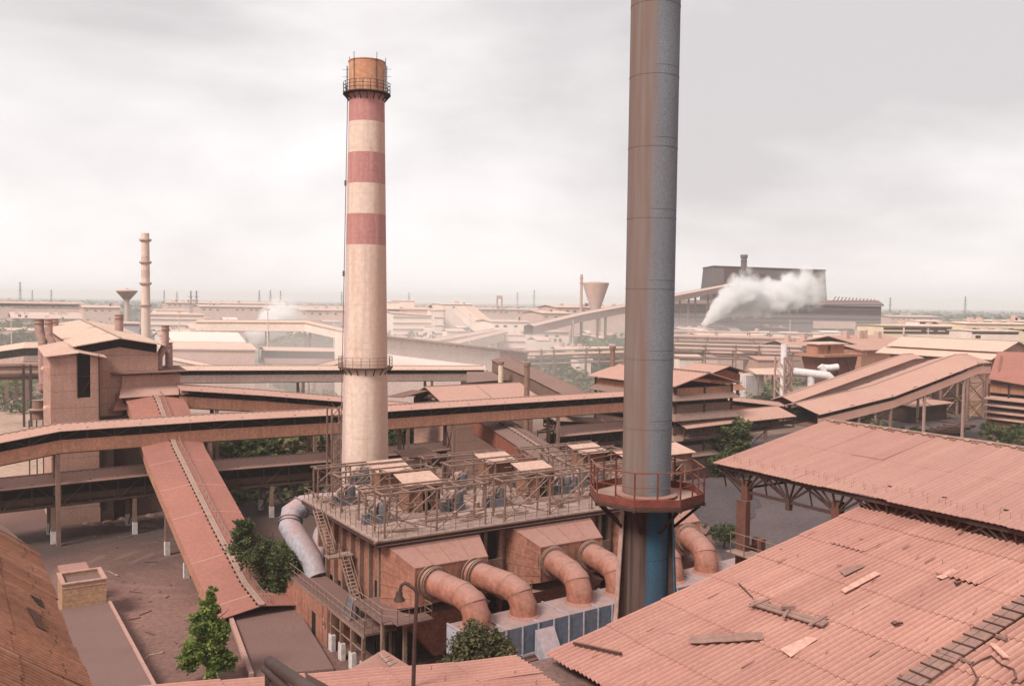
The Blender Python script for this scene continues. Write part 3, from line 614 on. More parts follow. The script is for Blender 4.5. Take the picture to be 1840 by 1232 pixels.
mb = M(); mb.slab([P(k, zp - .05) for k in range(8)], .07); mb.build('platform', m_rust, K)
mb = M()
for k in range(8): a, b = P(k, zp + .12, 1.01), P(k + 1, zp + .12, 1.01); mb.bar(a, b, .035, .34)
mb.build('toe_board', m_redpaint, K)
mb = M()
for k in range(8):
    a, b = P(k, zp), P(k + 1, zp)
    for f in (0.0, .5): q = a.lerp(b, f); mb.bar(q - Z * .1, q + Z * 1.42, .055)
    mb.bar(a + Z * 1.42, b + Z * 1.42, .05); mb.bar(a + Z * .78, b + Z * .78, .03)
mb.build('guard_rail', m_redpaint, K)
mb = M()
for k in range(8):
    a, b = P(k, zp - .17), P(k + 1, zp - .17); mb.bar(a, b, .08, .14)
    dr = Vc((oct_[k][0], oct_[k][1], 0)).normalized(); mb.bar(C0 + dr * r0 + Z * (zp - .2), P(k, zp - .2, 1.03), .09, .16); mb.bar(C0 + dr * (r0 + .02) + Z * (zp - 1.5), P(k, zp - .3, .93), .09, .12)
mb.build('bracket', m_steel, K)
for k, an in enumerate((-2.72, -.42, 0.8, 2.2)):
    dr = Vc((math.cos(an), math.sin(an), 0)); ta = Vc((-dr.y, dr.x, 0)) * .05; mb = M()
    p1, p2 = C0 + dr * (r0 - .05), C0 + dr * (r0 + .12); z1, z0 = zp - .6, 0
    o2 = C0 + dr * (r0 + .12 + .052 * (z1 - z0))
    mb.hexa([p1 - ta + Z * z0, o2 - ta + Z * z0, o2 + ta + Z * z0, p1 + ta + Z * z0, p1 - ta + Z * z1, p2 - ta + Z * z1, p2 + ta + Z * z1, p1 + ta + Z * z1])
    fin = mb.build('stiffener_fin', m_dsteel, K); mb = M()
    tb = ta * 3.2; e = dr * .04
    mb.hexa([o2 - tb + Z * z0, o2 + e - tb + Z * z0, o2 + e + tb + Z * z0, o2 + tb + Z * z0, p2 - tb + Z * z1, p2 + e - tb + Z * z1, p2 + e + tb + Z * z1, p2 + tb + Z * z1])
    mb.build('fin_flange', (m_curb, m_bluefin, m_rust, m_rust)[k], fin)

# ------------------------------------------------------------------ striped concrete chimney
cz = 100.0; cb = at(655, 850, cz); CC = Vc((cb.x, cb.y, 0)); q = at(659, 400, cz); CC.x = (cb.x + q.x) / 2
H = thing('striped_chimney', 'tall concrete chimney with three red bands and a rusty collar top', 'chimney', CC)
def hy(y): return at(659, y, cz).z
def rz(z): return 2.62 - (z - 11) * (2.62 - 1.93) / (54 - 11)
for nm, m_, ya, yb in (('shaft', m_conc, None, 441), ('painted_band', m_band, 441, 386), ('shaft', m_conc, 386, 332), ('painted_band', m_band, 332, 277), ('shaft', m_conc, 277, 222), ('painted_band', m_band, 222, 168)):
    za, zb_ = (0 if ya is None else hy(ya)), hy(yb); mb = M(); n = max(2, int((zb_ - za) / 2)); mb.lathe(CC, [(rz(za + (zb_ - za) * i / n), za + (zb_ - za) * i / n) for i in range(n + 1)], 56, cap=False); mb.build(nm, m_, H, smooth=True)
zt = hy(112); zq = hy(168)
mb = M(); mb.lathe(CC, [(1.97, zq), (2.0, zt - .1), (2.05, zt - .1), (2.05, zt), (1.65, zt), (1.6, zt - 2)], 56, cap=False); mb.build('collar', m_cap, H, smooth=True)
def ring_platform(H, CC, z, rin, rout, mt, nbr=18):
    mb = M(); mb.lathe(CC, [(rin, z - .1), (rout, z - .1), (rout, z + .02), (rin, z + .02)], 40, cap=False); mb.build('platform', m_steel, H)
    mb = M(); n = 20
    for k in range(n):
        a = 2 * math.pi * k / n; b = 2 * math.pi * (k + 1) / n; A_ = CC + Vc((math.cos(a), math.sin(a), 0)) * (rout - .05) + Z * z; B_ = CC + Vc((math.cos(b), math.sin(b), 0)) * (rout - .05) + Z * z
        mb.bar(A_, A_ + Z * 1.15, .05)
        for h in (.4, .78, 1.15): mb.bar(A_ + Z * h, B_ + Z * h, .04)
    mb.build('guard_rail', mt, H)
    mb = M()
    for k in range(nbr):
        a = 2 * math.pi * k / nbr; dr = Vc((math.cos(a), math.sin(a), 0)); mb = M(); mb.bar(CC + dr * (rin - .05) + Z * (z - .85), CC + dr * (rout - .1) + Z * (z - .1), .09); mb.build('bracket', m_steel, H)
ring_platform(H, CC, hy(170), rz(53), rz(53) + .68, m_steel)
ring_platform(H, CC, hy(659), rz(23), rz(23) + .62, m_rust)
mb = M()
for k in range(5):
    a = 2 * math.pi * (k + .3) / 5; dr = Vc((math.cos(a), math.sin(a), 0)); mb.bar(CC + dr * 2.1 + Z * (zq + .2), CC + dr * 2.1 + Z * (zt + .7), .05)
for k in (0, 1):
    a = (math.pi * .985, -.1)[k]; dr = Vc((math.cos(a), math.sin(a), 0)); ta = Vc((-dr.y, dr.x, 0)) * .22
    for j in (-1, 1): mb.bar(CC + dr * 2.2 + ta * j + Z * zq, CC + dr * 2.2 + ta * j + Z * (zt - .4), .05)
    for i in range(12): mb.bar(CC + dr * 2.2 - ta + Z * (zq + .25 * i), CC + dr * 2.2 + ta + Z * (zq + .25 * i), .03)
    for i in range(4): mb.bar(CC + dr * 2.0 + Z * (zq + .8 * i + .2), CC + dr * 2.75 + Z * (zq + .8 * i + .2), .03)
mb.build('ladder', m_steel, H)
mb = M(); a = math.pi * 1.03; dr = Vc((math.cos(a), math.sin(a), 0)); ta = Vc((-dr.y, dr.x, 0)) * .2
for j in (-1, 1): mb.bar(CC + dr * (rz(11) + .15) + ta * j + Z * 11, CC + dr * (rz(53) + .15) + ta * j + Z * 53, .05)
for yb in (330, 492): mb.box(Fr(CC + dr * (rz(hy(yb)) + .2) + Z * hy(yb)), -.1, .1, -.1, .1, -.3, .3)
mb.build('ladder', m_rust, H)
# ------------------------------------------------------------------ electrostatic filter house
HD = 10.7; P0 = g(680, 971, HD); E = Fr((P0.x, P0.y)); LA, LB = 35.5, 17.6
S = thing('filter_house', 'long dust filter house with a railed top deck and sloping inlet hoods', 'building', E(17, 8, 0))
mb = M(); mb.box(E, -.15, LA, -.15, LB, HD - .16, HD); mb.build('deck', m_deck, S)
mb = M()
for b in (-.1, LB): mb.box(E, -.2, LA, b - .08, b + .08, HD - .55, HD - .17)
for a in (-.12, LA): mb.box(E, a - .08, a + .08, 0, LB - .1, HD - .5, HD - .17)
mb.path([E(-.3, -.28, HD - .12), E(LA, -.28, HD - .12)], .07, 8); mb.path([E(-.3, -.42, HD - .38), E(LA, -.42, HD - .38)], .05, 8)
mb.path([E(-.5, -.25, HD - .2), E(-.2, -.3, HD - .05), E(.4, -.3, HD - .12)], .16, 8)
mb.build('edge_beam', m_steel, S)
mb = M(); mb.box(E, 1.5, LA - .8, .9, LB - .9, 3.9, HD - .2); mb.build('wall', m_hood, S)
for i in range(9):                                   # stiffener columns of the left and front faces
    mb = M(); b = .55 + i * 2.02; mb.box(E, 1.12, 1.48, b - .17, b + .17, 0.0, HD - .55); mb.build('column', m_rust, S)
for i, a in enumerate((1.0, 10.3, 11.9, 22.9, 24.1, 34.4)):
    mb = M(); mb.box(E, a - .18, a + .18, .45, .85, 0, HD - .56); mb.build('column', m_rust, S)
mb = M()
for i in range(8):
    b = 1.56 + i * 2.02
    if i % 3 == 1: mb.box(E, 1.44, 1.498, b - .4, b + .4, 4.1, 6.2)
    mb.bar(E(.0, b, HD - .5), E(1.3, b, HD - 1.6), .08); mb.box(E, 1.44, 1.497, b - .9, b - .5, HD - 3.3, HD - .6)
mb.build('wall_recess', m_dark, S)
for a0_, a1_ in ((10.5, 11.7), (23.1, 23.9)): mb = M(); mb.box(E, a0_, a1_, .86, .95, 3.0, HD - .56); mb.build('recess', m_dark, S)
# under the hoods: collecting hoppers and darkness
mb = M(); mb.box(E, 2.2, LA - 1.2, 2.2, LB - 1, 0, 3.9); mb.build('hopper_casing', m_steel, S)
for k in range(3):
    a0 = .6 + 12.0 * k
    mb = M(); q = [E(a0 + .5, -2.4, 4.9), E(a0 + 8.6, -2.4, 4.9), E(a0 + 8.6, 2.1, 4.9), E(a0 + .5, 2.1, 4.9)]; t_ = [E(a0 + 4.2, -.6, .5), E(a0 + 5.0, -.6, .5), E(a0 + 5.0, .2, .5), E(a0 + 4.2, .2, .5)]
    mb.hexa(t_ + q); mb.build('hopper', m_hood, S)
    # inlet hood: sloping top, vertical nozzle face, undercut base
    zt, zf, zl, zb_ = HD - .35, 8.95, 5.9, 4.6
    tp = [E(a0, .84, zt), E(a0 + 9.0, .84, zt)]; tf = [E(a0 + 1.2, -3.0, zf), E(a0 + 7.9, -3.0, zf)]
    lf = [E(a0 + 1.2, -3.0, zl), E(a0 + 7.9, -3.0, zl)]; lb = [E(a0, .84, zb_), E(a0 + 9.0, .84, zb_)]
    mb = M(); mb.add(tp + tf + lf + lb, [(0, 2, 3, 1), (2, 4, 5, 3), (4, 6, 7, 5), (0, 6, 4, 2), (1, 3, 5, 7), (0, 1, 7, 6)])
    hd = mb.build('inlet_hood', m_hood, S)
    mb = M()
    for f in (.2, .4, .6, .8): mb.bar(tp[0].lerp(lb[0], f) - U * .02, tf[0].lerp(lf[0], f) - U * .02, .05, .05)
    for f in (.25, .5, .75): mb.bar(tp[0].lerp(tp[1], f) + Z * .02 - V * .02, tf[0].lerp(tf[1], f) + Z * .02, .05, .04)
    mb.bar(tf[0], tf[1], .09); mb.bar(tp[0] - U * .02, tf[0], .08); mb.bar(tf[0], lf[0], .08)
    mb.build('rib', m_hood, hd)
# railings
def railing(mb, pts, h=1.1, step=1.15, w=.045, mids=(.55,)):
    for p, q in zip(pts[:-1], pts[1:]):
        L_ = (q - p).length; n = max(1, int(L_ / step))
        for i in range(n + 1): x = p.lerp(q, i / n); mb.bar(x, x + Z * h, w)
        for z_ in (h,) + tuple(mids): mb.bar(p + Z * z_, q + Z * z_, w * .9)
mb = M(); railing(mb, [E(LA - .1, 0, HD), E(0, 0, HD), E(0, LB - .1, HD), E(LA - .1, LB - .1, HD)]); mb.build('guard_rail', m_rust, S)
mb = M(); railing(mb, [E(1.2, 2.2, HD), E(1.2, 15.8, HD)], step=1.6); mb.build('guard_rail', m_rust, S)
# lower walkway, low annex, posts with whitewashed feet
ZL = 3.75
mb = M(); mb.box(E, -1.7, 1.1, -1.2, LB + 1.5, ZL - .18, ZL); mb.build('walkway', m_slab, S)
mb = M(); railing(mb, [E(-1.0, -1.15, ZL), E(-1.68, -1.15, ZL), E(-1.68, LB + 1, ZL)], step=1.0); mb.build('guard_rail', m_rust, S)
mb = M(); mb.bar(E(-1.66, -1.2, ZL - .25), E(-1.66, LB + 1.4, ZL - .25), .14, .22); mb.bar(E(-1.6, -1, 2.2), E(-1.6, 7.5, 2.2), .07); mb.build('edge_beam', m_rust, S)
for i, b in enumerate((-.7, 1.6, 3.9, 6.1)):
    mb = M(); mb.box(E, -1.68, -1.42, b - .14, b + .14, 1.4, ZL - .36); c_ = mb.build('column', m_rust, S)
    mb = M(); mb.box(E, -1.74, -1.36, b - .42, b + .3, 0, 1.4); mb.build('plinth', m_white, S)
mb = M(); mb.box(E, -1.69, 1.0, 6.6, LB + 1.4, 0, ZL - .2); ax = mb.build('annex_wall', m_hood, S)
mb = M(); mb.box(E, -1.72, -1.685, 9.7, 10.6, 0, 2.1); mb.build('door', m_dark, S)
mb = M(); mb.bar(E(-1.72, 6.7, .1), E(-1.72, 6.7, ZL), .07); mb.bar(E(-1.72, 8, .1), E(-1.72, 8, ZL), .04); mb.path([E(-1.78, 7.3, 2.1), E(-1.78, 7.6, 1.7), E(-1.78, 7.2, 1.6), E(-1.78, 7.4, 2.2), E(-1.78, 7.7, 2.3)], .05, 6); mb.build('cable', m_rust, S)
mb = M()
for i in range(5): mb.box(E, .95, 1.0, -.3 + i * 1.5, .6 + i * 1.5, .2, 2.6)
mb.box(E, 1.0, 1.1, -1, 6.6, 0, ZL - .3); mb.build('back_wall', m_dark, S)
# middle walkway at the front corner
ZM = 5.3
mb = M(); mb.box(E, -1.2, 1.1, -3.4, 2.4, ZM - .1, ZM); mb.box(E, 1.1, 2.7, -4.5, -3.05, ZM - .1, ZM); mb.box(E, -.4, 1.1, -4.5, -3.4, ZM - .1, ZM); mb.build('walkway', m_slab, S)
mb = M(); railing(mb, [E(-1.15, 2.3, ZM), E(-1.15, -3.3, ZM), E(-.35, -4.4, ZM), E(2.6, -4.4, ZM), E(2.6, -3.2, ZM)], step=.95); mb.build('guard_rail', m_rust, S)
mb = M()
for p_, q_ in ((E(-1.1, -3.3, ZM - .15), E(-1.1, 2.3, ZM - .15)), (E(-1.1, -3.3, ZM - .15), E(2.6, -4.4, ZM - .15)), (E(-.9, -3.2, ZM - .2), E(1.2, .4, 3.9)), (E(2.5, -4.3, ZM - .2), E(2.2, .6, 3.6))): mb.bar(p_, q_, .13)
for a, b in ((-1.05, -3.2), (-1.05, 0), (-1.05, 2.2)): mb.bar(E(a, b, ZL), E(a, b, ZM), .11)
mb.build('bracket', m_rust, S)
for a_, b_ in ((-.9, -2.9), (1.0, -2.9), (1.0, -.4)):
    mb = M(); mb.box(E, a_ - .14, a_ + .14, b_ - .14, b_ + .14, 0, ZM - .3); mb.build('column', m_rust, S)
for a0_ in (9.6, 21.6):                              # landings between the hoods
    mb = M(); mb.box(E, a0_, a0_ + 3.2, -3.4, .4, ZM - .1, ZM); mb.build('walkway', m_slab, S)
    mb = M(); railing(mb, [E(a0_ + .05, -3.3, ZM), E(a0_ + 3.1, -3.3, ZM)], step=.9); mb.build('guard_rail', m_rust, S)
    mb = M(); mb.box(E, a0_ + .5, a0_ + 2.4, .30, .42, ZM, ZM + 2.2); mb.path([E(a0_ + 1, -1, ZM), E(a0_ + 1, -1, ZM + .9), E(a0_ + 1.5, -1, ZM + 1.2)], .25, 8); mb.build('valve', m_rust, S)
# stair flights on the left face
def flight(mb, p, q, width, n):
    d = q - p; s_ = U * width
    for o_ in (Vc((0, 0, 0)), s_): mb.bar(p + o_, q + o_, .06, .2)
    for i in range(n): x = p + d * ((i + .5) / n); mb.bar(x, x + s_, .28, .05)
    for o_ in (Vc((0, 0, 0)), s_):
        mb.bar(p + o_ + Z * .95, q + o_ + Z * .95, .045)
        for i in range(5): x = p + d * (i / 4) + o_; mb.bar(x, x + Z * .95, .04)
mb = M(); flight(mb, E(-1.0, 12.3, HD), E(-1.0, 8.7, 7.5), .75, 13); flight(mb, E(-.15, 8.0, 7.5), E(-.15, 4.6, ZL + .1), .75, 14)
mb.build('stair', m_rust, S)
mb = M(); mb.box(E, -1.2, 1.1, 7.7, 9.0, 7.38, 7.5); railing(mb, [E(-1.15, 8.9, 7.5), E(-1.15, 7.75, 7.5), E(-.2, 7.75, 7.5)], step=.6); mb.build('landing', m_rust, S)
T = thing('metal_crate', 'tilted dark framed plate box standing on the lower walkway', 'crate', E(-1.0, 2.9, ZL))
mb = M(); mb.hexa([E(-1.5, 2.2, ZL), E(-.5, 2.2, ZL), E(-.5, 3.6, ZL), E(-1.5, 3.6, ZL), E(-1.1, 2.5, ZL + 1.5), E(-.8, 2.4, ZL + 1.6), E(-.75, 3.7, ZL + 1.5), E(-1.1, 3.6, ZL + 1.6)]); mb.build('body', m_grey, T)
mb = M(); mb.bar(E(-1.53, 2.2, ZL), E(-1.12, 2.5, ZL + 1.55), .09); mb.bar(E(-1.53, 3.6, ZL), E(-1.12, 3.6, ZL + 1.65), .09); mb.bar(E(-1.5, 2.2, ZL + .04), E(-1.5, 3.6, ZL + .04), .09); mb.bar(E(-1.33, 2.3, ZL + .7), E(-1.33, 3.6, ZL + .7), .07); mb.build('frame', m_rust, T)

# rooftop sheds
SHG = 'plank sheds on the filter house deck'
def shed(p, lab, w=3.0, d=2.2, h=2.5, door=True, mroof=None):
    F = Fr((p.x, p.y, HD)); T = thing('deck_shed', lab, 'shed', F(0, 0, 0), SHG)
    mb = M(); mb.box(F, -w / 2, w / 2, -d / 2, d / 2, 0, h - .15); mb.build('wall', m_shwall, T)
    mb = M(); ov = .55; mb.slab([F(-w / 2 - ov, -d / 2 - .55, h + .02), F(w / 2 + ov * .5, -d / 2 - .55, h + .02), F(w / 2 + ov * .9, d / 2 + .5, h + .62), F(-w / 2 - ov * .6, d / 2 + .5, h + .62)], .06); mb.build('roof', mroof or m_shroof, T)
    mb = M(); mb.bar(F(-w / 2 - .5, d / 2, h + .35), F(-w / 2 - 1.4, d / 2, h + .35), .09, .05)
    for a in (-w / 2 - .01, w / 2 + .01): mb.bar(F(a, -d / 2 - .02, 0), F(a, -d / 2 - .02, h - .1), .1)
    mb.build('frame', m_rust, T)
    if door:
        mb = M(); mb.box(F, -.1, .7, -d / 2 - .03, -d / 2 + .01, 0.05, 2.05); mb.build('door', m_dark, T)
        mb = M(); mb.box(F, -1.0, -.12, -d / 2 - .05, -d / 2 + .01, .1, 1.95); mb.build('door_leaf', m_panel, T)
    else:
        mb = M(); mb.box(F, -.1, .55, -d / 2 - .03, -d / 2 + .01, .5, 1.05); mb.build('opening', m_dark, T)
    mb = M(); mb.box(F, w / 2 + .02, w / 2 + .35, -d / 2 + .3, d / 2 - .2, .3, 1.9); mb.build('cabinet', m_blue, T)
    return T
shed(g(752, 913, HD), 'plank shed with an open door nearest the deck corner')
shed(g(960, 889, HD), 'plank shed with an open door in the middle of the front deck row')
shed(g(700, 886, HD), 'plank shed on the deck right before the striped chimney foot', door=False)
shed(g(890, 868, HD), 'plank shed in the back deck row right of the dark hut', door=False)
shed(g(1056, 849, HD), 'plank shed of the back deck row just left of the grey stack', door=False)
shed(g(1140, 862, HD), 'plank shed mostly hidden behind the grey stack', door=False)
shed(g(1200, 850, HD), 'wide shed roof showing right of the grey stack above its platform', w=4.6, d=2.6, door=False)

# monorail frames over the deck
GG = 'pipe frames over the filter house deck'
def gantry(a0, a1, b, dep, lab, h=3.5, nb=2):
    T = thing('hoist_frame', lab, 'steel frame', E((a0 + a1) / 2, b, HD), GG); rl = M(); br = M()
    for i in range(nb + 1):
        a = a0 + (a1 - a0) * i / nb
        for bb in (b, b + dep): mb = M(); mb.bar(E(a, bb, HD), E(a, bb, HD + h), .13); mb.build('post', m_rust, T)
        rl.bar(E(a, b - .1, HD + h), E(a, b + dep + .1, HD + h), .11)
        if i < nb:
            a2 = a0 + (a1 - a0) * (i + 1) / nb
            if i % 2 == 0: br.bar(E(a, b, HD + h * .55), E((a + a2) / 2, b, HD + h), .08); br.bar(E(a, b + dep, HD + h), E(a2, b + dep, HD + 1.2), .08)
            br.bar(E(a, b, HD + 1.7 - (i % 2)), E(a2, b, HD + .3 + (i % 2)), .08)
            br.bar(E(a, b, HD + .1), E(a2, b, HD + h), .07); br.bar(E(a, b + dep, HD + h), E((a + a2) / 2, b + dep, HD + .2), .07); br.bar(E(a, b, HD + h), E(a2, b + dep, HD + h), .07); br.bar(E((a + a2) / 2, b, HD + h), E((a + a2) / 2, b + dep, HD + h), .08)
    for bb in (b, b + dep): rl.bar(E(a0 - .3, bb, HD + h + .06), E(a1 + .3, bb, HD + h + .06), .13, .15)
    br.bar(E(a0 - .1, b, HD + 1.35), E(a1 + .1, b, HD + 1.35), .08)
    rl.build('top_rail', m_rust, T); br.build('brace', m_rust, T)
for i, (a0, a1) in enumerate(((.7, 10.2), (12.2, 21.8), (24.0, 33.6))):
    gantry(a0, a1, .35, 2.0, ('pipe frame along the front edge of the deck nearest the corner', 'middle pipe frame along the front deck edge', 'pipe frame on the front deck edge beside the grey stack')[i])
    gantry(a0 + .2, a1 + .2, 10.2, 2.2, ('pipe frame behind the front sheds on the left of the deck', 'pipe frame mid deck in front of the back row sheds', 'pipe frame mid deck beside the stack platform')[i], h=3.2)
gantry(1.2, 10.0, 5.4, 1.5, 'lower pipe frame just behind the nearest open shed', h=2.7, nb=3)
gantry(13, 22, 5.4, 1.5, 'lower pipe frame just behind the middle open shed', h=2.7, nb=3)
gantry(24.5, 33, 5.4, 1.5, 'lower pipe frame near the stack platform behind the front frame', h=2.7, nb=3)
gantry(.9, 10.8, 16.2, 1.2, 'pipe frame at the back edge before the striped chimney', h=3.0, nb=3)
gantry(12.5, 22, 16.2, 1.2, 'pipe frame on the back edge of the deck in its middle', h=3.0, nb=3)
gantry(24.5, 34.5, 16.2, 1.2, 'pipe frame on the back edge of the deck toward the right', h=3.0, nb=3)
mb = M(); rr_ = random.Random(21)
for k in range(90):
    a, b = rr_.uniform(1, 34), rr_.uniform(1.2, 16.5); q = E(a, b, HD); ty = rr_.random()
    if ty < .35: L_ = rr_.uniform(1, 4); u_ = rr_.choice((U, V)); mb.path([q + Z * .1, q + u_ * L_ + Z * .1], rr_.uniform(.03, .08), 6)
    elif ty < .65: h_ = rr_.uniform(.5, 1.6); u_ = rr_.choice((U, V, -U)); mb.path([q, q + Z * h_, q + Z * (h_ + .2) + u_ * .3, q + Z * h_ + u_ * rr_.uniform(.6, 1.6)], rr_.uniform(.03, .07), 6)
    elif ty < .85: mb.box(Fr(q, Vc((math.cos(k), math.sin(k), 0))), -.25, .25, -.15, .3, 0.002, rr_.uniform(.2, .8))
    else: mb.lathe(q, [(.22, 0.002), (.22, .5), (.1, .6)], 10)
mb.build('pipework', m_rust, S, kind='stuff')
# insulator units
UG = 'blue grey machines on the deck'
def unit(p, lab, rz=0.0):
    F = Fr((p.x, p.y, HD)); T = thing('insulator_unit', lab, 'machine', F(0, 0, 0), UG)
    mb = M(); mb.box(F, -.75, .75, -.6, .6, 0, .75); mb.build('base', m_grey, T)
    mb = M(); c_ = F(.3, 0, .75); mb.lathe(c_, [(.5, 0), (.5, .75), (.42, .95), (.2, 1.0)], 18); mb.build('drum', m_grey, T, smooth=True)
    mb = M(); mb.path([F(-.6, -.2, .75), F(-.55, -.2, 1.2), F(-.2, -.1, 1.75), F(.2, 0, 1.8)], .16, 8); mb.path([F(-.9, .3, .2), F(-.85, .3, 1.2), F(-.4, .2, 1.6)], .15, 8); mb.lathe(F(-.25, .15, 1.45), [(.3, 0), (.3, .3), (.1, .42)], 12); mb.build('conduit', m_deck, T, smooth=True)
    mb = M(); mb.path([F(-.95, -.5, 0), F(-.95, -.5, 1.3)], .13, 8); mb.box(F, -1.5, -1.0, -.3, .3, 0, .9); mb.build('side_drum', m_grey, T)
for (x, y, lab) in ((624, 905, 'machine by the far left deck corner'), (681, 938, 'machine at the near deck corner left of the open shed'), (818, 915, 'machine right of the nearest open shed'), (893, 908, 'machine at the gap between the two front frames'),
                    (826, 880, 'machine between the front and back shed rows'), (1013, 885, 'machine right of the middle open shed'), (1042, 874, 'machine just left of the stack platform'), (940, 872, 'machine behind the middle open shed'), (650, 868, 'machine at the chimney foot on the deck'), (1075, 868, 'machine partly behind the stack platform railing')):
    unit(g(x, y, HD), lab)
# loose deck clutter
for (x, y, lab) in ((600, 900, 'low pipe stack by the far left deck corner'), (780, 935, 'low pipe stack below the nearest open shed'), (920, 925, 'low pipe stack between the front frames'), (1040, 895, 'low pipe stack near the stack platform'), (720, 955, 'low pipe stack on the deck front left'), (850, 932, 'low pipe stack on the deck centre'), (1010, 905, 'low pipe stack on the deck right')):
    c_ = g(x, y, HD); F = Fr((c_.x, c_.y, HD)); mb = M()
    for k in range(7): mb.path([F(RN.uniform(-1.8, -.6), RN.uniform(-.5, .5), .08 + .03 * k), F(RN.uniform(.6, 2), RN.uniform(-.5, .5), .08 + .03 * k)], .06, 6)
    mb.build('scrap_pile', m_rust, label=lab, cat='scrap pile')

# ------------------------------------------------------------------ raw gas header box and inlet ducts
pa, pbv = E(2.3, -9.25), E(37.0, -7.6); pu = (pbv - pa).normalized(); PH = Fr((pa.x, pa.y), pu); PT, PB = 5.85, 3.65; PL = (pbv - pa).length; HW = 1.75
T = thing('gas_header', 'long blue ribbed sheet metal gas header with a dusty top', 'gas header', PH(PL / 2, 0, 0))
mb = M(); mb.box(PH, 0, PL, -HW, HW, PB, PT); mb.build('body', m_blue, T)
mb = M(); mb.box(PH, -.03, 0, -HW + .08, HW - .08, PB + .05, PT - .05); mb.build('end_plate', m_pale, T)
mb = M()
for k in range(24):
    a = .05 + k * PL / 23.5; mb.box(PH, a - .05, a + .05, -HW - .1, -HW - .002, PB, PT + .06)
    if k % 2 == 0: mb.box(PH, a - .06, a + .06, -HW - .1, HW, PT + .002, PT + .11)
for b in (-.9, .35): mb.box(PH, -.09, -.031, b - .12, b + .12, PB + .3, PT - .3)
mb.box(PH, -.1, PL, -HW - .12, -HW - .003, PB - .1, PB + .06)
mb.build('rib', m_pale, T)
for a in (1, 9, 17, 25, 33):
    mb = M(); mb.box(PH, a - .2, a + .2, -1.3, -.9, 0, PB - .002); mb.box(PH, a - .2, a + .2, .9, 1.3, 0, PB - .002); mb.build('leg', m_steel, T)
mb = M(); mb.box(PH, -.4, PL, -HW - .5, -HW - .13, PB - .5, PB - .35)
for k in range(8): mb.bar(PH(-.6, -2.2 + k * .4, PB - .4), PH(.6, -2.2 + k * .4, PB - .4), .06)
mb.build('ledge', m_steel, T)
DG = 'rusty inlet ducts into the gas header'
def duct(ar, br, ab, lab, rr=1.04, zr=7.75, fl=-3.0):
    p = E(ar, fl + .1, zr); f = PH.inv(E(ab, -8.8))[0]; base = PH(f, .1, PT)
    T = thing('inlet_duct', lab, 'duct', base, DG)
    top = Vc((base.x, base.y, zr + .0)); q0 = p; dirh = (Vc((base.x, base.y, zr)) - p); dirh.z = 0; L_ = dirh.length; dirh.normalize()
    s1 = p + dirh * (L_ - 1.75); s2 = p + dirh * (L_ - .55) - Z * .30; s3 = Vc((base.x, base.y, zr)) - Z * 1.15
    mb = M(); mb.path([p + dirh * .75, s1, s2, s3, Vc((base.x, base.y, PT + .35))], rr, 28, caps=False); mb.build('bend', m_duct, T, smooth=.3)
    mb = M(); mb.path([Vc((base.x, base.y, PT + .85)), Vc((base.x, base.y, PT + .2)), Vc((base.x, base.y, PT + .004))], [rr + .025, rr + .04, rr + .22], 28, caps=False); mb.build('base_collar', m_duct, T, smooth=True)
    mb = M(); d1 = (s2 - s1).normalized(); d2 = (s3 - s2).normalized(); dn = -Z
    for a_, q_, b_ in ((dirh, s1, d1), (d1, s2, d2), (d2, s3, dn)): mb.path([q_ - a_ * .05, q_, q_ + b_ * .05], rr + .018, 28, caps=False)
    mb.path([p + dirh * (L_ * .4), p + dirh * (L_ * .4 + .07)], rr + .02, 28, caps=False); mb.build('weld_band', m_hood, T, smooth=True)
    mb = M(); mb.path([p, p + dirh * .75], rr + .06, 28, caps=False); mb.build('nozzle', m_duct, T, smooth=True)
    mb = M()
    for o_ in (.08, .62, .86): mb.path([p + dirh * o_, p + dirh * (o_ + .09)], rr + .26, 28)
    mb.build('flange', m_rust, T, smooth=True)
    mb = M()
    for k in range(18): a = 2 * math.pi * k / 18; s_ = dirh.cross(Z); c_ = p + (s_ * math.cos(a) + Z * math.sin(a)) * (rr + .18); mb.bar(c_ + dirh * .6, c_ + dirh * .98, .05)
    mb.build('bolt', m_steel, T)
duct(3.2, -3, 3.9, 'rusty inlet duct nearest the lamp post, bending onto the header')
duct(7.1, -3, 8.2, 'second rusty inlet duct, bending down beside the bush')
duct(14.9, -3, 13.8, 'third rusty inlet duct, on the middle hood')
duct(18.9, -3, 18.0, 'rusty inlet duct half hidden by the left stack fin')
duct(26.2, -3, 24.2, 'rusty inlet duct cut by the right side of the stack')
duct(30.8, -3, 28.6, 'rusty inlet duct farthest right beside the shed column')
mb = M(); hb = PH.inv(g(1005, 1150, 5))[0]
T = thing('hopper_chute', 'small pale sheet hopper leaning on the header beside the near roof', 'chute', PH(hb, -HW - 1, 0))
mb.hexa([PH(hb - .9, -HW - 2.0, 2.6), PH(hb + .5, -HW - 2.0, 2.6), PH(hb + .9, -HW - .13, 3.6), PH(hb - .9, -HW - .13, 3.6), PH(hb - .9, -HW - 2.0, 3.0), PH(hb + .7, -HW - 1.9, 3.0), PH(hb + .9, -HW - .13, 5.4), PH(hb - .9, -HW - .13, 5.4)]); mb.build('body', m_pale, T)
mb = M()
for k in range(7): mb.bar(PH(hb + .9 + k * .25, -HW - 1.8 + .1 * k, 2.2), PH(hb + .9 + k * .25, -HW - 1.8 + .1 * k, 4.6 - .2 * k), .07)
mb.bar(PH(hb + .8, -HW - 1.9, 3.6), PH(hb + 2.8, -HW - 1.2, 3.3), .09); mb.bar(PH(hb + .8, -HW - 1.9, 2.8), PH(hb + 2.8, -HW - 1.2, 2.6), .09)
mb.bar(PH(hb - .5, -HW - 1.6, 0), PH(hb - .5, -HW - 1.6, 2.9), .15); mb.build('frame', m_steel, T)

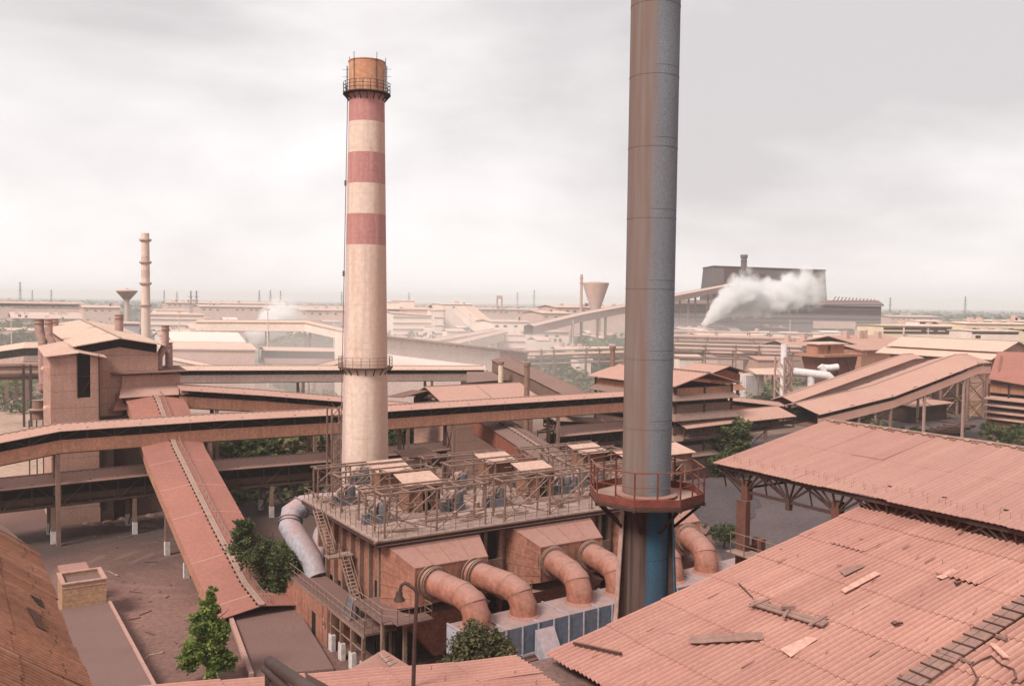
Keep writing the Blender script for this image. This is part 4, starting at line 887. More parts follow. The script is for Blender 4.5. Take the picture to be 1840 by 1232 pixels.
# clean gas elbow on the far left
T = thing('clean_gas_duct', 'thick pale grey elbow duct at the left end of the filter house', 'duct', g(560, 1010, 2))
q1, q2 = g(592, 905, 8.6), g(528, 928, 7.9); q3 = g(548, 985, 3.6)
pts = [at(640, 900, 90.5), at(575, 903, 89.5), at(545, 908, 88.5), at(524, 922, 87.5), at(521, 945, 86.5), at(535, 968, 85.5), at(560, 1004, 84.6), at(570, 1036, 83.8)]
mb = M(); mb.path(pts, [1.0, 1.0, 1.08, 1.1, 1.1, 1.1, 1.05, 1.0], 24); mb.build('bend', m_pale, T, smooth=.3)
mb = M(); mb.path([at(566, 1008, 84.8), at(572, 990, 86), at(581, 958, 87.5), at(592, 940, 88.5)], .95, 20); mb.build('riser', m_pale, T, smooth=True)
mb = M()
for i, f in ((1, .4), (2, .2), (3, .5), (3, .75)): c_ = pts[i].lerp(pts[i + 1], f); d = (pts[i + 1] - pts[i]).normalized(); mb.path([c_, c_ + d * .12], 1.2, 24)
mb.build('flange', m_blue, T, smooth=True)
mb = M()
pc_ = at(522, 950, 87.0); pc_ = E.inv(pc_)
for a, b in ((-.7, .7), (-.7, -.7), (.7, .7), (.7, -.7)): mb.bar(E(pc_[0] + a, pc_[1] + b, 0), E(pc_[0] + a, pc_[1] + b, 6.0), .16)
a_, b_ = pc_; mb.bar(E(a_ - .7, b_ - .7, 5.4), E(a_ + .7, b_ - .7, 5.4), .14); mb.bar(E(a_ - .7, b_ - .7, 5.2), E(a_ + .7, b_ - .7, 3.6), .08); mb.bar(E(a_ - .7, b_ - .7, 3.6), E(a_ + .7, b_ - .7, 5.2), .08)
mb.build('support', m_steel, T)
# ------------------------------------------------------------------ conveyor galleries
def ridge(pts, base, dr): return [lineat(x, y, base, dr) for x, y in pts]
GALG = 'covered conveyor galleries'
def gallery(lab, path, w_, h, pit=0.32, ph=1.55, mode='panel', legs=(), mroof=None, mpan=None, step=3.0, lantern=False, over=.45, rail=False, spread=None, legw=.45, white=0, name='conveyor_gallery', xb=True, group=GALG, seams=0):
    mroof = mroof or m_groof; mpan = mpan or m_panel
    path = [Vc(p) for p in path]; n = len(path); hw = w_ / 2; sd = []
    for i in range(n):
        a = (path[i] - path[i - 1]) if i else path[1] - path[0]; b = (path[i + 1] - path[i]) if i < n - 1 else a
        a = Vc((a.x, a.y, 0)).normalized(); b = Vc((b.x, b.y, 0)).normalized(); m_ = (a + b).normalized(); s_ = Vc((m_.y, -m_.x, 0)); sd.append(s_ / max(.5, s_.dot(Vc((a.y, -a.x, 0)))))
    X = lambda i, o, dz: path[i] + sd[i] * o + Z * dz
    c = path[n // 2]; T = thing(name, lab, 'conveyor', (c.x, c.y, 0), group)
    def strip(mb, o0, z0, o1, z1, o2, z2, o3, z3):
        for i in range(n - 1): mb.hexa([X(i, o0, z0), X(i + 1, o0, z0), X(i + 1, o1, z1), X(i, o1, z1), X(i, o3, z3), X(i + 1, o3, z3), X(i + 1, o2, z2), X(i, o2, z2)])
    ew = hw + over; ed = -pit * ew
    for sg in (1, -1):
        mb = M(); strip(mb, sg * .04, -.07, sg * ew, ed - .07, sg * ew, ed, sg * .04, 0); rf = mb.build('roof', mroof, T)
        if seams and sg in (1, -1):
            sm = M()
            for i in range(n - 1):
                L_ = (path[i + 1] - path[i]).length; k = max(1, int(L_ / seams)); ss = sd[i]
                for j in range(k):
                    q = path[i].lerp(path[i + 1], (j + .5) / k); sm.bar(q + ss * sg * .1 + Z * .0, q + ss * sg * ew + Z * (ed + .01), .12, .05)
            sm.build('seam_strip', m_pale2, rf)
    mb = M()
    for i in range(n - 1):
        a, b = path[i], path[i + 1]; mb.bar(a + Z * .03, b + Z * .03, .22, .07); L_ = (b - a).length; k = int(L_ / .8)
        if lantern:
            s_ = sd[i]
            for o_ in (-.2, .2): mb.bar(a + s_ * o_ + Z * .05, b + s_ * o_ + Z * .05, .2, .12)
        else:
            for j in range(k): q = a.lerp(b, (j + .5) / k); mb.bar(q + sd[i] * .13 + Z * .01, q + sd[i] * .3 - Z * .03, .25, .07)
    mb.build('ridge_cap', m_rust, T)
    if lantern:
        mb = M(); rl = M()
        for i in range(n - 1):
            a, b = path[i], path[i + 1]; L_ = (b - a).length; k = int(L_ / .9)
            for j in range(k): q = a.lerp(b, (j + .5) / k); mb.bar(q - sd[i] * .31 + Z * .02, q - sd[i] * .43 + Z * .02, .3, .14)
            rl.bar(a + sd[i] * .75 + Z * .45, b + sd[i] * .75 + Z * .45, .045); rl.bar(a + sd[i] * .75 + Z * .2, b + sd[i] * .75 + Z * .2, .035)
            for j in range(int(L_ / 1.4)): q = a.lerp(b, (j + .5) / int(L_ / 1.4)) + sd[i] * .75; rl.bar(q - Z * .3, q + Z * .48, .045)
        mb.build('vent_slot', m_dark, T, kind='stuff'); rl.build('guard_rail', m_rust, T)
    if mode == 'panel':
        for sg in (1, -1):
            mb = M(); strip(mb, sg * (hw - .05), -h, sg * hw, -h, sg * hw, -h + ph, sg * (hw - .05), -h + ph); mb.build('side_panel', mpan, T)
    if mode == 'closed':
        for sg in (1, -1):
            mb = M(); strip(mb, sg * (hw - .05), -h, sg * hw, -h, sg * hw, ed - .02, sg * (hw - .05), ed - .02); mb.build('side_wall', mpan, T)
    mb = M(); strip(mb, -hw + .06, -h - .14, hw - .06, -h - .14, hw - .06, -h - .01, -hw + .06, -h - .01)
    mb.build('floor', m_steel, T)
    if mode == 'truss':
        for sg in (1, -1):
            mb = M(); strip(mb, sg * (hw - .3), -h + .5, sg * (hw - .25), -h + .5, sg * (hw - .25), -h + 1.25, sg * (hw - .3), -h + 1.25); mb.build('belt_guard', m_steel, T)
    if mode != 'closed':
        mb = M(); zt_ = ed - .12; strip(mb, -.5, -h + .5, .5, -h + .5, .5, zt_, -.5, zt_); mb.build('dark_belt_fill', m_dark, T)  # dark block around the belt, added so the open strip looks shaded
    fr = M()
    for i in range(n - 1):
        L_ = (path[i + 1] - path[i]).length; k = max(1, int(L_ / step))
        for sg in (1, -1):
            o_ = sg * (hw - .1)
            for z0 in ((-h,) if mode == 'panel' else (-h, ed - .22)): fr.bar(X(i, o_, z0), X(i + 1, o_, z0), .16, .24)
            if mode == 'closed': continue
            for j in range(k + 1):
                q = path[i].lerp(path[i + 1], j / k); s_ = sd[i].lerp(sd[i + 1], j / k); fr.bar(q + s_ * o_ - Z * h, q + s_ * o_ + Z * (ed + .2), .13)
                if j < k:
                    q2 = path[i].lerp(path[i + 1], (j + 1) / k); z0, z1 = (-h + ph if mode == 'panel' else -h), ed + .2
                    if j % 2: z0, z1 = z1, z0
                    fr.bar(q + s_ * o_ + Z * z0, q2 + s_ * o_ + Z * z1, .09)
    fr.build('frame', m_steel, T)
    for lg in legs:
        q, zb = lg[0], 0
        best = min(((q - Vc(p)).xy.length, i) for i, p in enumerate(path)); i = min(best[1], n - 2)
        # nearest segment
        bi = min(range(n - 1), key=lambda k: abs((q - path[k]).xy.dot((path[k + 1] - path[k]).xy) / (path[k + 1] - path[k]).xy.length_squared - .5))
        a, b = path[bi], path[bi + 1]; t = (q - a).xy.dot((b - a).xy) / (b - a).xy.length_squared; q = a.lerp(b, t); s_ = sd[bi]; sp = spread or hw - .2
        zt = q.z - h - .15
        for sg in (1, -1):
            mb = M(); mb.bar(q * 1 + s_ * sg * sp + Z * (zt - q.z), Vc((q.x, q.y, white)) + s_ * sg * sp, legw); mb.build('leg', lg[1] if len(lg) > 1 else m_rust, T)
        if xb:
            m1 = M(); k = max(1, int(zt / 4.5))
            for j in range(k):
                z0, z1 = zt * j / k, zt * (j + 1) / k; A_ = Vc((q.x, q.y, z0)); B_ = Vc((q.x, q.y, z1)); m1.bar(A_ + s_ * sp, B_ - s_ * sp, .1); m1.bar(A_ - s_ * sp, B_ + s_ * sp, .1); m1.bar(B_ - s_ * sp, B_ + s_ * sp, .14)
            m1.build('cross_brace', m_steel, T)
        if white:
            for sg in (1, -1): mb = M(); mb.bar(Vc((q.x, q.y, 0)) + s_ * sg * sp, Vc((q.x, q.y, white)) + s_ * sg * sp, legw + .12); mb.build('whitewashed_foot', m_white, T)
    return T
# main gallery across the picture
b1 = W(-54.8, 107, 0)
def gl(px, py=700): return lineat(px, py, b1, U)
pth = ridge([(105, 760.5), (380, 743.5), (612, 733)], b1, U)
pre = [pth[0] - U * 16 - Z * 2.4]
gallery('long orange sided gallery with an open strip under its roof, left of the striped chimney', pre + pth, 3.2, 3.35, legs=[(gl(100),), (gl(372),), (gl(596),)], legw=.5)
pth = ridge([(622, 732), (800, 721), (960, 711.5), (1140, 701)], b1, U)
gallery('orange sided gallery crossing between the striped chimney and the grey stack', pth, 3.2, 3.35, legs=[(gl(726),), (gl(808),), (gl(995),)], legw=.45)
mb = M(); q = gl(704, 750); F_ = Fr((q.x, q.y)); zz = hat(q, 729)
# lower truss gallery behind it
b2 = W(-48.8, 114.0, 0)
def gl2(px, py=800): return lineat(px, py, b2, U)
gallery('low dusty truss gallery with black openings on the far left under the main gallery', ridge([(-60, 862), (0, 858.5), (300, 830)], b2, U), 5.4, 3.6, pit=.28, mode='truss', legs=[(gl2(-20),), (gl2(90),), (gl2(235),)], white=1.5, mroof=m_groof)
gallery('low truss gallery on short white footed posts left of the striped chimney', ridge([(372, 827), (592, 811)], b2, U), 5.4, 3.6, pit=.28, mode='truss', legs=[(gl2(478),), (gl2(575),)], white=1.5)
gallery('low truss gallery behind the deck sheds right of the striped chimney', ridge([(600, 810.5), (800, 792)], b2, U), 5.0, 3.4, pit=.28, mode='truss', legs=[(gl2(760),)])
gallery('low truss gallery left of the grey stack behind the deck', ridge([(985, 767), (1200, 748)], b2, U), 6.4, 4.2, pit=.3, mode='truss', legs=[(gl2(1060),)])
gallery('broken roofed truss gallery under the main gallery left of the grey stack', ridge([(985, 747), (1090, 752)], gl2(985) + V * 9, U), 3, 2.0, mode='truss')
# inclined conveyor running toward the viewer on the left
b3 = W(-32.35, 95.85, 0)
def c1(px, py=900): return lineat(px, py, b3, V)
pth = ridge([(266, 690), (284, 718), (315, 803), (385, 944), (440, 1048), (471, 1087)], b3, V)[::-1]
lg = [(W(-34.6, 94.4, 0) + U * 3,), (W(-39.4, 103, 0) + U * 3,), (b3 + V * -7,), (b3 + V * -12,)]
gallery('wide red covered conveyor sloping down toward the viewer with a slotted ridge', pth, 6.9, 2.6, pit=.16, mode='closed', legs=lg, mroof=m_croof, mpan=m_panel, lantern=True, white=1.6, spread=2.75, xb=False, over=.3, seams=6.5)
# ramp slab below its mouth
mb = M()
mb.slab([g(412, 1108, .9), g(530, 1085, .9), g(600, 1200, .25), g(450, 1215, .25)], .9)
mb.build('concrete_ramp', m_slab, label='broad dusty concrete ramp below the end of the red sloping conveyor', cat='ramp')
mb = M(); p_, q_ = g(413, 1108, .9), g(452, 1216, .3); mb.bar(p_ + Z * .1, q_ + Z * .1, .35, .45); mb.build('retaining_curb', m_curb, label='pale tapering kerb along the left side of the ramp', cat='kerb')

# gallery leaving the tower to the right
b4 = at(323, 691, 125.0)
gallery('gallery sloping down right from the left tower behind the main gallery', ridge([(318, 690), (470, 700), (620, 712.5), (760, 726)], b4, U), 3.2, 3.1, legs=[(lineat(385, 700, b4, U),), (lineat(560, 700, b4, U),)], rail=True)
b5 = at(323, 657, 175.0)
gallery('pale roofed level gallery farther back, passing behind the chimney ring', ridge([(250, 656), (323, 656.5), (618, 656.5), (868, 657)], b5, U), 4.0, 3.3, legs=[(lineat(540, 660, b5, U),), (lineat(770, 660, b5, U),)], mroof=m_lroof, mpan=m_farw)
b6 = at(309, 618, 230.0)
gallery('hazy gallery running right from the long pink shed', ridge([(470, 622), (618, 625)], b6, U), 5, 4.6, legs=[(lineat(560, 660, b6, U),)], mroof=m_lroof, mpan=m_farw)
b7 = at(366, 574, 340.0)
gallery('far pale gallery with a bend, in front of the small steam cloud', ridge([(355, 574), (552, 575)], b7, WF.u) + [at(640, 594, 330)], 4.5, 4.2, mode='closed', legs=[(at(553, 590, 340),), (at(480, 590, 340),), (at(420, 590, 340),)], mroof=m_lroof, mpan=m_beige)
# conveyors coming down toward the viewer in the middle
b8 = at(928, 652, 178.0)
gallery('dusty conveyor descending right from the big pale hall wall', ridge([(905, 640), (928, 652), (985, 676), (1060, 713)], b8, V)[::-1], 5.5, 3.0, pit=.2, mode='closed', mroof=m_croof2, mpan=m_tier, over=.3)
b9 = at(905, 762, 142.0)
gallery('red sided conveyor plunging down to the deck sheds from under the main gallery', ridge([(875, 744), (905, 761), (990, 815), (1040, 846)], b9, V)[::-1], 5.2, 3.0, pit=.12, mode='closed', mroof=m_croof2, mpan=m_red, lantern=True, over=.25)
# pink roofed galleries right of the stack
bA = at(1271, 742, 158.0)
gallery('wide pink roofed gallery on a truss right of the tiered tower', ridge([(1200, 749), (1271, 741), (1396, 729)], bA, U), 8.5, 3.4, pit=.30, mode='truss', legs=[(lineat(1345, 780, bA, U),)], mroof=m_groof)
gallery('orange sided gallery behind the wide pink one', ridge([(1255, 705), (1400, 722)], at(1275, 705, 178), U), 4, 3.2, mode='panel', mroof=m_groof, mpan=m_red)
bB = at(1449, 719, 172.0)
R2p = ridge([(1428, 724), (1450, 719), (1563, 693), (1640, 665), (1716, 636.5), (1738, 636)], bB, U)
def rl(px, py=700): return lineat(px, py, bB, U)
gallery('broad pink covered incline with pale side wall climbing right to the transfer house', R2p, 11.0, 4.0, pit=.27, mode='panel', ph=1.6, legs=[(rl(1503),), (rl(1560),), (rl(1620), m_curb), (rl(1690), m_curb)], mroof=m_groof, mpan=m_pale2, over=.3, step=5)
bC = at(1408, 711, 196.0)
gallery('narrow pink covered incline behind the broad one on the right', ridge([(1405, 712), (1622, 636), (1640, 635)], bC, U), 5.5, 4.5, pit=.3, mode='closed', mroof=m_groof, mpan=m_clad)

# ------------------------------------------------------------------ buildings with gable roofs
def gable(name, lab, cat, F, a0, a1, b0, b1, ze, zr, axis='b', mw=None, mr=None, ov=.6, gap=0.0, wall0=0.0, group=None, thick=.12, T=None, rise=0.0):
    mw = mw or m_clad; mr = mr or m_groof
    T = T or thing(name, lab, cat, F((a0 + a1) / 2, (b0 + b1) / 2, 0), group)
    zw = ze - gap
    if axis == 'b':
        am = (a0 + a1) / 2
        mb = M(); mb.add([F(a0, b0, wall0), F(a1, b0, wall0), F(a1, b0, zw), F(am, b0, zr - gap), F(a0, b0, zw), F(a0, b1, wall0), F(a1, b1, wall0), F(a1, b1, zw + rise), F(am, b1, zr - gap + rise), F(a0, b1, zw + rise)],
                         [(0, 1, 2, 3, 4), (9, 8, 7, 6, 5), (1, 6, 7, 2), (5, 0, 4, 9), (2, 7, 8, 3), (3, 8, 9, 4), (0, 5, 6, 1)]); mb.build('wall', mw, T)
        sl = (zr - ze) / (am - a0)
        for s_, ae in ((-1, a0 - ov), (1, a1 + ov)):
            mb = M(); mb.slab([F(am + s_ * .02, b0 - ov, zr + .1), F(ae, b0 - ov, ze - sl * ov + .1), F(ae, b1 + ov, ze - sl * ov + .1 + rise), F(am + s_ * .02, b1 + ov, zr + .1 + rise)], thick); mb.build('roof', mr, T)
        mb = M(); mb.bar(F(am, b0 - ov, zr + .12), F(am, b1 + ov, zr + .12 + rise), .3, .1); mb.build('ridge_cap', m_rust, T)
        if gap > .3:
            mb = M(); mb.add([F(a0 + .1, b0 + .3, zw - .2), F(a1 - .1, b0 + .3, zw - .2), F(a1 - .1, b0 + .3, ze), F(am, b0 + .3, zr), F(a0 + .1, b0 + .3, ze)], [(0, 1, 2, 3, 4)])
            mb.add([F(a0 + .3, b0 + .2, zw - .2), F(a0 + .3, b1, zw - .2), F(a0 + .3, b1, ze + .1 + rise), F(a0 + .3, b0 + .2, ze + .1)], [(0, 1, 2, 3)]); mb.build('opening', m_dark, T)
    else:
        bm = (b0 + b1) / 2
        mb = M(); mb.add([F(a0, b0, wall0), F(a0, b1, wall0), F(a0, b1, zw), F(a0, bm, zr - gap), F(a0, b0, zw), F(a1, b0, wall0), F(a1, b1, wall0), F(a1, b1, zw), F(a1, bm, zr - gap), F(a1, b0, zw)],
                         [(4, 3, 2, 1, 0), (5, 6, 7, 8, 9), (0, 5, 9, 4), (6, 1, 2, 7), (9, 8, 3, 4), (8, 7, 2, 3), (0, 1, 6, 5)]); mb.build('wall', mw, T)
        sl = (zr - ze) / (bm - b0)
        for s_, be in ((-1, b0 - ov), (1, b1 + ov)):
            mb = M(); mb.slab([F(a0 - ov, bm + s_ * .02, zr + .1), F(a1 + ov, bm + s_ * .02, zr + .1), F(a1 + ov, be, ze - sl * ov + .1), F(a0 - ov, be, ze - sl * ov + .1)], thick); mb.build('roof', mr, T)
        mb = M(); mb.bar(F(a0 - ov, bm, zr + .12), F(a1 + ov, bm, zr + .12), .3, .1); mb.build('ridge_cap', m_rust, T)
        if gap > .3:
            mb = M(); mb.box(F, a0 + .05, a1 - .05, b0 + .3, b1 - .3, zw - .3, ze); mb.build('opening', m_dark, T)
    return T
# left transfer tower: hall, front tower, head house, chutes
pr = at(284, 640, 124.0); F2 = Fr((pr.x, pr.y)); HW2 = 9.9; zr = hat(F2(-HW2 / 2, -.8, 0), 607) - .1; ze = hat(pr, 618.5)
T = gable('transfer_house', 'big brown clad transfer house with a pale gable roof at the left', 'building', F2, -HW2, 0, 0, 40, ze, zr, mw=m_clad, mr=m_lroof, ov=.9, gap=1.2, rise=1.5)
mb = M(); mb.bar(F2(-HW2 * .42, -.95, zr + .1 - (zr - ze) * .0), F2(-HW2 * .42, 40, zr + 1.55 - (zr - ze) * .0), .06, .05) if False else None
for f in (.5,):
    for b_ in (9, 22): mb.bar(F2(-HW2 - .9, b_, ze - .17 + 1.5 * b_ / 40 - (zr - ze) * .9 / (HW2 / 2) * .8), F2(-HW2 / 2, b_, zr + .16 + 1.5 * b_ / 40), .12, .05)
mb.build('roof_seam', m_rust, T)
pt = at(178, 645, 117.5); F1 = Fr((pt.x, pt.y)); TW, TD = 5.75, 10.5; zt = hat(pt, 637)
T = thing('clad_tower', 'square brown clad tower with a tall dark opening and torn roof', 'building', F1(-TW / 2, TD / 2, 0))
oa, ob, oz0, oz1 = -2.55, -1.05, hat(pt, 713), zt - .05
mb = M(); mb.box(F1, -TW, oa, 0, .2, 0, zt); mb.box(F1, ob, 0, 0, .2, 0, zt); mb.box(F1, oa, ob, 0, .2, 0, oz0); mb.box(F1, -TW, -TW + .2, .2, TD, 0, zt); mb.box(F1, -.2, 0, .2, TD, 0, zt); mb.box(F1, -TW + .2, -.2, TD - .2, TD, 0, zt); mb.build('wall', m_clad, T)
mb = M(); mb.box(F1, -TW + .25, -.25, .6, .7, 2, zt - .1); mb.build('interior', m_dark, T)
mb = M(); mb.bar(F1(oa - .06, -.05, oz0), F1(oa - .06, -.05, zt), .14); mb.bar(F1(-.02, -.06, 2), F1(-.02, -.06, zt), .16); mb.bar(F1(oa, .3, (oz0 + oz1) / 2), F1(ob, .3, (oz0 + oz1) / 2), .08); mb.bar(F1(-1.2, .4, oz0 + 2), F1(-2.4, .5, oz0), .1); mb.build('frame', m_steel, T)
mb = M(); k = zt
mb.slab([F1(-TW - .7, -.5, k - .1), F1(-TW * .42, -.55, k + .35), F1(-TW * .42, TD + .4, k + 1.5), F1(-TW - .7, TD + .4, k + .7)], .09)
mb.slab([F1(-TW * .41, -.55, k + .38), F1(.9, -.5, k - .35), F1(.9, TD, k + .5), F1(-TW * .41, TD + .4, k + 1.5)], .09)
mb.build('roof', m_shroof, T)
mb = M()
for zf, o_ in ((.93, .9), (.70, .7), (.56, .9)): mb.hexa([F1(-TW - .02, .6, zt * zf - 1.3), F1(-TW - o_, .8, zt * zf - .3), F1(-TW - o_, 3, zt * zf - .3), F1(-TW - .02, 3, zt * zf - 1.3), F1(-TW - .02, .6, zt * zf), F1(-TW - o_ + .2, .8, zt * zf), F1(-TW - o_ + .2, 3, zt * zf), F1(-TW - .02, 3, zt * zf)])
mb.build('side_hood', m_pale2, T)
mb = M(); mb.box(F1, .02, 1.7, .1, .3, 0, 9.5); mb.build('wall', m_steel, T)
ph_ = at(219, 690, 121.0); F3 = Fr((ph_.x, ph_.y)); w3 = 7.6
z_ = lambda y: hat(ph_, y)
T = thing('head_house', 'small brown head house with skirt roof over the top of the red conveyor', 'building', F3(w3 / 2, 2, 0))
mb = M(); mb.box(F3, 0, w3, 0, 6, z_(697), z_(675)); mb.build('wall', m_clad, T)
mb = M(); mb.slab([F3(-1.3, -1.0, z_(671)), F3(w3 + .9, -1.0, z_(669)), F3(w3 + .9, 5, z_(664)), F3(-1.3, 5, z_(664))], .12); mb.build('roof', m_steel, T)
mb = M(); mb.slab([F3(-.6, -1.6, z_(712)), F3(w3 + .9, -1.6, z_(710)), F3(w3 + .2, .0, z_(695)), F3(-.1, .0, z_(696))], .08); mb.build('skirt_roof', m_groof, T)
mb = M()
for a in (.1, w3 / 2, w3 - .1): mb.bar(F3(a, .1, z_(676)), F3(a, .1, z_(669)), .12)
for a, b in ((0.2, .2), (w3 - .2, .2), (.2, 5.8), (w3 - .2, 5.8)): mb.bar(F3(a, b, 0), F3(a, b, z_(697)), .4)
mb.build('column', m_steel, T)
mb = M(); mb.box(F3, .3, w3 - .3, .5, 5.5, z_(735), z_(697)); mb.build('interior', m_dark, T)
T = thing('ore_chute', 'slanting brown chute between the clad tower and the head house', 'chute', F1(2, 2, 0))
q0, q1 = at(180, 668, 121), at(207, 722, 121); mb = M()
mb.hexa([q0 - Z * 2.0, q1 - Z * 2.6 + U * .2, q1 - Z * 2.6 + V * 3 + U * .2, q0 - Z * 2.0 + V * 3, q0 + Z * .4, q1 + Z * .2 + U * 1.2, q1 + Z * .2 + V * 3 + U * 1.2, q0 + Z * .4 + V * 3]); mb.build('trough', m_clad, T)
mb = M(); mb.bar(q0 - Z * .8 - V * .05, q1 - Z * .9 - V * .05 + U * .5, .1); mb.bar(q0.lerp(q1, .5) - Z * 2 - V * .05, q0.lerp(q1, .5) + Z * .2 - V * .05, .1); mb.build('rib', m_steel, T)
mb = M(); F_ = F1; mb.box(F_, .3, 6.2, 1.5, 5, 0, hat(pt, 752)); mb.build('dark_substructure', m_steel, label='dark steelwork between the clad tower and the conveyor foot', cat='steelwork')
mb = M(); c_ = at(213, 722, 121); mb.lathe(c_ - Z * 1.0, [(1.6, 0), (.5, 1.2), (.3, 2.2)], 4); mb.build('spill_cone', m_hood, label='pyramid shaped spill hopper under the slanting chute', cat='hopper')
VG = 'vent pipes around the left transfer house'
def pipe(lab, pts, rr, m_=None, bands=True):
    T = thing('vent_pipe', lab, 'vent pipe', (pts[0].x, pts[0].y, min(p.z for p in pts)), VG)
    mb = M(); mb.path(pts, rr, 14); mb.build('pipe', m_ or m_curb, T, smooth=True)
    mb = M(); q = pts[-1]; d = (pts[-1] - pts[-2]).normalized()
    for o_ in (.06, .6): mb.path([q - d * (o_ + .06), q - d * o_], rr + .12, 14)
    mb.build('collar', m_rust, T)
pipe('tall pale vent pipe left of the clad tower, kinked near its top', [at(79, 705, 126), at(77, 640, 126), at(77, 608, 126), at(71, 598, 126), at(70, 573, 126)], .62)
pipe('elbowed vent pipe at the left eave of the transfer house', [at(104, 632, 126), at(97, 622, 126), at(90, 608, 126), at(88, 604, 126), at(88, 573, 126)], .5, m_curb)
pipe('stubby vent pipe behind the left roof eave', [at(98, 600, 150), at(98, 572, 150)], .6, m_curb)
pipe('round vent pipe standing behind the right roof slope', [at(214, 605, 140), at(214, 565, 140)], .62, m_curb)
pipe('rusty vent pipe at the right eave corner of the transfer house', [at(285, 662, 126), at(286, 640, 126), at(296, 622, 126), at(297, 616, 126), at(297, 584, 126)], .5, m_curb)
pipe('shorter rusty vent pipe outermost on the right', [at(304, 662, 128), at(303, 615, 128)], .52, m_curb)
T = thing('dust_hopper', 'small rusty cyclone hopper on legs left of the clad tower', 'hopper', g(72, 770, 0))
c_ = at(71, 716, 128); mb = M(); mb.lathe(c_ - Z * 3, [(1.0, 0), (1.0, 1.3), (1.5, 1.35), (1.5, 1.5), (.95, 1.6), (.95, 2.7), (1.05, 2.8)], 16); mb.build('drum', m_rust, T)
mb = M(); [mb.bar(c_ + Vc((dx, dy, -3)), Vc((c_.x + dx, c_.y + dy, 0)), .15) for dx in (-1, 1) for dy in (-1, 1)]; mb.build('leg', m_steel, T)
T = thing('flare_duct', 'small kinked dust cowl at the foot of the tall vent pipe', 'duct', at(76, 702, 125)); mb = M(); mb.path([at(77, 688, 125), at(78, 698, 125), at(74, 704, 125)], [.9, .8, .5], 12); mb.build('cowl', m_curb, T)

# tiered tower right of the middle
pc = at(1214, 691, 150.0); F4 = Fr((pc.x, pc.y)); AW, BW = 13.5, 22
z4 = lambda y: hat(pc, y)
T = thing('tiered_tower', 'tiered red brown tower with flared skirts behind the grey stack', 'building', F4(AW / 2, BW / 2, 0))
zr = hat(F4(AW / 2, 0, 0), 668)
for s_, ae in ((-1, -1.2), (1, AW + 1.2)):
    mb = M(); mb.slab([F4(AW / 2, -1.2, zr), F4(ae, -1.2, z4(692)), F4(ae, BW + 1, z4(692)), F4(AW / 2, BW + 1, zr)], .15); mb.build('roof', m_groof, T)
mb = M(); mb.bar(F4(AW / 2, -1.2, zr + .05), F4(AW / 2, BW + 1, zr + .05), .4, .12)
for k in range(26): q = F4(AW / 2 - .3, -1 + k * .9, zr - .04); mb.bar(q, q - U * .35, .4, .08)
mb.build('ridge_cap', m_rust, T)
for (y0, y1, y2) in ((698, 709, 719), (728, 743, 755), (767, 782, 791), (803, 815, 822)):
    mb = M(); mb.box(F4, 0, AW, 0, BW, z4(y1), z4(y0)); mb.build('wall', m_tier if y0 > 700 else m_panel, T)
    mb = M(); zb, zt_ = z4(y2), z4(y1); o_ = 1.0
    for pa_, pb_, pc_, pd_ in ((F4(-o_, -o_, zb), F4(AW + o_, -o_, zb), F4(AW, -.02, zt_), F4(0, -.02, zt_)), (F4(-o_, BW + o_, zb), F4(-o_, -o_, zb), F4(-.02, 0, zt_), F4(-.02, BW, zt_)), (F4(AW + o_, -o_, zb), F4(AW + o_, BW + o_, zb), F4(AW + .02, BW, zt_), F4(AW + .02, 0, zt_))): mb.slab([pa_, pb_, pc_, pd_], .1)
    mb.build('skirt_roof', m_tier, T)
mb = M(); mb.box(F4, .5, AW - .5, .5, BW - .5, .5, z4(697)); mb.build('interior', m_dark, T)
mb = M()
for a in (.1, AW / 2, AW - .1):
    for b in (.1, BW / 2, BW - .1): mb.bar(F4(a, b, 0), F4(a, b, z4(695)), .4)
mb.build('column', m_steel, T)
T = thing('pier_wall', 'dark masonry base of the tiered tower', 'wall', F4(5, 5, 0)); mb = M(); mb.box(F4, 1, AW - 1, -.8, -.55, 0, z4(826)); mb.build('wall', m_steel, T)
pd = at(1276, 669, 188.0); F5 = Fr((pd.x, pd.y)); z5 = lambda y: hat(pd, y)
T = gable('orange_tower', 'small orange walled tower with a pink gable roof right of the tiered tower', 'building', F5, 0, 9, 0, 8, z5(668), hat(F5(4.5, 0, 0), 657), mw=m_red, mr=m_groof, ov=1.4, gap=.8, wall0=z5(690))
mb = M(); mb.slab([F5(-1, -1, z5(702)), F5(10, -1, z5(702)), F5(9, -.02, z5(692)), F5(0, -.02, z5(692))], .1); mb.build('skirt_roof', m_panel, T)
mb = M(); [mb.bar(F5(a, b, 0), F5(a, b, z5(690)), .5) for a in (.3, 4.5, 8.7) for b in (.3, 7.5)]; mb.build('column', m_rust, T)
# flat roofed shed in front of the pale hall
ps = at(771, 695, 150.0); F6 = Fr((ps.x, ps.y)); L6 = (lineat(927, 685.5, ps, U) - ps).length
zs = ps.z; T = gable('roofed_shed', 'dark open ended shed with a wide pink roof just behind the main gallery', 'building', F6, 0, L6, -5.6, 5.6, zs - 1.9, zs, axis='a', mw=m_clad, mr=m_groof, ov=.8, gap=1.3)
mb = M(); mb.slab([F6(-5.5, -1.5, zs - 1.3), F6(-.8, -1.5, zs - .4), F6(-.8, 5, zs - .9), F6(-5.5, 5, zs - 1.8)], .1); mb.build('canopy', m_steel, T)
mb = M(); mb.box(F6, -.9, -.1, -4, 4, zs - 5, zs - 2); mb.build('opening', m_dark, T); mb = M(); mb.bar(F6(L6 * .52, -6.3, zs - 1.95), F6(L6 * .52, 0, zs + .12), .15, .05); mb.build('seam_strip', m_rust, T)
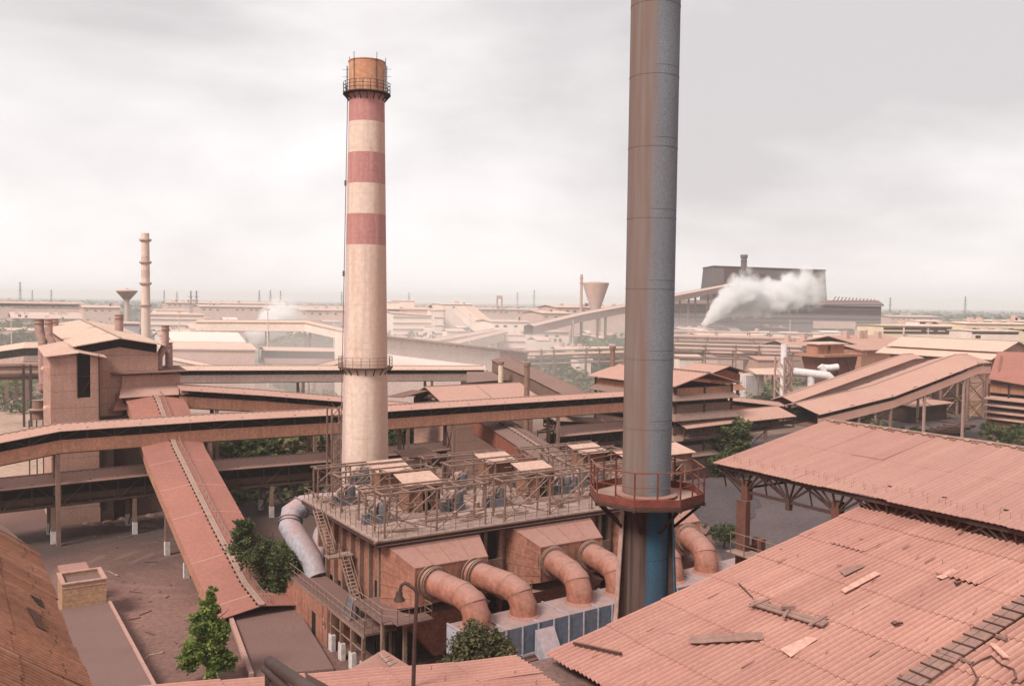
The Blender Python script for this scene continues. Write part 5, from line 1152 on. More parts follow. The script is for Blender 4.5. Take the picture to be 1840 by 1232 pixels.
pf = at(850, 668, 192.0); F7 = Fr((pf.x, pf.y)); mb = M(); T = thing('roofed_shed', 'small brown patched roof between the level gallery and the pale hall', 'building', F7(4, 0, 0))
mb.slab([F7(-5, -6, pf.z - 1.6), F7(7.5, -6, pf.z - 1.3), F7(9.5, 1, pf.z - .3), F7(-1, 1, pf.z)], .12); mb.build('roof', m_croof2, T)
mb = M(); mb.box(F7, -3, 7, -5, 0, 0, pf.z - 1.9); mb.build('wall', m_steel, T)
mb = M(); [mb.bar(F7(5 + k, -6, pf.z - 2), F7(7 + k, -5, pf.z - .9), .12) for k in range(3)]; mb.build('brace', m_steel, T)
# thin vent posts
for (x, y0, y1, d, lab, m_) in ((947, 700, 652, 152, 'slim rusty vent post in front of the descending conveyor', m_rust), (1101, 668, 622, 172, 'slim rusty vent post behind the tiered tower roof', m_rust), (900, 680, 650, 172, 'yellowish vent pipe at the end of the pale hall', m_yellow)):
    p_ = at(x, y0, d); q_ = at(x, y1, d); mb = M(); mb.path([Vc((p_.x, p_.y, 0)), q_], .5, 10); T = thing('vent_post', lab, 'vent pipe', (p_.x, p_.y, 0)); mb.build('pipe', m_, T); mb = M(); mb.path([q_ - Z * .5, q_ + Z * .1], .65, 10); mb.build('collar', m_rust, T)
# dark hut on legs behind the deck
ph2 = at(736, 830, 104.0); F8 = Fr((ph2.x, ph2.y)); z8 = lambda y: hat(ph2, y)
T = thing('hut', 'dark roofed narrow hut on the back of the deck right of the chimney', 'hut', F8(1.5, 1, 0)); mb = M(); mb.box(F8, 0, 2.9, 0, 2.2, HD, z8(823)); mb.build('wall', m_clad, T)
mb = M(); mb.slab([F8(-1, -.7, z8(821)), F8(3.6, -.7, z8(818)), F8(3.2, 2.6, z8(812)), F8(-.8, 2.6, z8(814))], .1); mb.build('roof', m_steel, T); mb = M(); [mb.bar(F8(a, .1, 0), F8(a, .1, z8(821)), .14) for a in (.1, 2.8)]; mb.build('post', m_curb, T)
# slim stair tower left of the chimney
T = thing('stair_tower', 'lattice steel stair beside the left of the chimney foot', 'stair', at(594, 900, 112)); mb = M()
c_ = at(596, 790, 112); F_ = Fr((c_.x, c_.y))
for a in (0, 1.6):
    for b in (0, 1.6): mb.bar(F_(a, b, 0), F_(a, b, c_.z + 4), .18)
for k in range(9): mb.bar(F_(0, 0, k * 1.9), F_(1.6, 0, k * 1.9 + 1.7), .09); mb.bar(F_(1.6, 0, k * 1.9), F_(0, 0, k * 1.9 + 1.7), .07); mb.bar(F_(0, 0, k * 1.9), F_(1.6, 0, k * 1.9), .09)
mb.build('frame', m_rust, T)
# low blocks in the yard at the left
pq = g(185, 1095, 0)
T = thing('block_house', 'small pale block walled water tank house with an open top in the yard', 'building', g(145, 1095, 0))
q = [g(112, 1094, 1.5)]
Fk = Fr((q[0].x, q[0].y)); wk = 3.7; dk = 3.9; hk = 3.7
mb = M()
for a0, a1, b0, b1 in ((0, wk, 0, .25), (0, wk, dk - .25, dk), (0, .25, .25, dk - .25), (wk - .25, wk, .25, dk - .25)): mb.box(Fk, a0, a1, b0, b1, 0, hk)
mb.build('wall', m_block, T)
mb = M(); mb.box(Fk, .25, wk - .25, .25, dk - .25, hk - .75, hk - .3); mb.build('roof', m_slab, T)
mb = M(); 
for a0, a1, b0, b1 in ((-.08, wk + .08, -.08, .3), (-.08, wk + .08, dk - .3, dk + .08), (-.08, .3, .3, dk - .3), (wk - .3, wk + .08, .3, dk - .3)): mb.box(Fk, a0, a1, b0, b1, hk + .002, hk + .12)
mb.box(Fk, -.04, wk + .04, -.04, -.001, hk - .4, hk - .3)
mb.build('coping', m_curb, T)
T = thing('block_house', 'smaller flat roofed block box behind the open topped one', 'building', Fk(1.2, 5, 0))
mb = M(); mb.box(Fk, .5, 2.7, dk + 1.5, dk + 3.6, 0, 3.2); mb.build('wall', m_block, T); mb = M(); mb.box(Fk, .35, 2.9, dk + 1.2, dk + 3.8, 3.2, 3.5); mb.build('roof', m_hood, T); mb = M(); mb.box(Fk, .5, 2.7, dk + .6, dk + 1.49, 0, 2.1); mb.build('ledge', m_white, T)
mb = M(); mb.slab([Fk(-1.2, -.02, 1.5), Fk(wk + .4, -.02, 1.5), Fk(wk + .1, -26, 1.5), Fk(-2.5, -26, 1.5)], 1.5)
mb.build('loading_dock', m_slab, label='long low grey concrete dock running toward the viewer from the block house', cat='dock')
mb = M(); mb.bar(Fk(wk + .25, -.1, 1.5), Fk(wk + .25, -26, 1.5), .25, .3); mb.build('dock_kerb', m_curb, label='pale kerb along the right edge of the long dock', cat='kerb')
SLG = 'yard lights between the dock and the trees'
for (x0, y0, x1, y1, lab) in ((181, 1040, 207, 1032, 'thin yard light leaning over the ground beside the block house'), (247, 1209, 287, 1173, 'curved yard light by the bottom roof edge left of the bright tree'), (1415, 800, 1433, 786, 'small yard light in front of the wide pink gallery')):
    b_ = g(x0, y0, 0) if x0 < 1000 else at(x0, y0, 130); dd = b_.y * .985; t1 = at(x1, y1, dd); T = thing('yard_light', lab, 'street lamp', b_, SLG)
    mb = M(); m_ = b_.lerp(t1, .55) + Z * .5; mb.path([Vc((b_.x, b_.y, 0)), b_.lerp(t1, .3) + Z * .6, m_ + Z * .1, t1], .055, 6); mb.build('pole', m_rust, T); mb = M(); mb.path([t1, t1 + (t1 - m_).normalized() * .5], .09, 8); mb.build('lamp_head', m_rust, T)
T = thing('lean_to', 'small pink roof with an iron strip beyond the bottom roof', 'shed', g(690, 1190, 3)); mb = M()
q = [g(622, 1205, 3.4), g(689, 1166, 3.9), g(735, 1195, 3.5), g(720, 1225, 3.2)]; mb.slab(q, .1); mb.build('roof', m_hood, T)
mb = M(); mb.bar(g(680, 1172, 4.0), g(708, 1200, 3.8), .25, .06); [mb.bar(g(685 + k * 7, 1183 + k * 6, 3.95), g(700 + k * 7, 1177 + k * 6, 3.95), .05) for k in range(3)]; mb.build('strip', m_rust, T)
mb = M(); [mb.bar(p_ - Z * .1, Vc((p_.x, p_.y, 0)), .2) for p_ in q]; mb.build('post', m_steel, T)
mb = M()
for k in range(40): c_ = g(RN.uniform(120, 290), RN.uniform(925, 945), 0); s_ = RN.uniform(.1, .5); mb.lathe(c_, [(s_ * 1.6, 0), (s_, s_ * .5), (.05, s_ * .8)], 7)
mb.build('rubble', m_slab, kind='stuff')

dbr = M(); r6 = random.Random(77)
for k in range(90):
    c_ = g(r6.uniform(130, 420), r6.uniform(940, 1200), 0.0); s_ = r6.uniform(.04, .16); F_ = Fr(c_, Vc((math.cos(k * 1.7), math.sin(k * 1.7), 0)))
    if r6.random() < .3: dbr.bar(F_(-s_ * 5, 0, .05), F_(s_ * 5, 0, .06), .08, .05)
    else: dbr.lathe(c_, [(s_ * 1.4, 0), (s_, s_ * .7), (.02, s_)], 6)
dbr.build('rubble', m_steel, kind='stuff')

# ------------------------------------------------------------------ right transfer house
pb = at(1797, 629.5, 240.0); F9 = Fr((pb.x, pb.y)); z9 = lambda y: hat(pb, y); LBb = 33
zr = hat(F9(7.5, 0, 0), 613.5)
T = gable('transfer_house', 'large pale roofed transfer house at the top of the right inclines', 'building', F9, 0, 15, 0, LBb, z9(630), zr, mw=m_clad, mr=m_lroof, ov=1.0)
mb = M(); mb.slab([F9(-4.5, -.3, z9(645)), F9(-.02, -.3, z9(634)), F9(-.02, LBb + 2, z9(634)), F9(-4.5, LBb + 2, z9(645))], .15); mb.build('skirt_roof', m_lroof, T)
mb = M(); mb.box(F9, -.15, -.01, 0, 8, 0, 4.5); mb.build('plinth', m_block, T)
mb = M(); mb.bar(F9(-.1, 1.2, 0), F9(-.1, 1.2, z9(690)), .5); mb.bar(F9(-.2, 4, 0), F9(-.2, 4, z9(660)), .35); mb.build('pipe', m_rust, T)
# steel bents under the broad incline
T = thing('steel_trestle', 'lattice of dark braced steel columns under the right transfer house', 'trestle', F9(-8, 4, 0)); mb = M()
for b in (1.5, 9, 17, 25):
    for a in (-4.2, -12): mb.bar(F9(a, b, 0), F9(a, b, z9(660)), .55)
    for k in range(3): z0, z1 = k * 5.0, (k + 1) * 5.0; mb.bar(F9(-4.2, b, z0), F9(-12, b, z1), .2); mb.bar(F9(-12, b, z0), F9(-4.2, b, z1), .2); mb.bar(F9(-4.2, b, z1), F9(-12, b, z1), .25)
for k in range(3): mb.bar(F9(-4.2, 1.5, k * 5), F9(-4.2, 9, k * 5 + 5), .2); mb.bar(F9(-4.2, 9, k * 5), F9(-4.2, 1.5, k * 5 + 5), .2)
mb.build('frame', m_rust, T)
mb = M(); mb.box(F9, -1.2, -.2, 9, 33, 0, 13); mb.build('dark_backing', m_steel, T)  # dark sheet added for the shade beneath the incline
T = thing('shop_floor', 'low dark brick shed under the broad incline', 'shed', F9(-24, 10, 0)); mb = M(); mb.box(F9, -30, -14, 6, 16, 0, 4.5); mb.build('wall', m_steel, T); mb = M(); mb.slab([F9(-31, 4.5, 4.4), F9(-13, 4.5, 4.6), F9(-13, 17, 5.6), F9(-31, 17, 5.5)], .2); mb.build('roof', m_groof, T)
# louvred house at the right border
pl = at(1786, 683, 205.0); FA = Fr((pl.x, pl.y)); zA = lambda y: hat(pl, y)
T = thing('louvred_house', 'red roofed house with open louvre tiers at the right border', 'building', FA(10, 5, 0))
mb = M(); mb.slab([FA(-.5, 1, zA(680)), FA(.5, -30, zA(700) - .6), FA(14, -30, zA(640) + 1), FA(12, 6, zA(640) + .6)], .15)
mb.build('roof', m_croof, T); mb = M(); mb.bar(FA(2.4, .2, zA(672) + .2), FA(9, 3.4, zA(645) + .3), .5, .1); mb.build('seam_strip', m_steel, T)
mb = M(); mb.box(FA, .8, 20, -30, 2, 0, zA(758)); mb.build('plinth', m_panel, T)
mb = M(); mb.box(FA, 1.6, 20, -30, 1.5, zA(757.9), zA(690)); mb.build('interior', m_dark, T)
mb = M(); mb.box(FA, 1.0, 1.3, -30, 1.8, zA(706), zA(690)); mb.box(FA, 1.3, 20, 1.5, 1.8, zA(757), zA(684)); mb.build('wall', m_panel, T)
for y in (712, 724, 736, 747):
    mb = M(); mb.slab([FA(-.4, -30, zA(y + 5)), FA(-.4, 2, zA(y + 5)), FA(1.3, 2, zA(y)), FA(1.3, -30, zA(y))], .12); mb.build('louvre', m_groof, T)
mb = M(); [mb.bar(FA(.95, b, zA(757)), FA(.95, b, zA(690)), .3) for b in (1.6, -3, -8, -13)]; mb.build('column', m_steel, T)

# red kiln house with white gas pipes
pk = at(1480, 690, 260.0); FB = Fr((pk.x, pk.y)); zk = lambda y: hat(pk, y)
T = thing('bunker_house', 'red hopper bunker with two small cabins on its top', 'bunker', FB(5, 3, 0))
mb = M()
for a0, a1 in ((0, 4.6), (5.6, 13.5)): mb.hexa([FB(a0 + 1.2, 0, zk(700)), FB(a1 - 1.2, 0, zk(700)), FB(a1 - 1.2, 6, zk(700)), FB(a0 + 1.2, 6, zk(700)), FB(a0 - .4, -1, zk(642)), FB(a1 + .4, -1, zk(642)), FB(a1 + .4, 8, zk(642)), FB(a0 - .4, 8, zk(642))])
mb.build('hopper', m_redpaint, T)
mb = M(); mb.slab([FB(-2.5, -2, zk(637)), FB(17, -2, zk(637)), FB(17, 9, zk(637)), FB(-2.5, 9, zk(637))], .7); railing(mb, [FB(-2.4, -1.9, zk(637)), FB(17, -1.9, zk(637))], step=2, w=.12); mb.build('deck', m_panel, T)
for i, (a0, a1) in enumerate(((-.6, 4.0), (5.4, 11.4))):
    mb = M(); mb.box(FB, a0, a1, 2, 6, zk(636.8), zk(620)); c_ = mb.build('cabin', m_panel, T); mb = M(); mb.slab([FB(a0 - .6, 1, zk(618)), FB(a1 + .8, 1, zk(618)), FB(a1 + .8, 7, zk(616)), FB(a0 - .6, 7, zk(616))], .3); mb.build('roof', m_lroof, c_ if False else T)
mb = M(); [mb.bar(FB(a, b, 0), FB(a, b, zk(690)), .6) for a in (.6, 4, 7, 12) for b in (.5, 6)]; mb.bar(FB(8, -1, zk(640)), FB(13, -1, zk(690)), .4); mb.build('column', m_redpaint, T)
T = thing('gas_pipe', 'fat white gas pipe with elbows in front of the red bunker', 'pipe', at(1450, 720, 240)); 
mb = M(); d = 235.0
mb.path([at(1418, 667, d), at(1470, 673, d), at(1487, 675, d), at(1494, 682, d), at(1496, 694, d), at(1496, 715, d)], 1.15, 14); mb.path([at(1446, 668, d), at(1452, 672, d), at(1457, 682, d), at(1457, 700, d)], .95, 12); mb.path([at(1472, 664, d + 4), at(1478, 660, d + 4), at(1490, 661, d + 4), at(1506, 659, d + 4)], .9, 12); mb.path([at(1482, 672, d + 3), at(1478, 662, d + 3), at(1474, 657, d + 3)], .9, 12)
mb.build('pipe', m_wpipe, T, smooth=True)
T = thing('flare_tower', 'pale steel lattice tower around a short white flue', 'lattice tower', g(1415, 720, 0)); c_ = at(1408, 700, 232); F_ = Fr((c_.x, c_.y)); zt = at(1410, 642, 232).z; mb = M()
for a in (0, 3):
    for b in (0, 3): mb.bar(F_(a, b, 0), F_(a, b, zt), .35)
for k in range(6): z0, z1 = zt * k / 6, zt * (k + 1) / 6; mb.bar(F_(0, 0, z0), F_(3, 0, z1), .2); mb.bar(F_(3, 0, z0), F_(0, 0, z1), .2); mb.bar(F_(0, 0, z1), F_(3, 0, z1), .25); mb.bar(F_(3, 0, z0), F_(3, 3, z1), .2); mb.bar(F_(0, 0, z0), F_(0, 3, z1), .2)
mb.build('frame', m_curb, T); mb = M(); mb.path([F_(1.5, 1.5, 3), Vc((F_(1.5, 1.5).x, F_(1.5, 1.5).y, zt + 3.4))], .85, 12); mb.build('flue', m_wpipe, T, smooth=True)
ps = at(1345, 680, 262.0)
T = thing('lean_to', 'small open white and pink roofed shed left of the white gas pipe', 'shed', (ps.x, ps.y, 0)); Fc = Fr((ps.x, ps.y)); mb = M(); mb.box(Fc, -1, 6.5, 0, 5, 0, hat(ps, 674)); mb.build('wall', m_white, T)
mb = M(); mb.slab([Fc(1, -2, hat(ps, 671)), Fc(16, -6, hat(ps, 674)), Fc(17, 3, hat(ps, 665)), Fc(4, 4, hat(ps, 664))], .2); mb.build('roof', m_lroof, T); mb = M(); [mb.bar(Fc(a, -2, 0), Fc(a, -2, hat(ps, 672)), .35) for a in (2, 8, 14)]; mb.build('post', m_rust, T)
mb = M(); q = [g(1300, 715) + Z * .006, g(1420, 722) + Z * .006, g(1440, 700) + Z * .006, g(1330, 690) + Z * .006]; mb.add(q, [(0, 1, 2, 3)]); mb.build('pale_path', m_sand, kind='structure')
# sheds left of the right transfer house, far
def simple(lab, px0, px1, ytop, ybase, d, depth, mw, mr=None, u=None, name='far_shed', cat='building', roofh=1.2, bands=(), mband=None, group=None, tiers=0, F=None, slope=0.0):
    """a long low building: front face from px0 to px1, roof line at ytop"""
    p = at(px0, ytop, d); u = u or U; q = lineat(px1, ytop, (p.x, p.y), u); L_ = (q - p).length; F = Fr((p.x, p.y), u if (q - p).dot(u) > 0 else -u, V)
    zt = p.z; T = thing(name, lab, cat, F(L_ / 2, 0, 0), group); zb = 0
    mb = M(); mb.hexa([F(0, 0, 0), F(L_, 0, 0), F(L_, depth, 0), F(0, depth, 0), F(0, 0, zt - roofh), F(L_, 0, zt - roofh + slope), F(L_, depth, zt - roofh + slope), F(0, depth, zt - roofh)]); mb.build('wall', mw, T)
    mb = M(); o_ = max(.6, depth * .05); mb.slab([F(-o_, -o_, zt - roofh + .05), F(L_ + o_, -o_, zt - roofh + .05 + slope), F(L_ + o_, depth / 2, zt + slope), F(-o_, depth / 2, zt)], .3); mb.slab([F(-o_, depth / 2 + .02, zt), F(L_ + o_, depth / 2 + .02, zt + slope), F(L_ + o_, depth + o_, zt - roofh + .05 + slope), F(-o_, depth + o_, zt - roofh + .05)], .3); mb.build('roof', mr or m_lroof, T)
    for yb, th in bands:
        zc = hat(p, yb); mb = M(); mb.box(F, .5, L_ - .5, -.12, -.01, zc - th / 2, zc + th / 2); mb.build('window_or_shadow_band', mband or m_steel, T)
    if d > 300 and L_ > 14 and not tiers:
        r5 = random.Random(lab)
        for k in range(int(L_ / 9) + 1):
            a_ = r5.uniform(1, L_ - 1); s_ = r5.uniform(.5, 1.3); mb = M(); mb.box(F, a_ - s_, a_ + s_, depth * .3, depth * .3 + 2, zt - roofh * .6, zt + r5.uniform(.6, 2.2)); mb.build('roof_vent', m_farw, T)
        mb = M()
        for k in range(int(L_ / 6)):
            a_ = 3 + k * 6 + r5.uniform(-.6, .6); h_ = r5.uniform(.8, 1.6)
            if a_ < L_ - 2 and r5.random() < .75: mb.box(F, a_ - 1.1, a_ + 1.1, -.1, -.01, zt - roofh - 2.2 - h_, zt - roofh - 2.2)
        if mb.v: mb.build('window', m_steel, T, kind='stuff')
    for k in range(tiers):
        zc = hat(p, ytop + (ybase - ytop) * (k + .8) / (tiers + .6)); mb = M(); mb.slab([F(-.8, -1.2, zc - .7), F(L_ + .8, -1.2, zc - .7), F(L_, -.02, zc), F(0, -.02, zc)], .15); mb.build('canopy', m_lroof, T)
    return T, F, L_, zt
simple('brown roofed shed left of the right transfer house', 1545, 1640, 605, 640, 330, 26, m_panel, m_groof, roofh=3)
simple('second brown shed with a stepped roof beside the right transfer house', 1548, 1615, 621, 650, 300, 14, m_panel, m_groof, roofh=1.5)
simple('low pink shed behind the red bunker', 1420, 1500, 612, 632, 340, 14, m_farw, m_groof, roofh=2)
# office blocks far right
AXW = Vc((.985, .17, 0)).normalized()
simple('yellow office block end at the left of the far right offices', 1586, 1624, 583, 602, 420, 14, m_yellow, m_yellow, u=WF.u, roofh=.3, bands=((590, 1.1), (597, 1.1)), name='office_block')
simple('long white office block with two dark window bands', 1624, 1745, 583, 602, 424, 12, m_farwhite, m_farwhite, u=WF.u, roofh=.4, bands=((590, 1.3), (597, 1.3)), name='office_block')
simple('small white stair head on the office roofs', 1651, 1690, 575, 583, 430, 8, m_farwhite, m_farwhite, u=WF.u, roofh=.3, name='office_block', bands=((580, .8),))
simple('buff block with a lighter bay among the far right offices', 1736, 1850, 579, 604, 418, 14, m_yellow, m_farwhite, u=WF.u, roofh=.4, bands=((592, 1.0),), name='office_block')
simple('upper cream storey of the far right offices', 1752, 1860, 574, 582, 440, 12, m_beige, m_farwhite, u=WF.u, roofh=.4, name='office_block')
simple('low cream annex wall before the far right offices', 1745, 1832, 592, 606, 390, 10, m_farwhite, m_farwhite, u=WF.u, roofh=.3, bands=((598, .8),), name='office_block')
# ------------------------------------------------------------------ steel melting plant on the skyline
D0 = 820.0
pA = at(1284, 540, D0); FP = Fr((pA.x, pA.y), Vc((1, 0, 0))); zq_ = lambda y: at(1380, y, D0).z
xf = lambda px: at(px, 540, D0 - 40).x - pA.x; zf = lambda y: at(1400, y, D0 - 40).z
xx = lambda px: at(px, 540, D0).x - pA.x
T = thing('melt_shop', 'huge dark trapezoid melt shop hall towering on the skyline at right', 'building', FP(50, 20, 0))
mb = M(); mb.hexa([FP(xx(1276), 0, 0), FP(xx(1492), 0, 0), FP(xx(1492), 60, 0), FP(xx(1276), 60, 0), FP(xx(1283), 4, zq_(479)), FP(xx(1484), 4, zq_(484)), FP(xx(1484), 50, zq_(484)), FP(xx(1283), 50, zq_(479))]); mb.build('wall', m_plant, T)
mb = M(); mb.hexa([FP(xx(1282), 3, zq_(480)), FP(xx(1485), 3, zq_(485.5)), FP(xx(1485), 51, zq_(485.5)), FP(xx(1282), 51, zq_(480)), FP(xx(1282), 3, zq_(478)), FP(xx(1485), 3, zq_(483)), FP(xx(1485), 51, zq_(483)), FP(xx(1282), 51, zq_(478))]); mb.build('roof_edge', m_steel, T)
for x0, x1, y0, y1 in ((1302, 1330, 483, 507), (1336, 1352, 480, 506), (1362, 1376, 492, 506), (1405, 1412, 495, 505)):
    mb = M(); mb.hexa([FP(xx(x0), -.5, zq_(y1)), FP(xx(x1), -.5, zq_(y1)), FP(xx(x1), 3.9, zq_(y1)), FP(xx(x0), 3.9, zq_(y1)), FP(xx(x0), 1.2, zq_(y0)), FP(xx(x1), 1.2, zq_(y0)), FP(xx(x1), 5, zq_(y0)), FP(xx(x0), 5, zq_(y0))]); mb.build('smoke_hole', m_steel, T)
T = thing('melt_shop_bay', 'long low dark bay of the melt shop with ridge vents reaching right', 'building', FP(60, -20, 0))
mb = M(); mb.box(FP, xf(1212), xf(1584), -40, -.6, 0, zf(546) - 1); mb.build('wall', m_plant, T)
mb = M(); mb.slab([FP(xf(1212), -42, zf(547)), FP(xf(1587), -42, zf(545)), FP(xx(1578), -.7, zq_(537)), FP(xf(1212), -.7, zq_(541))], 1.2); mb.build('roof', m_plant, T)
mb = M()
for y, th in ((556, .8), (561, 2.2), (571, 1.0), (579, 1.2)): mb.box(FP, xf(1212), xf(1583), -40.6, -40.02, zf(y) - th / 2, zf(y) + th / 2)
mb.build('sill_line', m_steel, T); mb = M(); mb.box(FP, xf(1462), xf(1538), -40.7, -40.02, zf(589), zf(576)); mb.build('pale_wall', m_farw, T)
mb = M()
for k in range(12): c_ = FP(xx(1492 + k * 6.3), -8, zq_(534.5 + k * .35)); mb.bar(c_ - Z * 2, c_ + Z * 1.6 + WF.u * 2.2, 1.2, .5)
mb.build('roof_vent', m_plant, T)
T = thing('smokestack', 'short dark smokestack rising in front of the melt shop hall', 'smokestack', FP(xx(1332), -6, 0)); mb = M(); c_ = FP(xx(1332), -6, 0); mb.lathe(c_, [(3.2, 0), (2.6, zq_(465)), (3.3, zq_(464)), (3.3, zq_(459)), (2.5, zq_(459))], 20); mb.build('shaft', m_plant, T, smooth=True); mb = M(); mb.lathe(c_, [(2.75, zq_(472)), (2.75, zq_(470))], 20); mb.build('band', m_steel, T)
gallery('long hazy conveyor climbing to the melt shop behind the grey stack', [at(950, 582, 480), at(1040, 561, 540), at(1130, 545, 610), at(1216, 527, 690), at(1318, 508, 790)], 6, 5.5, mode='closed', legs=[(at(1036, 560, 538),), (at(1080, 560, 570),), (at(1215, 560, 690),), (at(1242, 560, 715),), (at(1275, 560, 748),)], mroof=m_farw, mpan=m_farw, legw=1.2, xb=False)
# cone tower, thin chimney, mid tower, left water tower, left chimney
p_ = at(1070, 548, 640.0); T = thing('cone_tank', 'inverted cone concrete tank on the hazy skyline left of the grey stack', 'water tower', (p_.x, p_.y, 0)); zc = lambda y: at(1070, y, 640).z; mb = M(); mb.lathe((p_.x, p_.y, 0), [(3.9, 0), (3.9, zc(552)), (9.5, zc(510)), (9.5, zc(508)), (3, zc(505.5))], 32); mb.build('cone', m_farw, T, smooth=True); 
def chim(lab, px, yt, d, r0, r1, m_, rings=(), bands=()):
    p = at(px, yt, d); c_ = Vc((p.x, p.y, 0)); T = thing('far_chimney', lab, 'chimney', c_); mb = M(); mb.lathe(c_, [(r0, 0), (r1, p.z)], 24); mb.build('shaft', m_, T, smooth=True)
    if rings:
        mb = M()
        for y in rings: z = at(px, y, d).z; mb.lathe(c_, [(r1 * 1.25, z - .4), (r1 * 1.55, z), (r1 * 1.55, z + .5), (r1 * 1.2, z + .5)], 24)
        mb.build('platform', m_farw, T)
    if bands:
        mb = M()
        for y0, y1 in bands:
            z0, z1 = at(px, y0, d).z, at(px, y1, d).z; mb.lathe(c_, [(r0 + (r1 - r0) * z0 / p.z + .03, z0), (r0 + (r1 - r0) * z1 / p.z + .03, z1)], 24, cap=False)
        mb.build('painted_band', m_fband, T, smooth=True)
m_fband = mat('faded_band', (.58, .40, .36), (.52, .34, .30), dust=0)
chim('thin hazy chimney beside the inverted cone tank', 1045, 493, 700, 1.4, 1.0, m_farw, rings=(500, 508))
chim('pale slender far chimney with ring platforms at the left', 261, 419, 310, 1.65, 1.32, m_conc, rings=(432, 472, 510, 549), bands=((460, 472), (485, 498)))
p_ = at(228, 545, 520.0); c_ = Vc((p_.x, p_.y, 0)); T = thing('water_tower', 'mushroom shaped concrete water tower left of the far chimney', 'water tower', c_); zw = lambda y: at(228, y, 520).z
mb = M(); mb.lathe(c_, [(1.6, 0), (1.25, zw(542))], 20); mb.build('stem', m_farw, T, smooth=True); mb = M(); mb.lathe(c_, [(1.3, zw(542)), (1.6, zw(539)), (5.9, zw(523.5)), (5.9, zw(522)), (2.6, zw(519.5)), (.8, zw(519)), (.8, zw(518))], 28); mb.build('bowl', m_farw, T)
T = thing('headframe', 'small square tower with open legs on the hazy skyline', 'tower', at(897, 560, 900)); F_ = Fr(at(892, 550, 900), WF.u); F_.o.z = 0; z_ = lambda y: at(897, y, 900).z; mb = M(); mb.box(F_, 0, 6, 0, 6, z_(537), z_(531)); mb.build('cabin', m_farw, T); mb = M(); [mb.bar(F_(a, b, 0), F_(a, b, z_(536)), 1.1) for a in (.6, 5.4) for b in (.6, 5.4)]; mb.build('leg', m_farw, T)
# power pylons on the horizon
PG = 'power pylons on the horizon'; proto = None
for i, (x, yt, d) in enumerate(((36, 506, 1500), (58, 521, 1700), (92, 520, 1600), (295, 521, 1700), (318, 523, 1700), (343, 522, 900), (353, 522, 900), (466, 521, 1400), (486, 521, 1500), (504, 522, 1500), (614, 524, 1600), (960, 521, 1600), (930, 525, 1700), (735, 525, 1600), (1735, 532, 1500), (1600, 534, 1500))):
    p_ = at(x, yt, d); b_ = Vc((p_.x, p_.y, 0)); h = p_.z
    if proto is None:
        H0 = h; proto = thing('pylon', 'hazy lattice power pylon on the horizon', 'pylon', b_, PG); mb = M(); 
        for sx in (-1, 1):
            for sy in (-1, 1): mb.bar(b_ + Vc((sx * 2.6, sy * 2.6, 0)), b_ + Vc((sx * .3, sy * .3, h)), .35)
        for k in range(7): z0, z1 = h * k / 7, h * (k + 1) / 7; w0, w1 = 2.6 - 2.3 * k / 7, 2.6 - 2.3 * (k + 1) / 7; mb.bar(b_ + Vc((-w0, -w0, z0)), b_ + Vc((w1, -w1, z1)), .22); mb.bar(b_ + Vc((w0, w0, z0)), b_ + Vc((-w1, w1, z1)), .22)
        mb.build('mast', m_grey, proto); mb = M(); [mb.bar(b_ + Vc((-s, 0, h * f)), b_ + Vc((s, 0, h * f)), .4) for s, f in ((5, .72), (4, .84), (3, .95))]; mb.build('cross_arm', m_grey, proto)
    else: dup(proto, b_, scale=h / H0)
# ------------------------------------------------------------------ left background
simple('long pink shed with a shadowed eave at the far left edge', -60, 148, 541, 600, 860, 60, m_farw, m_lroof, u=Vc((1, .06, 0)).normalized(), roofh=1.2, bands=((547, 1.6),), name='far_shed')  # the band below the eave is its shadow, put in as a dark strip
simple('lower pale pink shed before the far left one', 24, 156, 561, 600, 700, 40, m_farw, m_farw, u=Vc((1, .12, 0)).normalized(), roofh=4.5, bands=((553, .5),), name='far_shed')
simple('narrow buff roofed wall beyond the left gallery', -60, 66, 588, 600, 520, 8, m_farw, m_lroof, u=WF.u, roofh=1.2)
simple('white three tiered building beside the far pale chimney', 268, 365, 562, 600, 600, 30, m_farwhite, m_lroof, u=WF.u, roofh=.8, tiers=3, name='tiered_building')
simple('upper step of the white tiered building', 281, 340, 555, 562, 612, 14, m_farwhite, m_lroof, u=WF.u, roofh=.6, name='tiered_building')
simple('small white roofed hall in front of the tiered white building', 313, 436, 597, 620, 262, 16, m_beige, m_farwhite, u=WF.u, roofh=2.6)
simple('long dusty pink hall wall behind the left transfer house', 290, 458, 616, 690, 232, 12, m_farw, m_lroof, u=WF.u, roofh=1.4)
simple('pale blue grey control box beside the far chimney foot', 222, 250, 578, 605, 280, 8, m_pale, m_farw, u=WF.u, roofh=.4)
gallery('curved pale gallery leaving the left edge behind the vent pipes', [at(-60, 634, 236), at(0, 621, 236), at(45, 614, 236), at(90, 613, 240)], 5, 5.2, pit=.5, mode='panel', ph=1.6, legs=[(at(50, 640, 236),), (at(20, 640, 236),)], mroof=m_lroof, mpan=m_farw, legw=.9)
T = thing('pipe_bridge', 'dark double pipe bridge crossing the left yard', 'pipe bridge', g(20, 720, 0)); mb = M(); 
for y, r_ in ((657, .7), (664, .45), (671, .8), (676, .4)): mb.path([at(-70, y + 1, 200), at(70, y - 1, 206)], r_, 8)
mb.build('pipe', m_rust, T); mb = M(); [mb.bar(at(x, 655, 203), Vc((at(x, 655, 203).x, at(x, 655, 203).y, 0)), .5) for x in (42, 55)]; mb.bar(at(-70, 681, 200), at(70, 678, 206), .7); mb.build('support', m_steel, T)
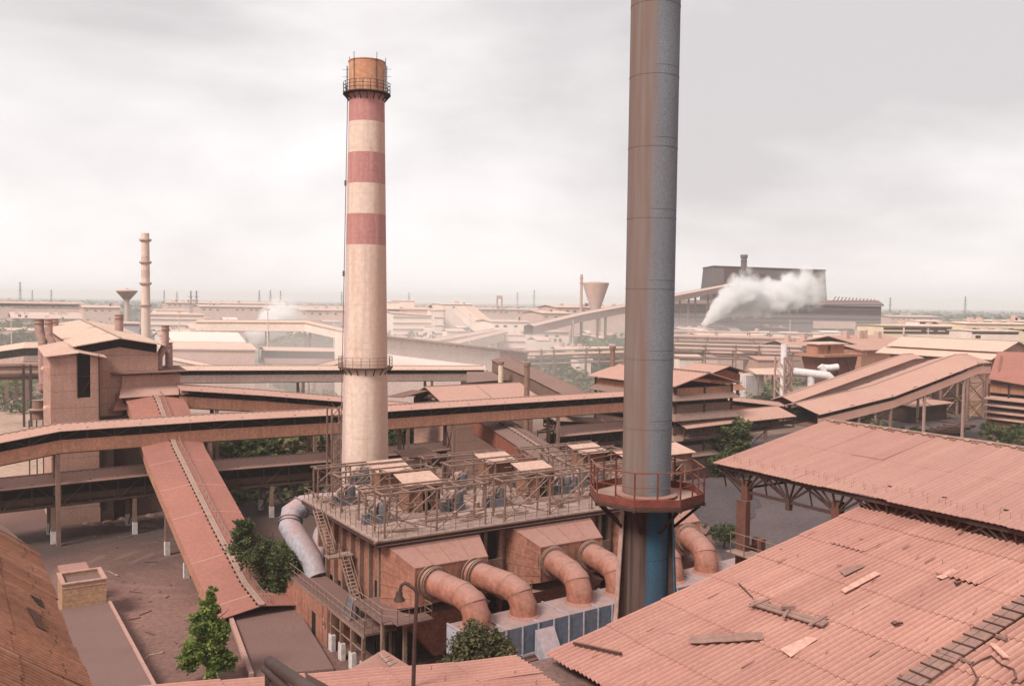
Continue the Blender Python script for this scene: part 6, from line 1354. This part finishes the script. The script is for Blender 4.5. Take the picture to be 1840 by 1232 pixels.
# long pale sloping hall wall right of the chimney
q0, q1 = at(640, 599, 236), at(948, 633, 268)
T = thing('pale_hall', 'tall pale hall with a slanting eave right of the striped chimney', 'building', (q0.x, q0.y + 5, 0)); d = (q1 - q0); n_ = Vc((-d.y, d.x, 0)).normalized() * 14; qm = q0.lerp(q1, .82)
B_ = lambda p, z=0: Vc((p.x, p.y, z))
mb = M(); mb.hexa([B_(q0), B_(qm), B_(qm) + n_, B_(q0) + n_, q0, qm, qm + n_, q0 + n_]); mb.build('wall', m_beige, T)
mb = M(); mb.hexa([B_(qm, qm.z - 3.8) , B_(q1, q1.z - 2.6), B_(q1, q1.z - 2.6) + n_, B_(qm, qm.z - 3.8) + n_, qm - Z * .1, q1 - Z * .1, q1 + n_ - Z * .1, qm + n_ - Z * .1]); mb.build('end_bay', m_clad, T)
mb = M(); o_ = n_.normalized() * -1.0; mb.hexa([q0 + o_, q1 + o_, q1 + n_, q0 + n_] + [p + Z * .4 for p in (q0 + o_, q1 + o_, q1 + n_, q0 + n_)]); mb.build('roof', m_farw, T)
mb = M(); k = 26; [mb.bar(q0.lerp(q1, (i + .5) / k) + o_ * .9 - Z * .05, q0.lerp(q1, (i + .5) / k) + o_ * .9 - Z * .5, 1.6, .5) for i in range(0, k)]; mb.build('eave_bracket', m_rust, T)
mb = M(); [mb.bar(B_(p), p - Z * 2, .6) for p in (q0.lerp(q1, .99), q0.lerp(q1, .9))]; mb.build('column', m_rust, T)
T = thing('lean_to_roof', 'cream lean-to roof tapering right at the foot of the pale hall', 'roof', at(760, 655, 230)); mb = M(); mb.slab([at(640, 630, 228), at(872, 657, 250), at(872, 661, 238), at(640, 661, 218)], .15); mb.build('roof', m_farwhite, T); mb = M(); a_, b_ = at(640, 662, 219), at(862, 661, 237); mb.hexa([Vc((a_.x, a_.y, 0)), Vc((b_.x, b_.y, 0)), Vc((b_.x, b_.y + 6, 0)), Vc((a_.x, a_.y + 6, 0)), a_ - Z * .3, b_ - Z * .3, b_ + Vc((0, 6, -.3)), a_ + Vc((0, 6, -.3))]); mb.build('wall', m_beige, T)
# sinter plant cluster
SG = 'pale sinter plant blocks in the haze'
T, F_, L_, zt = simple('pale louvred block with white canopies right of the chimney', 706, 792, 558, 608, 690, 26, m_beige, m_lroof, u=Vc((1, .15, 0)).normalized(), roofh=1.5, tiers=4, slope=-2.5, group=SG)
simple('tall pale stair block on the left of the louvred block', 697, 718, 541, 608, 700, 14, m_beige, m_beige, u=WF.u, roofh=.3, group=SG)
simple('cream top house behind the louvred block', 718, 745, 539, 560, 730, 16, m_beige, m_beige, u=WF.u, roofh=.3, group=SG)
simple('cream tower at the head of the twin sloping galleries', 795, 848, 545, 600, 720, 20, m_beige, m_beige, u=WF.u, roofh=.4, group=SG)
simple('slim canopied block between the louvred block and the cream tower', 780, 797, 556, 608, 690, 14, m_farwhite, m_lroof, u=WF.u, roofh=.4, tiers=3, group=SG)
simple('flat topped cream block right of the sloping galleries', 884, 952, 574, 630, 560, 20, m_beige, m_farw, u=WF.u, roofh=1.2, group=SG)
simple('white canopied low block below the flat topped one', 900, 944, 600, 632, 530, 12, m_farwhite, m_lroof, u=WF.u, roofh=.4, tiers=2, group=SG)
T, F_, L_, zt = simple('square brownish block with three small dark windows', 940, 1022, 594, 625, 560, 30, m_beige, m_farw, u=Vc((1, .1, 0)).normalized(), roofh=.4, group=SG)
mb = M()
for x in (988, 998, 1007): p_ = at(x, 611, 558); mb.box(Fr((p_.x, F_(L_ * .7, 0).y - .3), WF.u), -.7, .7, -.2, .2, p_.z - .8, p_.z + .8)
mb.build('window', m_steel, T)
gallery('wide pale gallery sweeping down right from the cream tower', [at(835, 549, 700), at(868, 576, 650), at(905, 594, 610)], 16, 7, pit=.1, mode='closed', mroof=m_lroof, mpan=m_beige, over=.2)
gallery('pale twin gallery running up right, upper one', [at(755, 611, 430), at(845, 597, 500), at(893, 589, 570)], 6, 5, mode='closed', mroof=m_lroof, mpan=m_beige, over=.3)
gallery('pale twin gallery running up right, lower one', [at(795, 616, 420), at(850, 604, 470), at(903, 592, 540)], 6.5, 6.2, mode='closed', mroof=m_lroof, mpan=m_beige, over=.3, legs=[(at(885, 600, 515),)])
for i, (x0, x1, yt, yb, d, lab) in enumerate(((985, 1080, 566, 590, 900, 'hazy grey pink sheds left of the cone tank'), (975, 1025, 558, 580, 620, 'hazy flat roof behind the grey pink sheds'), (820, 1120, 552, 575, 900, 'very faint long shed line across the hazy middle distance'), (1080, 1126, 603, 622, 590, 'buff low building by the trees left of the grey stack'), (955, 995, 638, 652, 420, 'small buff hut among the shrubs right of the pale hall'),
        (1000, 1130, 548, 575, 700, 'faint long shed below the cone tank'), (360, 620, 547, 575, 800, 'faint long pink shed band left of the chimney'), (300, 520, 541, 570, 1000, 'faintest long shed line beyond the small steam cloud'), (540, 640, 553, 575, 700, 'faint shed with dark roof slots left of the chimney'), (150, 215, 548, 560, 700, 'pale roof in the woods beside the water tower'), (1600, 1690, 566, 574, 1000, 'faint low roof beyond the far right offices'), (690, 800, 551, 570, 700, 'faint sheds behind the louvred block'), (1100, 1215, 588, 600, 820, 'dim shed low beside the grey stack'))):
    simple(lab, x0, x1, yt, yb, d, 26 if d > 300 else 6, m_farw, m_lroof if i % 2 else m_farw, u=WF.u, roofh=1.6)
MG = 'thin light masts among the far buildings'; mp_ = None
for i, (x, yt, d) in enumerate(((481, 556, 300), (322, 560, 300), (409, 560, 420), (776, 560, 420), (845, 566, 430), (1030, 575, 430), (1255, 585, 430), (1420, 575, 480), (1505, 588, 420), (600, 560, 420), (20, 575, 350), (110, 560, 420), (1668, 590, 380), (925, 580, 380))):
    p_ = at(x, yt, d); b_ = Vc((p_.x, p_.y, 0)); h = p_.z
    if mp_ is None: H1 = h; mp_ = thing('light_mast', 'thin pale light mast standing among the hazy plant buildings', 'mast', b_, MG); mb = M(); mb.tube(b_, b_ + Z * h, .32, 8, .18); mb.build('pole', m_farwhite, mp_); mb = M(); mb.bar(b_ + Z * h - WF.u * .9, b_ + Z * h + WF.u * .9, .3, .3); mb.build('lamp_bar', m_farw, mp_)
    else: dup(mp_, b_, scale=h / H1)
gallery('short pale incline rising to the chimney ring from the left', [at(548, 660, 205), at(618, 642, 222)], 3, 2.4, mode='closed', mroof=m_lroof, mpan=m_farw)
gallery('thin pale incline dipping right beyond the level gallery', [at(310, 640, 222), at(400, 658, 214)], 2.4, 2.0, mode='closed', mroof=m_lroof, mpan=m_farw)
YG = 'small sheds crowding the hazy plant'
r8 = random.Random(31)
yards = [(700, 880, 588, 612, 560, 700), (880, 1110, 600, 625, 470, 640), (340, 600, 566, 590, 620, 820), (1230, 1570, 590, 605, 560, 700), (960, 1110, 562, 585, 700, 900), (270, 350, 590, 610, 420, 560)]
k_ = 0
for (x0, x1, y0, y1, d0, d1) in yards:
    for i in range(6):
        x = x0 + (x1 - x0) * (i + r8.uniform(.1, .7)) / 6; f = r8.random(); d = d0 + (d1 - d0) * f; yt = y1 + (y0 - y1) * f - r8.uniform(4, 9); wd = r8.uniform(14, 34); k_ += 1
        kind = r8.choice(('white', 'pink', 'buff', 'grey')); where = 'left of the striped chimney' if x < 620 else 'between the two chimneys' if x < 1130 else 'before the melt shop'
        simple('%s small shed in the hazy plant %s' % (kind, where), x, x + wd, yt, yt + 12, d, r8.uniform(6, 14), {'white': m_farwhite, 'pink': m_farw, 'buff': m_beige, 'grey': m_pale}[kind], r8.choice((m_lroof, m_farw, m_groof, m_farwhite)), u=Vc((1, r8.uniform(-.2, .5), 0)).normalized(), roofh=r8.uniform(.6, 2), name='small_shed', cat='shed', group=YG)
OG = 'small outbuildings between the galleries and the melt shop'
for (lab, x0, x1, yt, d, dp, mw_, mr_) in (('low white outbuilding beside the trees right of the grey stack', 1222, 1262, 637, 330, 6, m_farwhite, m_lroof), ('pink roofed outbuilding under the nearest pipe rack', 1290, 1340, 632, 345, 8, m_farw, m_groof), ('small brown outbuilding left of the lattice tower', 1362, 1398, 640, 320, 7, m_clad, m_groof), ('long pale store beyond the middle pipe rack', 1255, 1372, 598, 560, 10, m_farw, m_lroof), ('grey outbuilding at the foot of the melt shop bay', 1225, 1280, 588, 640, 14, m_plant, m_farw),
        ('dark low shed under the big steam plume', 1300, 1420, 586, 660, 12, m_plant, m_plant), ('buff hut right of the white gas pipe', 1512, 1540, 634, 330, 6, m_clad, m_lroof), ('pale kiosk among the shrubs before the pipe rack', 1040, 1062, 640, 330, 5, m_farwhite, m_farw), ('long pale wall behind the shrubs left of the grey stack', 1000, 1120, 622, 480, 5, m_farw, m_lroof), ('pink pump house beneath the level gallery', 560, 605, 672, 260, 6, m_farw, m_groof), ('low store with a pale roof beneath the hazy gallery', 500, 548, 640, 330, 8, m_farw, m_lroof), ('grey tank house below the far bent gallery', 395, 440, 588, 420, 9, m_farw, m_farw)):
    simple(lab, x0, x1, yt, yt + 20, d, dp, mw_, mr_, u=Vc((1, .1, 0)).normalized(), roofh=1.2, name='outbuilding', group=OG)
# pipe racks
RG = 'pipe racks in the middle distance'
def rack(lab, x0, x1, y0, y1, d0, d1, n, leg_y):
    p0_, p1_ = at(x0, y0, d0), at(x1, y1, d1); T = thing('pipe_rack', lab, 'pipe rack', (p0_ + p1_) / 2 - Z * p0_.z, RG)
    for k in range(n):
        mb = M(); dz = -(k % 4) * 1.7 * (d0 / 330); dy = Vc((0, 1.3 * (k // 2), 0)); mb.path([p0_ + Z * dz + dy, p1_ + Z * dz + dy], RN.uniform(.3, .65) * d0 / 330, 8); mb.build('pipe', RN.choice((m_farw, m_curb, m_rust, m_lroof)), T)
    mb = M()
    for k in range(5):
        c_ = p0_.lerp(p1_, (k + RN.uniform(.2, .8)) / 5)
        for dy in (-.6, 4): q = c_ + Vc((0, dy, 0)); mb.bar(Vc((q.x, q.y, 0)), q + Z * .3, .32)
        for h in (0, -1.7, -3.4, -5.1): mb.bar(c_ + Vc((0, -.8, h - .7)), c_ + Vc((0, 4.4, h - .7)), .35)
    mb.build('support', m_rust, T)
rack('nearest pipe rack right of the grey stack, over the trees', 1180, 1440, 617, 624, 310, 330, 6, 650)
rack('middle pipe rack right of the grey stack', 1180, 1520, 604, 612, 370, 380, 6, 640)
rack('farthest pipe rack in the haze before the melt shop', 1180, 1480, 594, 600, 470, 480, 5, 620)
rack('pipe rack crossing the shrubs left of the grey stack', 940, 1150, 630, 624, 300, 310, 4, 660)

# ------------------------------------------------------------------ trees
rt_ = random.Random(5)
tree('shrubby_tree', 'dark bushy tree pressed against the right side of the red sloping conveyor', 'tree', W(at(490, 900, 86).x, 86, 0), 8.6, 3.0, m_leafd, rt_, clumps=90, per=70, size=.16, shape=[(-1.0, .0, .85, .36, .13), (-.85, 0, .66, .5, .16), (-.3, 0, .55, .7, .2), (.25, -.2, .58, .65, .2), (.7, -.3, .50, .6, .2), (.2, 0, .3, .7, .2)])
tree('bright_tree', 'bright green feathery young tree in the yard by the ramp', 'tree', g(372, 1232, 0), 7.4, 2.1, m_leafb, rt_, clumps=75, per=60, size=.15, shape=[(.18, 0, .97, .2, .10), (.1, 0, .84, .36, .12), (-.12, 0, .66, .55, .13), (.38, 0, .58, .42, .13), (-.1, 0, .42, .78, .15), (-.5, 0, .27, .5, .11), (.5, 0, .25, .6, .13)])
tree('dusty_bush', 'dusty mottled bush in front of the blue gas header', 'bush', W(at(868, 900, 58.5).x, 58.5, 0), 8.9, 2.3, m_leafr, rt_, clumps=120, per=60, size=.14, shape=[(-.1, 0, .80, .7, .16), (.45, 0, .72, .6, .16), (-.6, 0, .62, .55, .14), (0, 0, .6, 1.0, .2), (.5, 0, .5, .8, .2)])
tree('leafy_tree', 'leafy green tree at the right of the tiered tower', 'tree', g(1290, 850, 0), 10.5, 6.0, m_leafd, rt_, clumps=120, per=55, size=.34, shape=[(.25, 0, .72, .62, .26), (-.35, 0, .5, .62, .26), (.5, 0, .45, .6, .24), (-.5, -.3, .22, .6, .22), (.1, -.3, .25, .7, .22)])
tree('dry_bush', 'pale dry bush at the foot of the broad incline', 'bush', g(1533, 772, 0), 5.6, 5.2, m_leafy, rt_, clumps=80, per=40, size=.35, group='bushes by the right incline')
tree('green_bush', 'green bush beside the pale dry bush at the incline foot', 'bush', g(1585, 790, 0), 3.6, 6.0, m_leafb, rt_, clumps=90, per=40, size=.35, group='bushes by the right incline')
tree('green_bush', 'low green bush behind the ridge of the big open shed', 'bush', g(1640, 796, 0), 3.0, 5.5, m_leafb, rt_, clumps=70, per=40, size=.33, group='bushes by the right incline')
tree('dark_bush', 'dark scrub bush at the right border above the shed ridge', 'bush', g(1815, 800, 0), 4.6, 7.5, m_leafd, rt_, clumps=110, per=40, size=.32, group='bushes by the right incline')
tree('green_bush', 'bright low bush under the dark scrub at the right border', 'bush', g(1760, 812, 0), 2.4, 5.5, m_leafb, rt_, clumps=70, per=40, size=.3, group='bushes by the right incline')
tree('scrub', 'grey green scrub beside the rightmost inlet duct', 'bush', g(1300, 985, 0), 3.2, 2.4, m_leafd, rt_, clumps=60, per=40, size=.14)
# middle distance trees: four shapes, copied
protos = []
TG = 'trees between the plant buildings'
spots = [(440, 800, 150, 8, 7), (470, 790, 155, 9, 8), (520, 792, 158, 8, 8), (560, 795, 150, 8, 7), (715, 812, 160, 9, 7), (735, 805, 165, 9, 7),
         (590, 700, 272, 5.5, 9), (560, 702, 278, 5, 8), (615, 698, 268, 5.5, 8), (540, 700, 285, 5, 8),
         (955, 665, 345, 8, 11), (985, 672, 352, 9, 12), (1015, 668, 340, 9, 11), (1045, 655, 360, 11, 13), (1080, 655, 352, 11, 13), (1110, 650, 366, 10, 12), (1035, 650, 300, 7, 9), (975, 650, 300, 6, 9), (1000, 640, 420, 8, 12), (1070, 640, 440, 9, 13), (1110, 640, 420, 9, 12), (1060, 606, 540, 10, 14), (1100, 600, 560, 10, 14),
         (1225, 655, 355, 9, 11), (1252, 650, 370, 10, 12), (1285, 648, 375, 11, 13), (1318, 652, 372, 10, 12), (1345, 655, 365, 8, 9), (1445, 660, 370, 12, 11), (1465, 660, 380, 11, 10), (1398, 660, 400, 9, 9), (1340, 700, 245, 5, 5), (1380, 690, 262, 4, 6), (1360, 700, 240, 4, 5),
         (1240, 600, 540, 10, 14), (1290, 600, 520, 8, 12), (1350, 602, 540, 10, 14), (1420, 598, 520, 9, 13), (1480, 604, 500, 11, 14), (1530, 606, 490, 9, 12), (1560, 606, 520, 9, 12), (1850, 590, 400, 14, 13), (1880, 604, 370, 13, 12),
         (10, 610, 430, 13, 13), (45, 608, 440, 13, 12), (80, 612, 425, 12, 11), (-20, 640, 400, 12, 11), (15, 636, 380, 10, 11), (62, 636, 385, 9, 10), (12, 680, 262, 5, 7), (60, 700, 240, 2.4, 6), (-5, 575, 560, 15, 15), (25, 578, 580, 14, 14), (60, 578, 600, 12, 14), (158, 590, 520, 12, 13), (180, 585, 540, 12, 13), (205, 596, 500, 11, 12), (245, 590, 520, 10, 11), (175, 605, 420, 10, 10), (195, 605, 430, 9, 9),
         (540, 600, 560, 9, 12), (515, 612, 540, 8, 12), (590, 610, 520, 9, 12), (565, 600, 580, 9, 12), (470, 560, 760, 10, 16), (440, 562, 760, 10, 16), (500, 562, 760, 9, 16), (900, 560, 760, 9, 16), (1640, 590, 560, 8, 13), (1720, 590, 580, 8, 13), (1790, 590, 560, 8, 13)]
tlabs = []
for i, (x, y, d, h, r_) in enumerate(spots):
    p_ = at(x, y, d); b_ = Vc((p_.x, p_.y, 0)); k = i % 4
    where = 'left of the striped chimney' if x < 615 else ('between the striped chimney and the grey stack' if x < 1160 else 'right of the grey stack')
    lab = 'hazy tree %s, %s' % (where, 'near the yard' if d < 180 else 'between the galleries' if d < 280 else 'in the middle distance' if d < 400 else 'far off in the haze')
    if len(protos) < 4:
        t_ = tree('leafy_tree', lab, 'tree', b_, h, r_, (m_leafd, m_leafb, m_leafd, m_leafy)[k], rt_, clumps=48, per=32, size=.55, shape=[(0, 0, .6, .75, .36), (.45, 0, .45, .6, .3), (-.45, .1, .42, .6, .3), (.1, -.3, .3, .8, .28)], group=TG); protos.append((t_, h, r_))
    else:
        t_, h0, r0_ = protos[k]; dup(t_, b_, rt_.uniform(0, 6.28), lab, (r_ / r0_, r_ / r0_, h / h0))
# far woodland masses
def wood(name, n, xr, yr, hh, size, per, seed, lm=None):
    r_ = random.Random(seed); mb = M()
    for _ in range(n):
        d = r_.uniform(*yr); px = r_.uniform(*xr); p_ = at(px, 600, d); h = r_.uniform(*hh)
        c_ = Vc((p_.x, p_.y, h * .5)); mb.tone = .5; base = r_.uniform(.1, .7)
        for k in range(per):
            a = Vc((r_.uniform(-1, 1), r_.uniform(-1, 1), r_.uniform(-.6, .6))).normalized(); b = a.cross(Vc((r_.uniform(-1, 1), r_.uniform(-1, 1), 1))).normalized()
            q = c_ + Vc((r_.gauss(0, h * .45), r_.gauss(0, h * .45), r_.gauss(0, h * .25))); s = size * r_.uniform(.6, 1.4); q.z = max(q.z, .5); mb.tone = min(1, max(0, base + r_.uniform(-.3, .3)))
            mb.add([q - a * s, q - b * s * .7, q + a * s, q + b * s * .7], [(0, 1, 2, 3)])
    mb.build(name, lm or m_leafd, org=(0, 0, 0), kind='stuff')
wood('woodland', 150, (-60, 125), (430, 690), (6, 13), 1.2, 44, 11)
wood('woodland', 130, (140, 262), (420, 800), (6, 12), 1.3, 40, 12)
wood('woodland', 60, (-60, 70), (270, 400), (4, 9), .8, 40, 13)
wood('scrubland', 130, (540, 628), (205, 330), (2, 5), .6, 36, 14, m_leafo)
wood('scrubland', 120, (385, 610), (138, 185), (2, 4.5), .4, 40, 15)
wood('scrubland', 200, (945, 1130), (232, 400), (3, 7), .8, 36, 16, m_leafo)
wood('scrubland', 160, (1215, 1420), (225, 330), (2, 5), .7, 34, 17, m_leafo)
wood('woodland', 420, (-150, 560), (480, 1500), (5, 11), 1.6, 26, 1)
wood('woodland', 420, (560, 1250), (620, 1700), (5, 10), 1.8, 22, 2)
wood('woodland', 320, (1560, 2000), (520, 1600), (5, 10), 1.7, 24, 3)
wood('woodland', 900, (-200, 2050), (1500, 4600), (7, 13), 6, 14, 4)
wood('scrubland', 200, (1180, 1560), (330, 560), (1.5, 4), 1.0, 26, 6)
wood('scrubland', 160, (930, 1130), (240, 420), (1.5, 4), .9, 26, 7)
wood('scrubland', 90, (400, 600), (128, 165), (1.2, 3.2), .45, 30, 8)
wood('scrubland', 70, (-60, 100), (225, 330), (1.2, 3.5), .6, 26, 9)
# coal heap
T = M(); c_ = g(1262, 905, 0); n = 40; rows = 9
vs, fs = [], []
rr_ = random.Random(9)
for i in range(rows):
    f = i / (rows - 1)
    for k in range(n): a = 2 * math.pi * k / n; r_ = (1 - f) * (1 + .15 * math.sin(3 * a) + rr_.uniform(-.05, .05)); vs.append(c_ + Vc((math.cos(a) * 9 * r_ , math.sin(a) * 12 * r_, 3.4 * (f ** .8) + rr_.uniform(-.12, .12))))
fs = [(i * n + k, i * n + (k + 1) % n, (i + 1) * n + (k + 1) % n, (i + 1) * n + k) for i in range(rows - 1) for k in range(n)]
T.add(vs, fs); T.build('coal_heap', m_coal, label='grey black coal heap between the stack platform and the shed column', cat='coal heap', smooth=True)
LG = 'logs stacked on the coal yard'; lp = None
for i, (x, y) in enumerate(((1690, 782), (1690, 779), (1700, 776), (1712, 772), (1722, 768))):
    p_ = g(x, y, 0)
    if lp is None: lp = thing('pipe_length', 'dark pipe lying on the yard under the right incline', 'pipe', p_, LG); mb = M(); mb.path([p_ + Z * .5 - WF.u * 4, p_ + Z * .5 + WF.u * 4.5], .5, 10); mb.build('tube', m_steel, lp)
    else: dup(lp, p_, .05 * i)

# ------------------------------------------------------------------ steam and haze
def vol(name, dens, colr, shape=None, emis=0.0, an=0.0):
    m = bpy.data.materials.new(name); m.use_nodes = True; t = m.node_tree; t.nodes.clear(); L = t.links.new
    o = N(t, 'ShaderNodeOutputMaterial'); v = N(t, 'ShaderNodeVolumePrincipled'); L(v.outputs[0], o.inputs['Volume'])
    v.inputs['Color'].default_value = (*colr, 1); v.inputs['Density'].default_value = dens; v.inputs['Anisotropy'].default_value = an
    if shape:
        nscale, lo, hi, R0, R1, Lx = shape
        tcn = N(t, 'ShaderNodeTexCoord'); sp = N(t, 'ShaderNodeSeparateXYZ'); L(tcn.outputs['Object'], sp.inputs[0])
        n = N(t, 'ShaderNodeTexNoise'); n.inputs['Scale'].default_value = nscale; n.inputs['Detail'].default_value = 4; n.inputs['Roughness'].default_value = .6; L(tcn.outputs['Object'], n.inputs['Vector'])
        def mth(op, a, b=None):
            x = N(t, 'ShaderNodeMath', operation=op)
            for i, q in enumerate((a, b)):
                if q is None: continue
                if isinstance(q, (int, float)): x.inputs[i].default_value = q
                else: L(q, x.inputs[i])
            return x.outputs[0]
        rr = mth('SQRT', mth('ADD', mth('POWER', mth('ABSOLUTE', sp.outputs[1]), 2.0), mth('POWER', mth('ABSOLUTE', sp.outputs[2]), 2.0)))
        Rx = mth('ADD', mth('MULTIPLY', sp.outputs[0], (R1 - R0) / Lx), R0)
        fr = mth('DIVIDE', rr, Rx)                         # 0 on the axis, 1 at the hull
        fo = mth('MULTIPLY', fr, fr)
        e = mth('DIVIDE', sp.outputs[0], Lx); e4 = mth('POWER', mth('ABSOLUTE', e), 3.0)
        val = mth('SUBTRACT', mth('SUBTRACT', n.outputs[0], mth('MULTIPLY', fo, .55)), mth('MULTIPLY', e4, .22))
        r = N(t, 'ShaderNodeMapRange'); L(val, r.inputs[0]); r.inputs[1].default_value = lo; r.inputs[2].default_value = hi; r.inputs[3].default_value = 0; r.inputs[4].default_value = dens
        fade = mth('SUBTRACT', 1.15, e)
        L(mth('MULTIPLY', r.outputs[0], fade), v.inputs['Density'])
    return m
def plume(name, p, q, R0, R1, dens, nscale, lo, hi, label, cat='steam', colr=(.98, .97, .97)):
    p, q = Vc(p), Vc(q); d = q - p; Lx = d.length; mb = M(); n = 10
    mb.path([Vc((Lx * i / n, 0, 0)) for i in range(n + 1)], [R0 + (R1 - R0) * i / n for i in range(n + 1)], 20)
    o = mb.build(name, vol(name + '_vapour', dens, colr, (nscale, lo, hi, R0, R1, Lx)), org=(0, 0, 0), label=label, cat=cat)
    o.location = p; o.rotation_mode = 'QUATERNION'; o.rotation_quaternion = d.to_track_quat('X', 'Z'); return o
plume('steam_plume', at(1300, 556, 655), at(1475, 512, 700), 9, 30, .5, .10, .19, .42, 'ragged white steam drifting right from the big plume')
plume('steam_plume', at(1262, 584, 640), at(1356, 500, 660), 2.5, 21, .6, .11, .15, .32, 'big white steam plume blowing right before the melt shop')
plume('steam_cloud', at(452, 606, 350), at(535, 552, 380), 5, 14, .45, .14, .2, .4, 'small white steam cloud behind the far bent gallery')
plume('smoke', at(663, 112, 100), at(720, -60, 100), 1.6, 7, .02, .25, .1, .7, 'faint brownish smoke leaving the striped chimney', 'smoke', (.75, .62, .58))
plume('smoke', at(1332, 459, D0), at(1372, 430, D0), 2.4, 7, .035, .2, .1, .7, 'thin grey smoke from the short dark smokestack', 'smoke', (.7, .62, .62))
plume('smoke', at(262, 418, 310), at(300, 398, 310), 1.4, 5, .03, .2, .1, .7, 'faint wisp of smoke from the pale far chimney', 'smoke', (.8, .7, .66))
def dustcloud(c, r, dens):
    m = bpy.data.materials.new('drifting_dust'); m.use_nodes = True; t = m.node_tree; t.nodes.clear(); o = N(t, 'ShaderNodeOutputMaterial'); v = N(t, 'ShaderNodeVolumePrincipled'); t.links.new(v.outputs[0], o.inputs['Volume'])
    v.inputs['Color'].default_value = (1.0, .94, .925, 1); v.inputs['Density'].default_value = dens
    mb = M(); c = Vc(c); k = 14; n = 36
    vs = [c + Vc((r[0] * math.cos(2 * math.pi * j / n) * math.sin(math.pi * i / k), r[1] * math.sin(2 * math.pi * j / n) * math.sin(math.pi * i / k), r[2] * math.cos(math.pi * i / k))) for i in range(1, k) for j in range(n)]
    vs = [Vc((p.x, p.y, max(p.z, -.5))) for p in vs]
    fs = [((i) * n + j, (i + 1) * n + j, (i + 1) * n + (j + 1) % n, i * n + (j + 1) % n) for i in range(k - 2) for j in range(n)] + [tuple(range(n)), tuple((k - 2) * n + j for j in range(n - 1, -1, -1))]
    mb.add(vs, fs); mb.build('drifting_dust', m, org=c, kind='stuff')
dustcloud(W(-70, 330, 4), (210, 150, 27), .001)
dustcloud(W(-62, 215, 6), (45, 42, 17), .0048)
dustcloud(W(-20, 221, 8), (48, 7, 20), .017)
dustcloud(W(20, 520, 4), (330, 190, 30), .00035)
dustcloud(W(165, 520, 4), (190, 180, 22), .0006)
hz_ = M(); hz_.box(WF, -9000, 9000, -450, 13500, -1, 92)
HZ = bpy.data.materials.new('haze_air'); HZ.use_nodes = True; t = HZ.node_tree; t.nodes.clear(); o = N(t, 'ShaderNodeOutputMaterial'); v = N(t, 'ShaderNodeVolumePrincipled'); t.links.new(v.outputs[0], o.inputs['Volume'])
v.inputs['Color'].default_value = (1.0, 0.965, 0.96, 1); v.inputs['Density'].default_value = 0.0002; v.inputs['Anisotropy'].default_value = 0.0
hz_.build('haze', HZ, org=(0, 0, 0), kind='stuff')
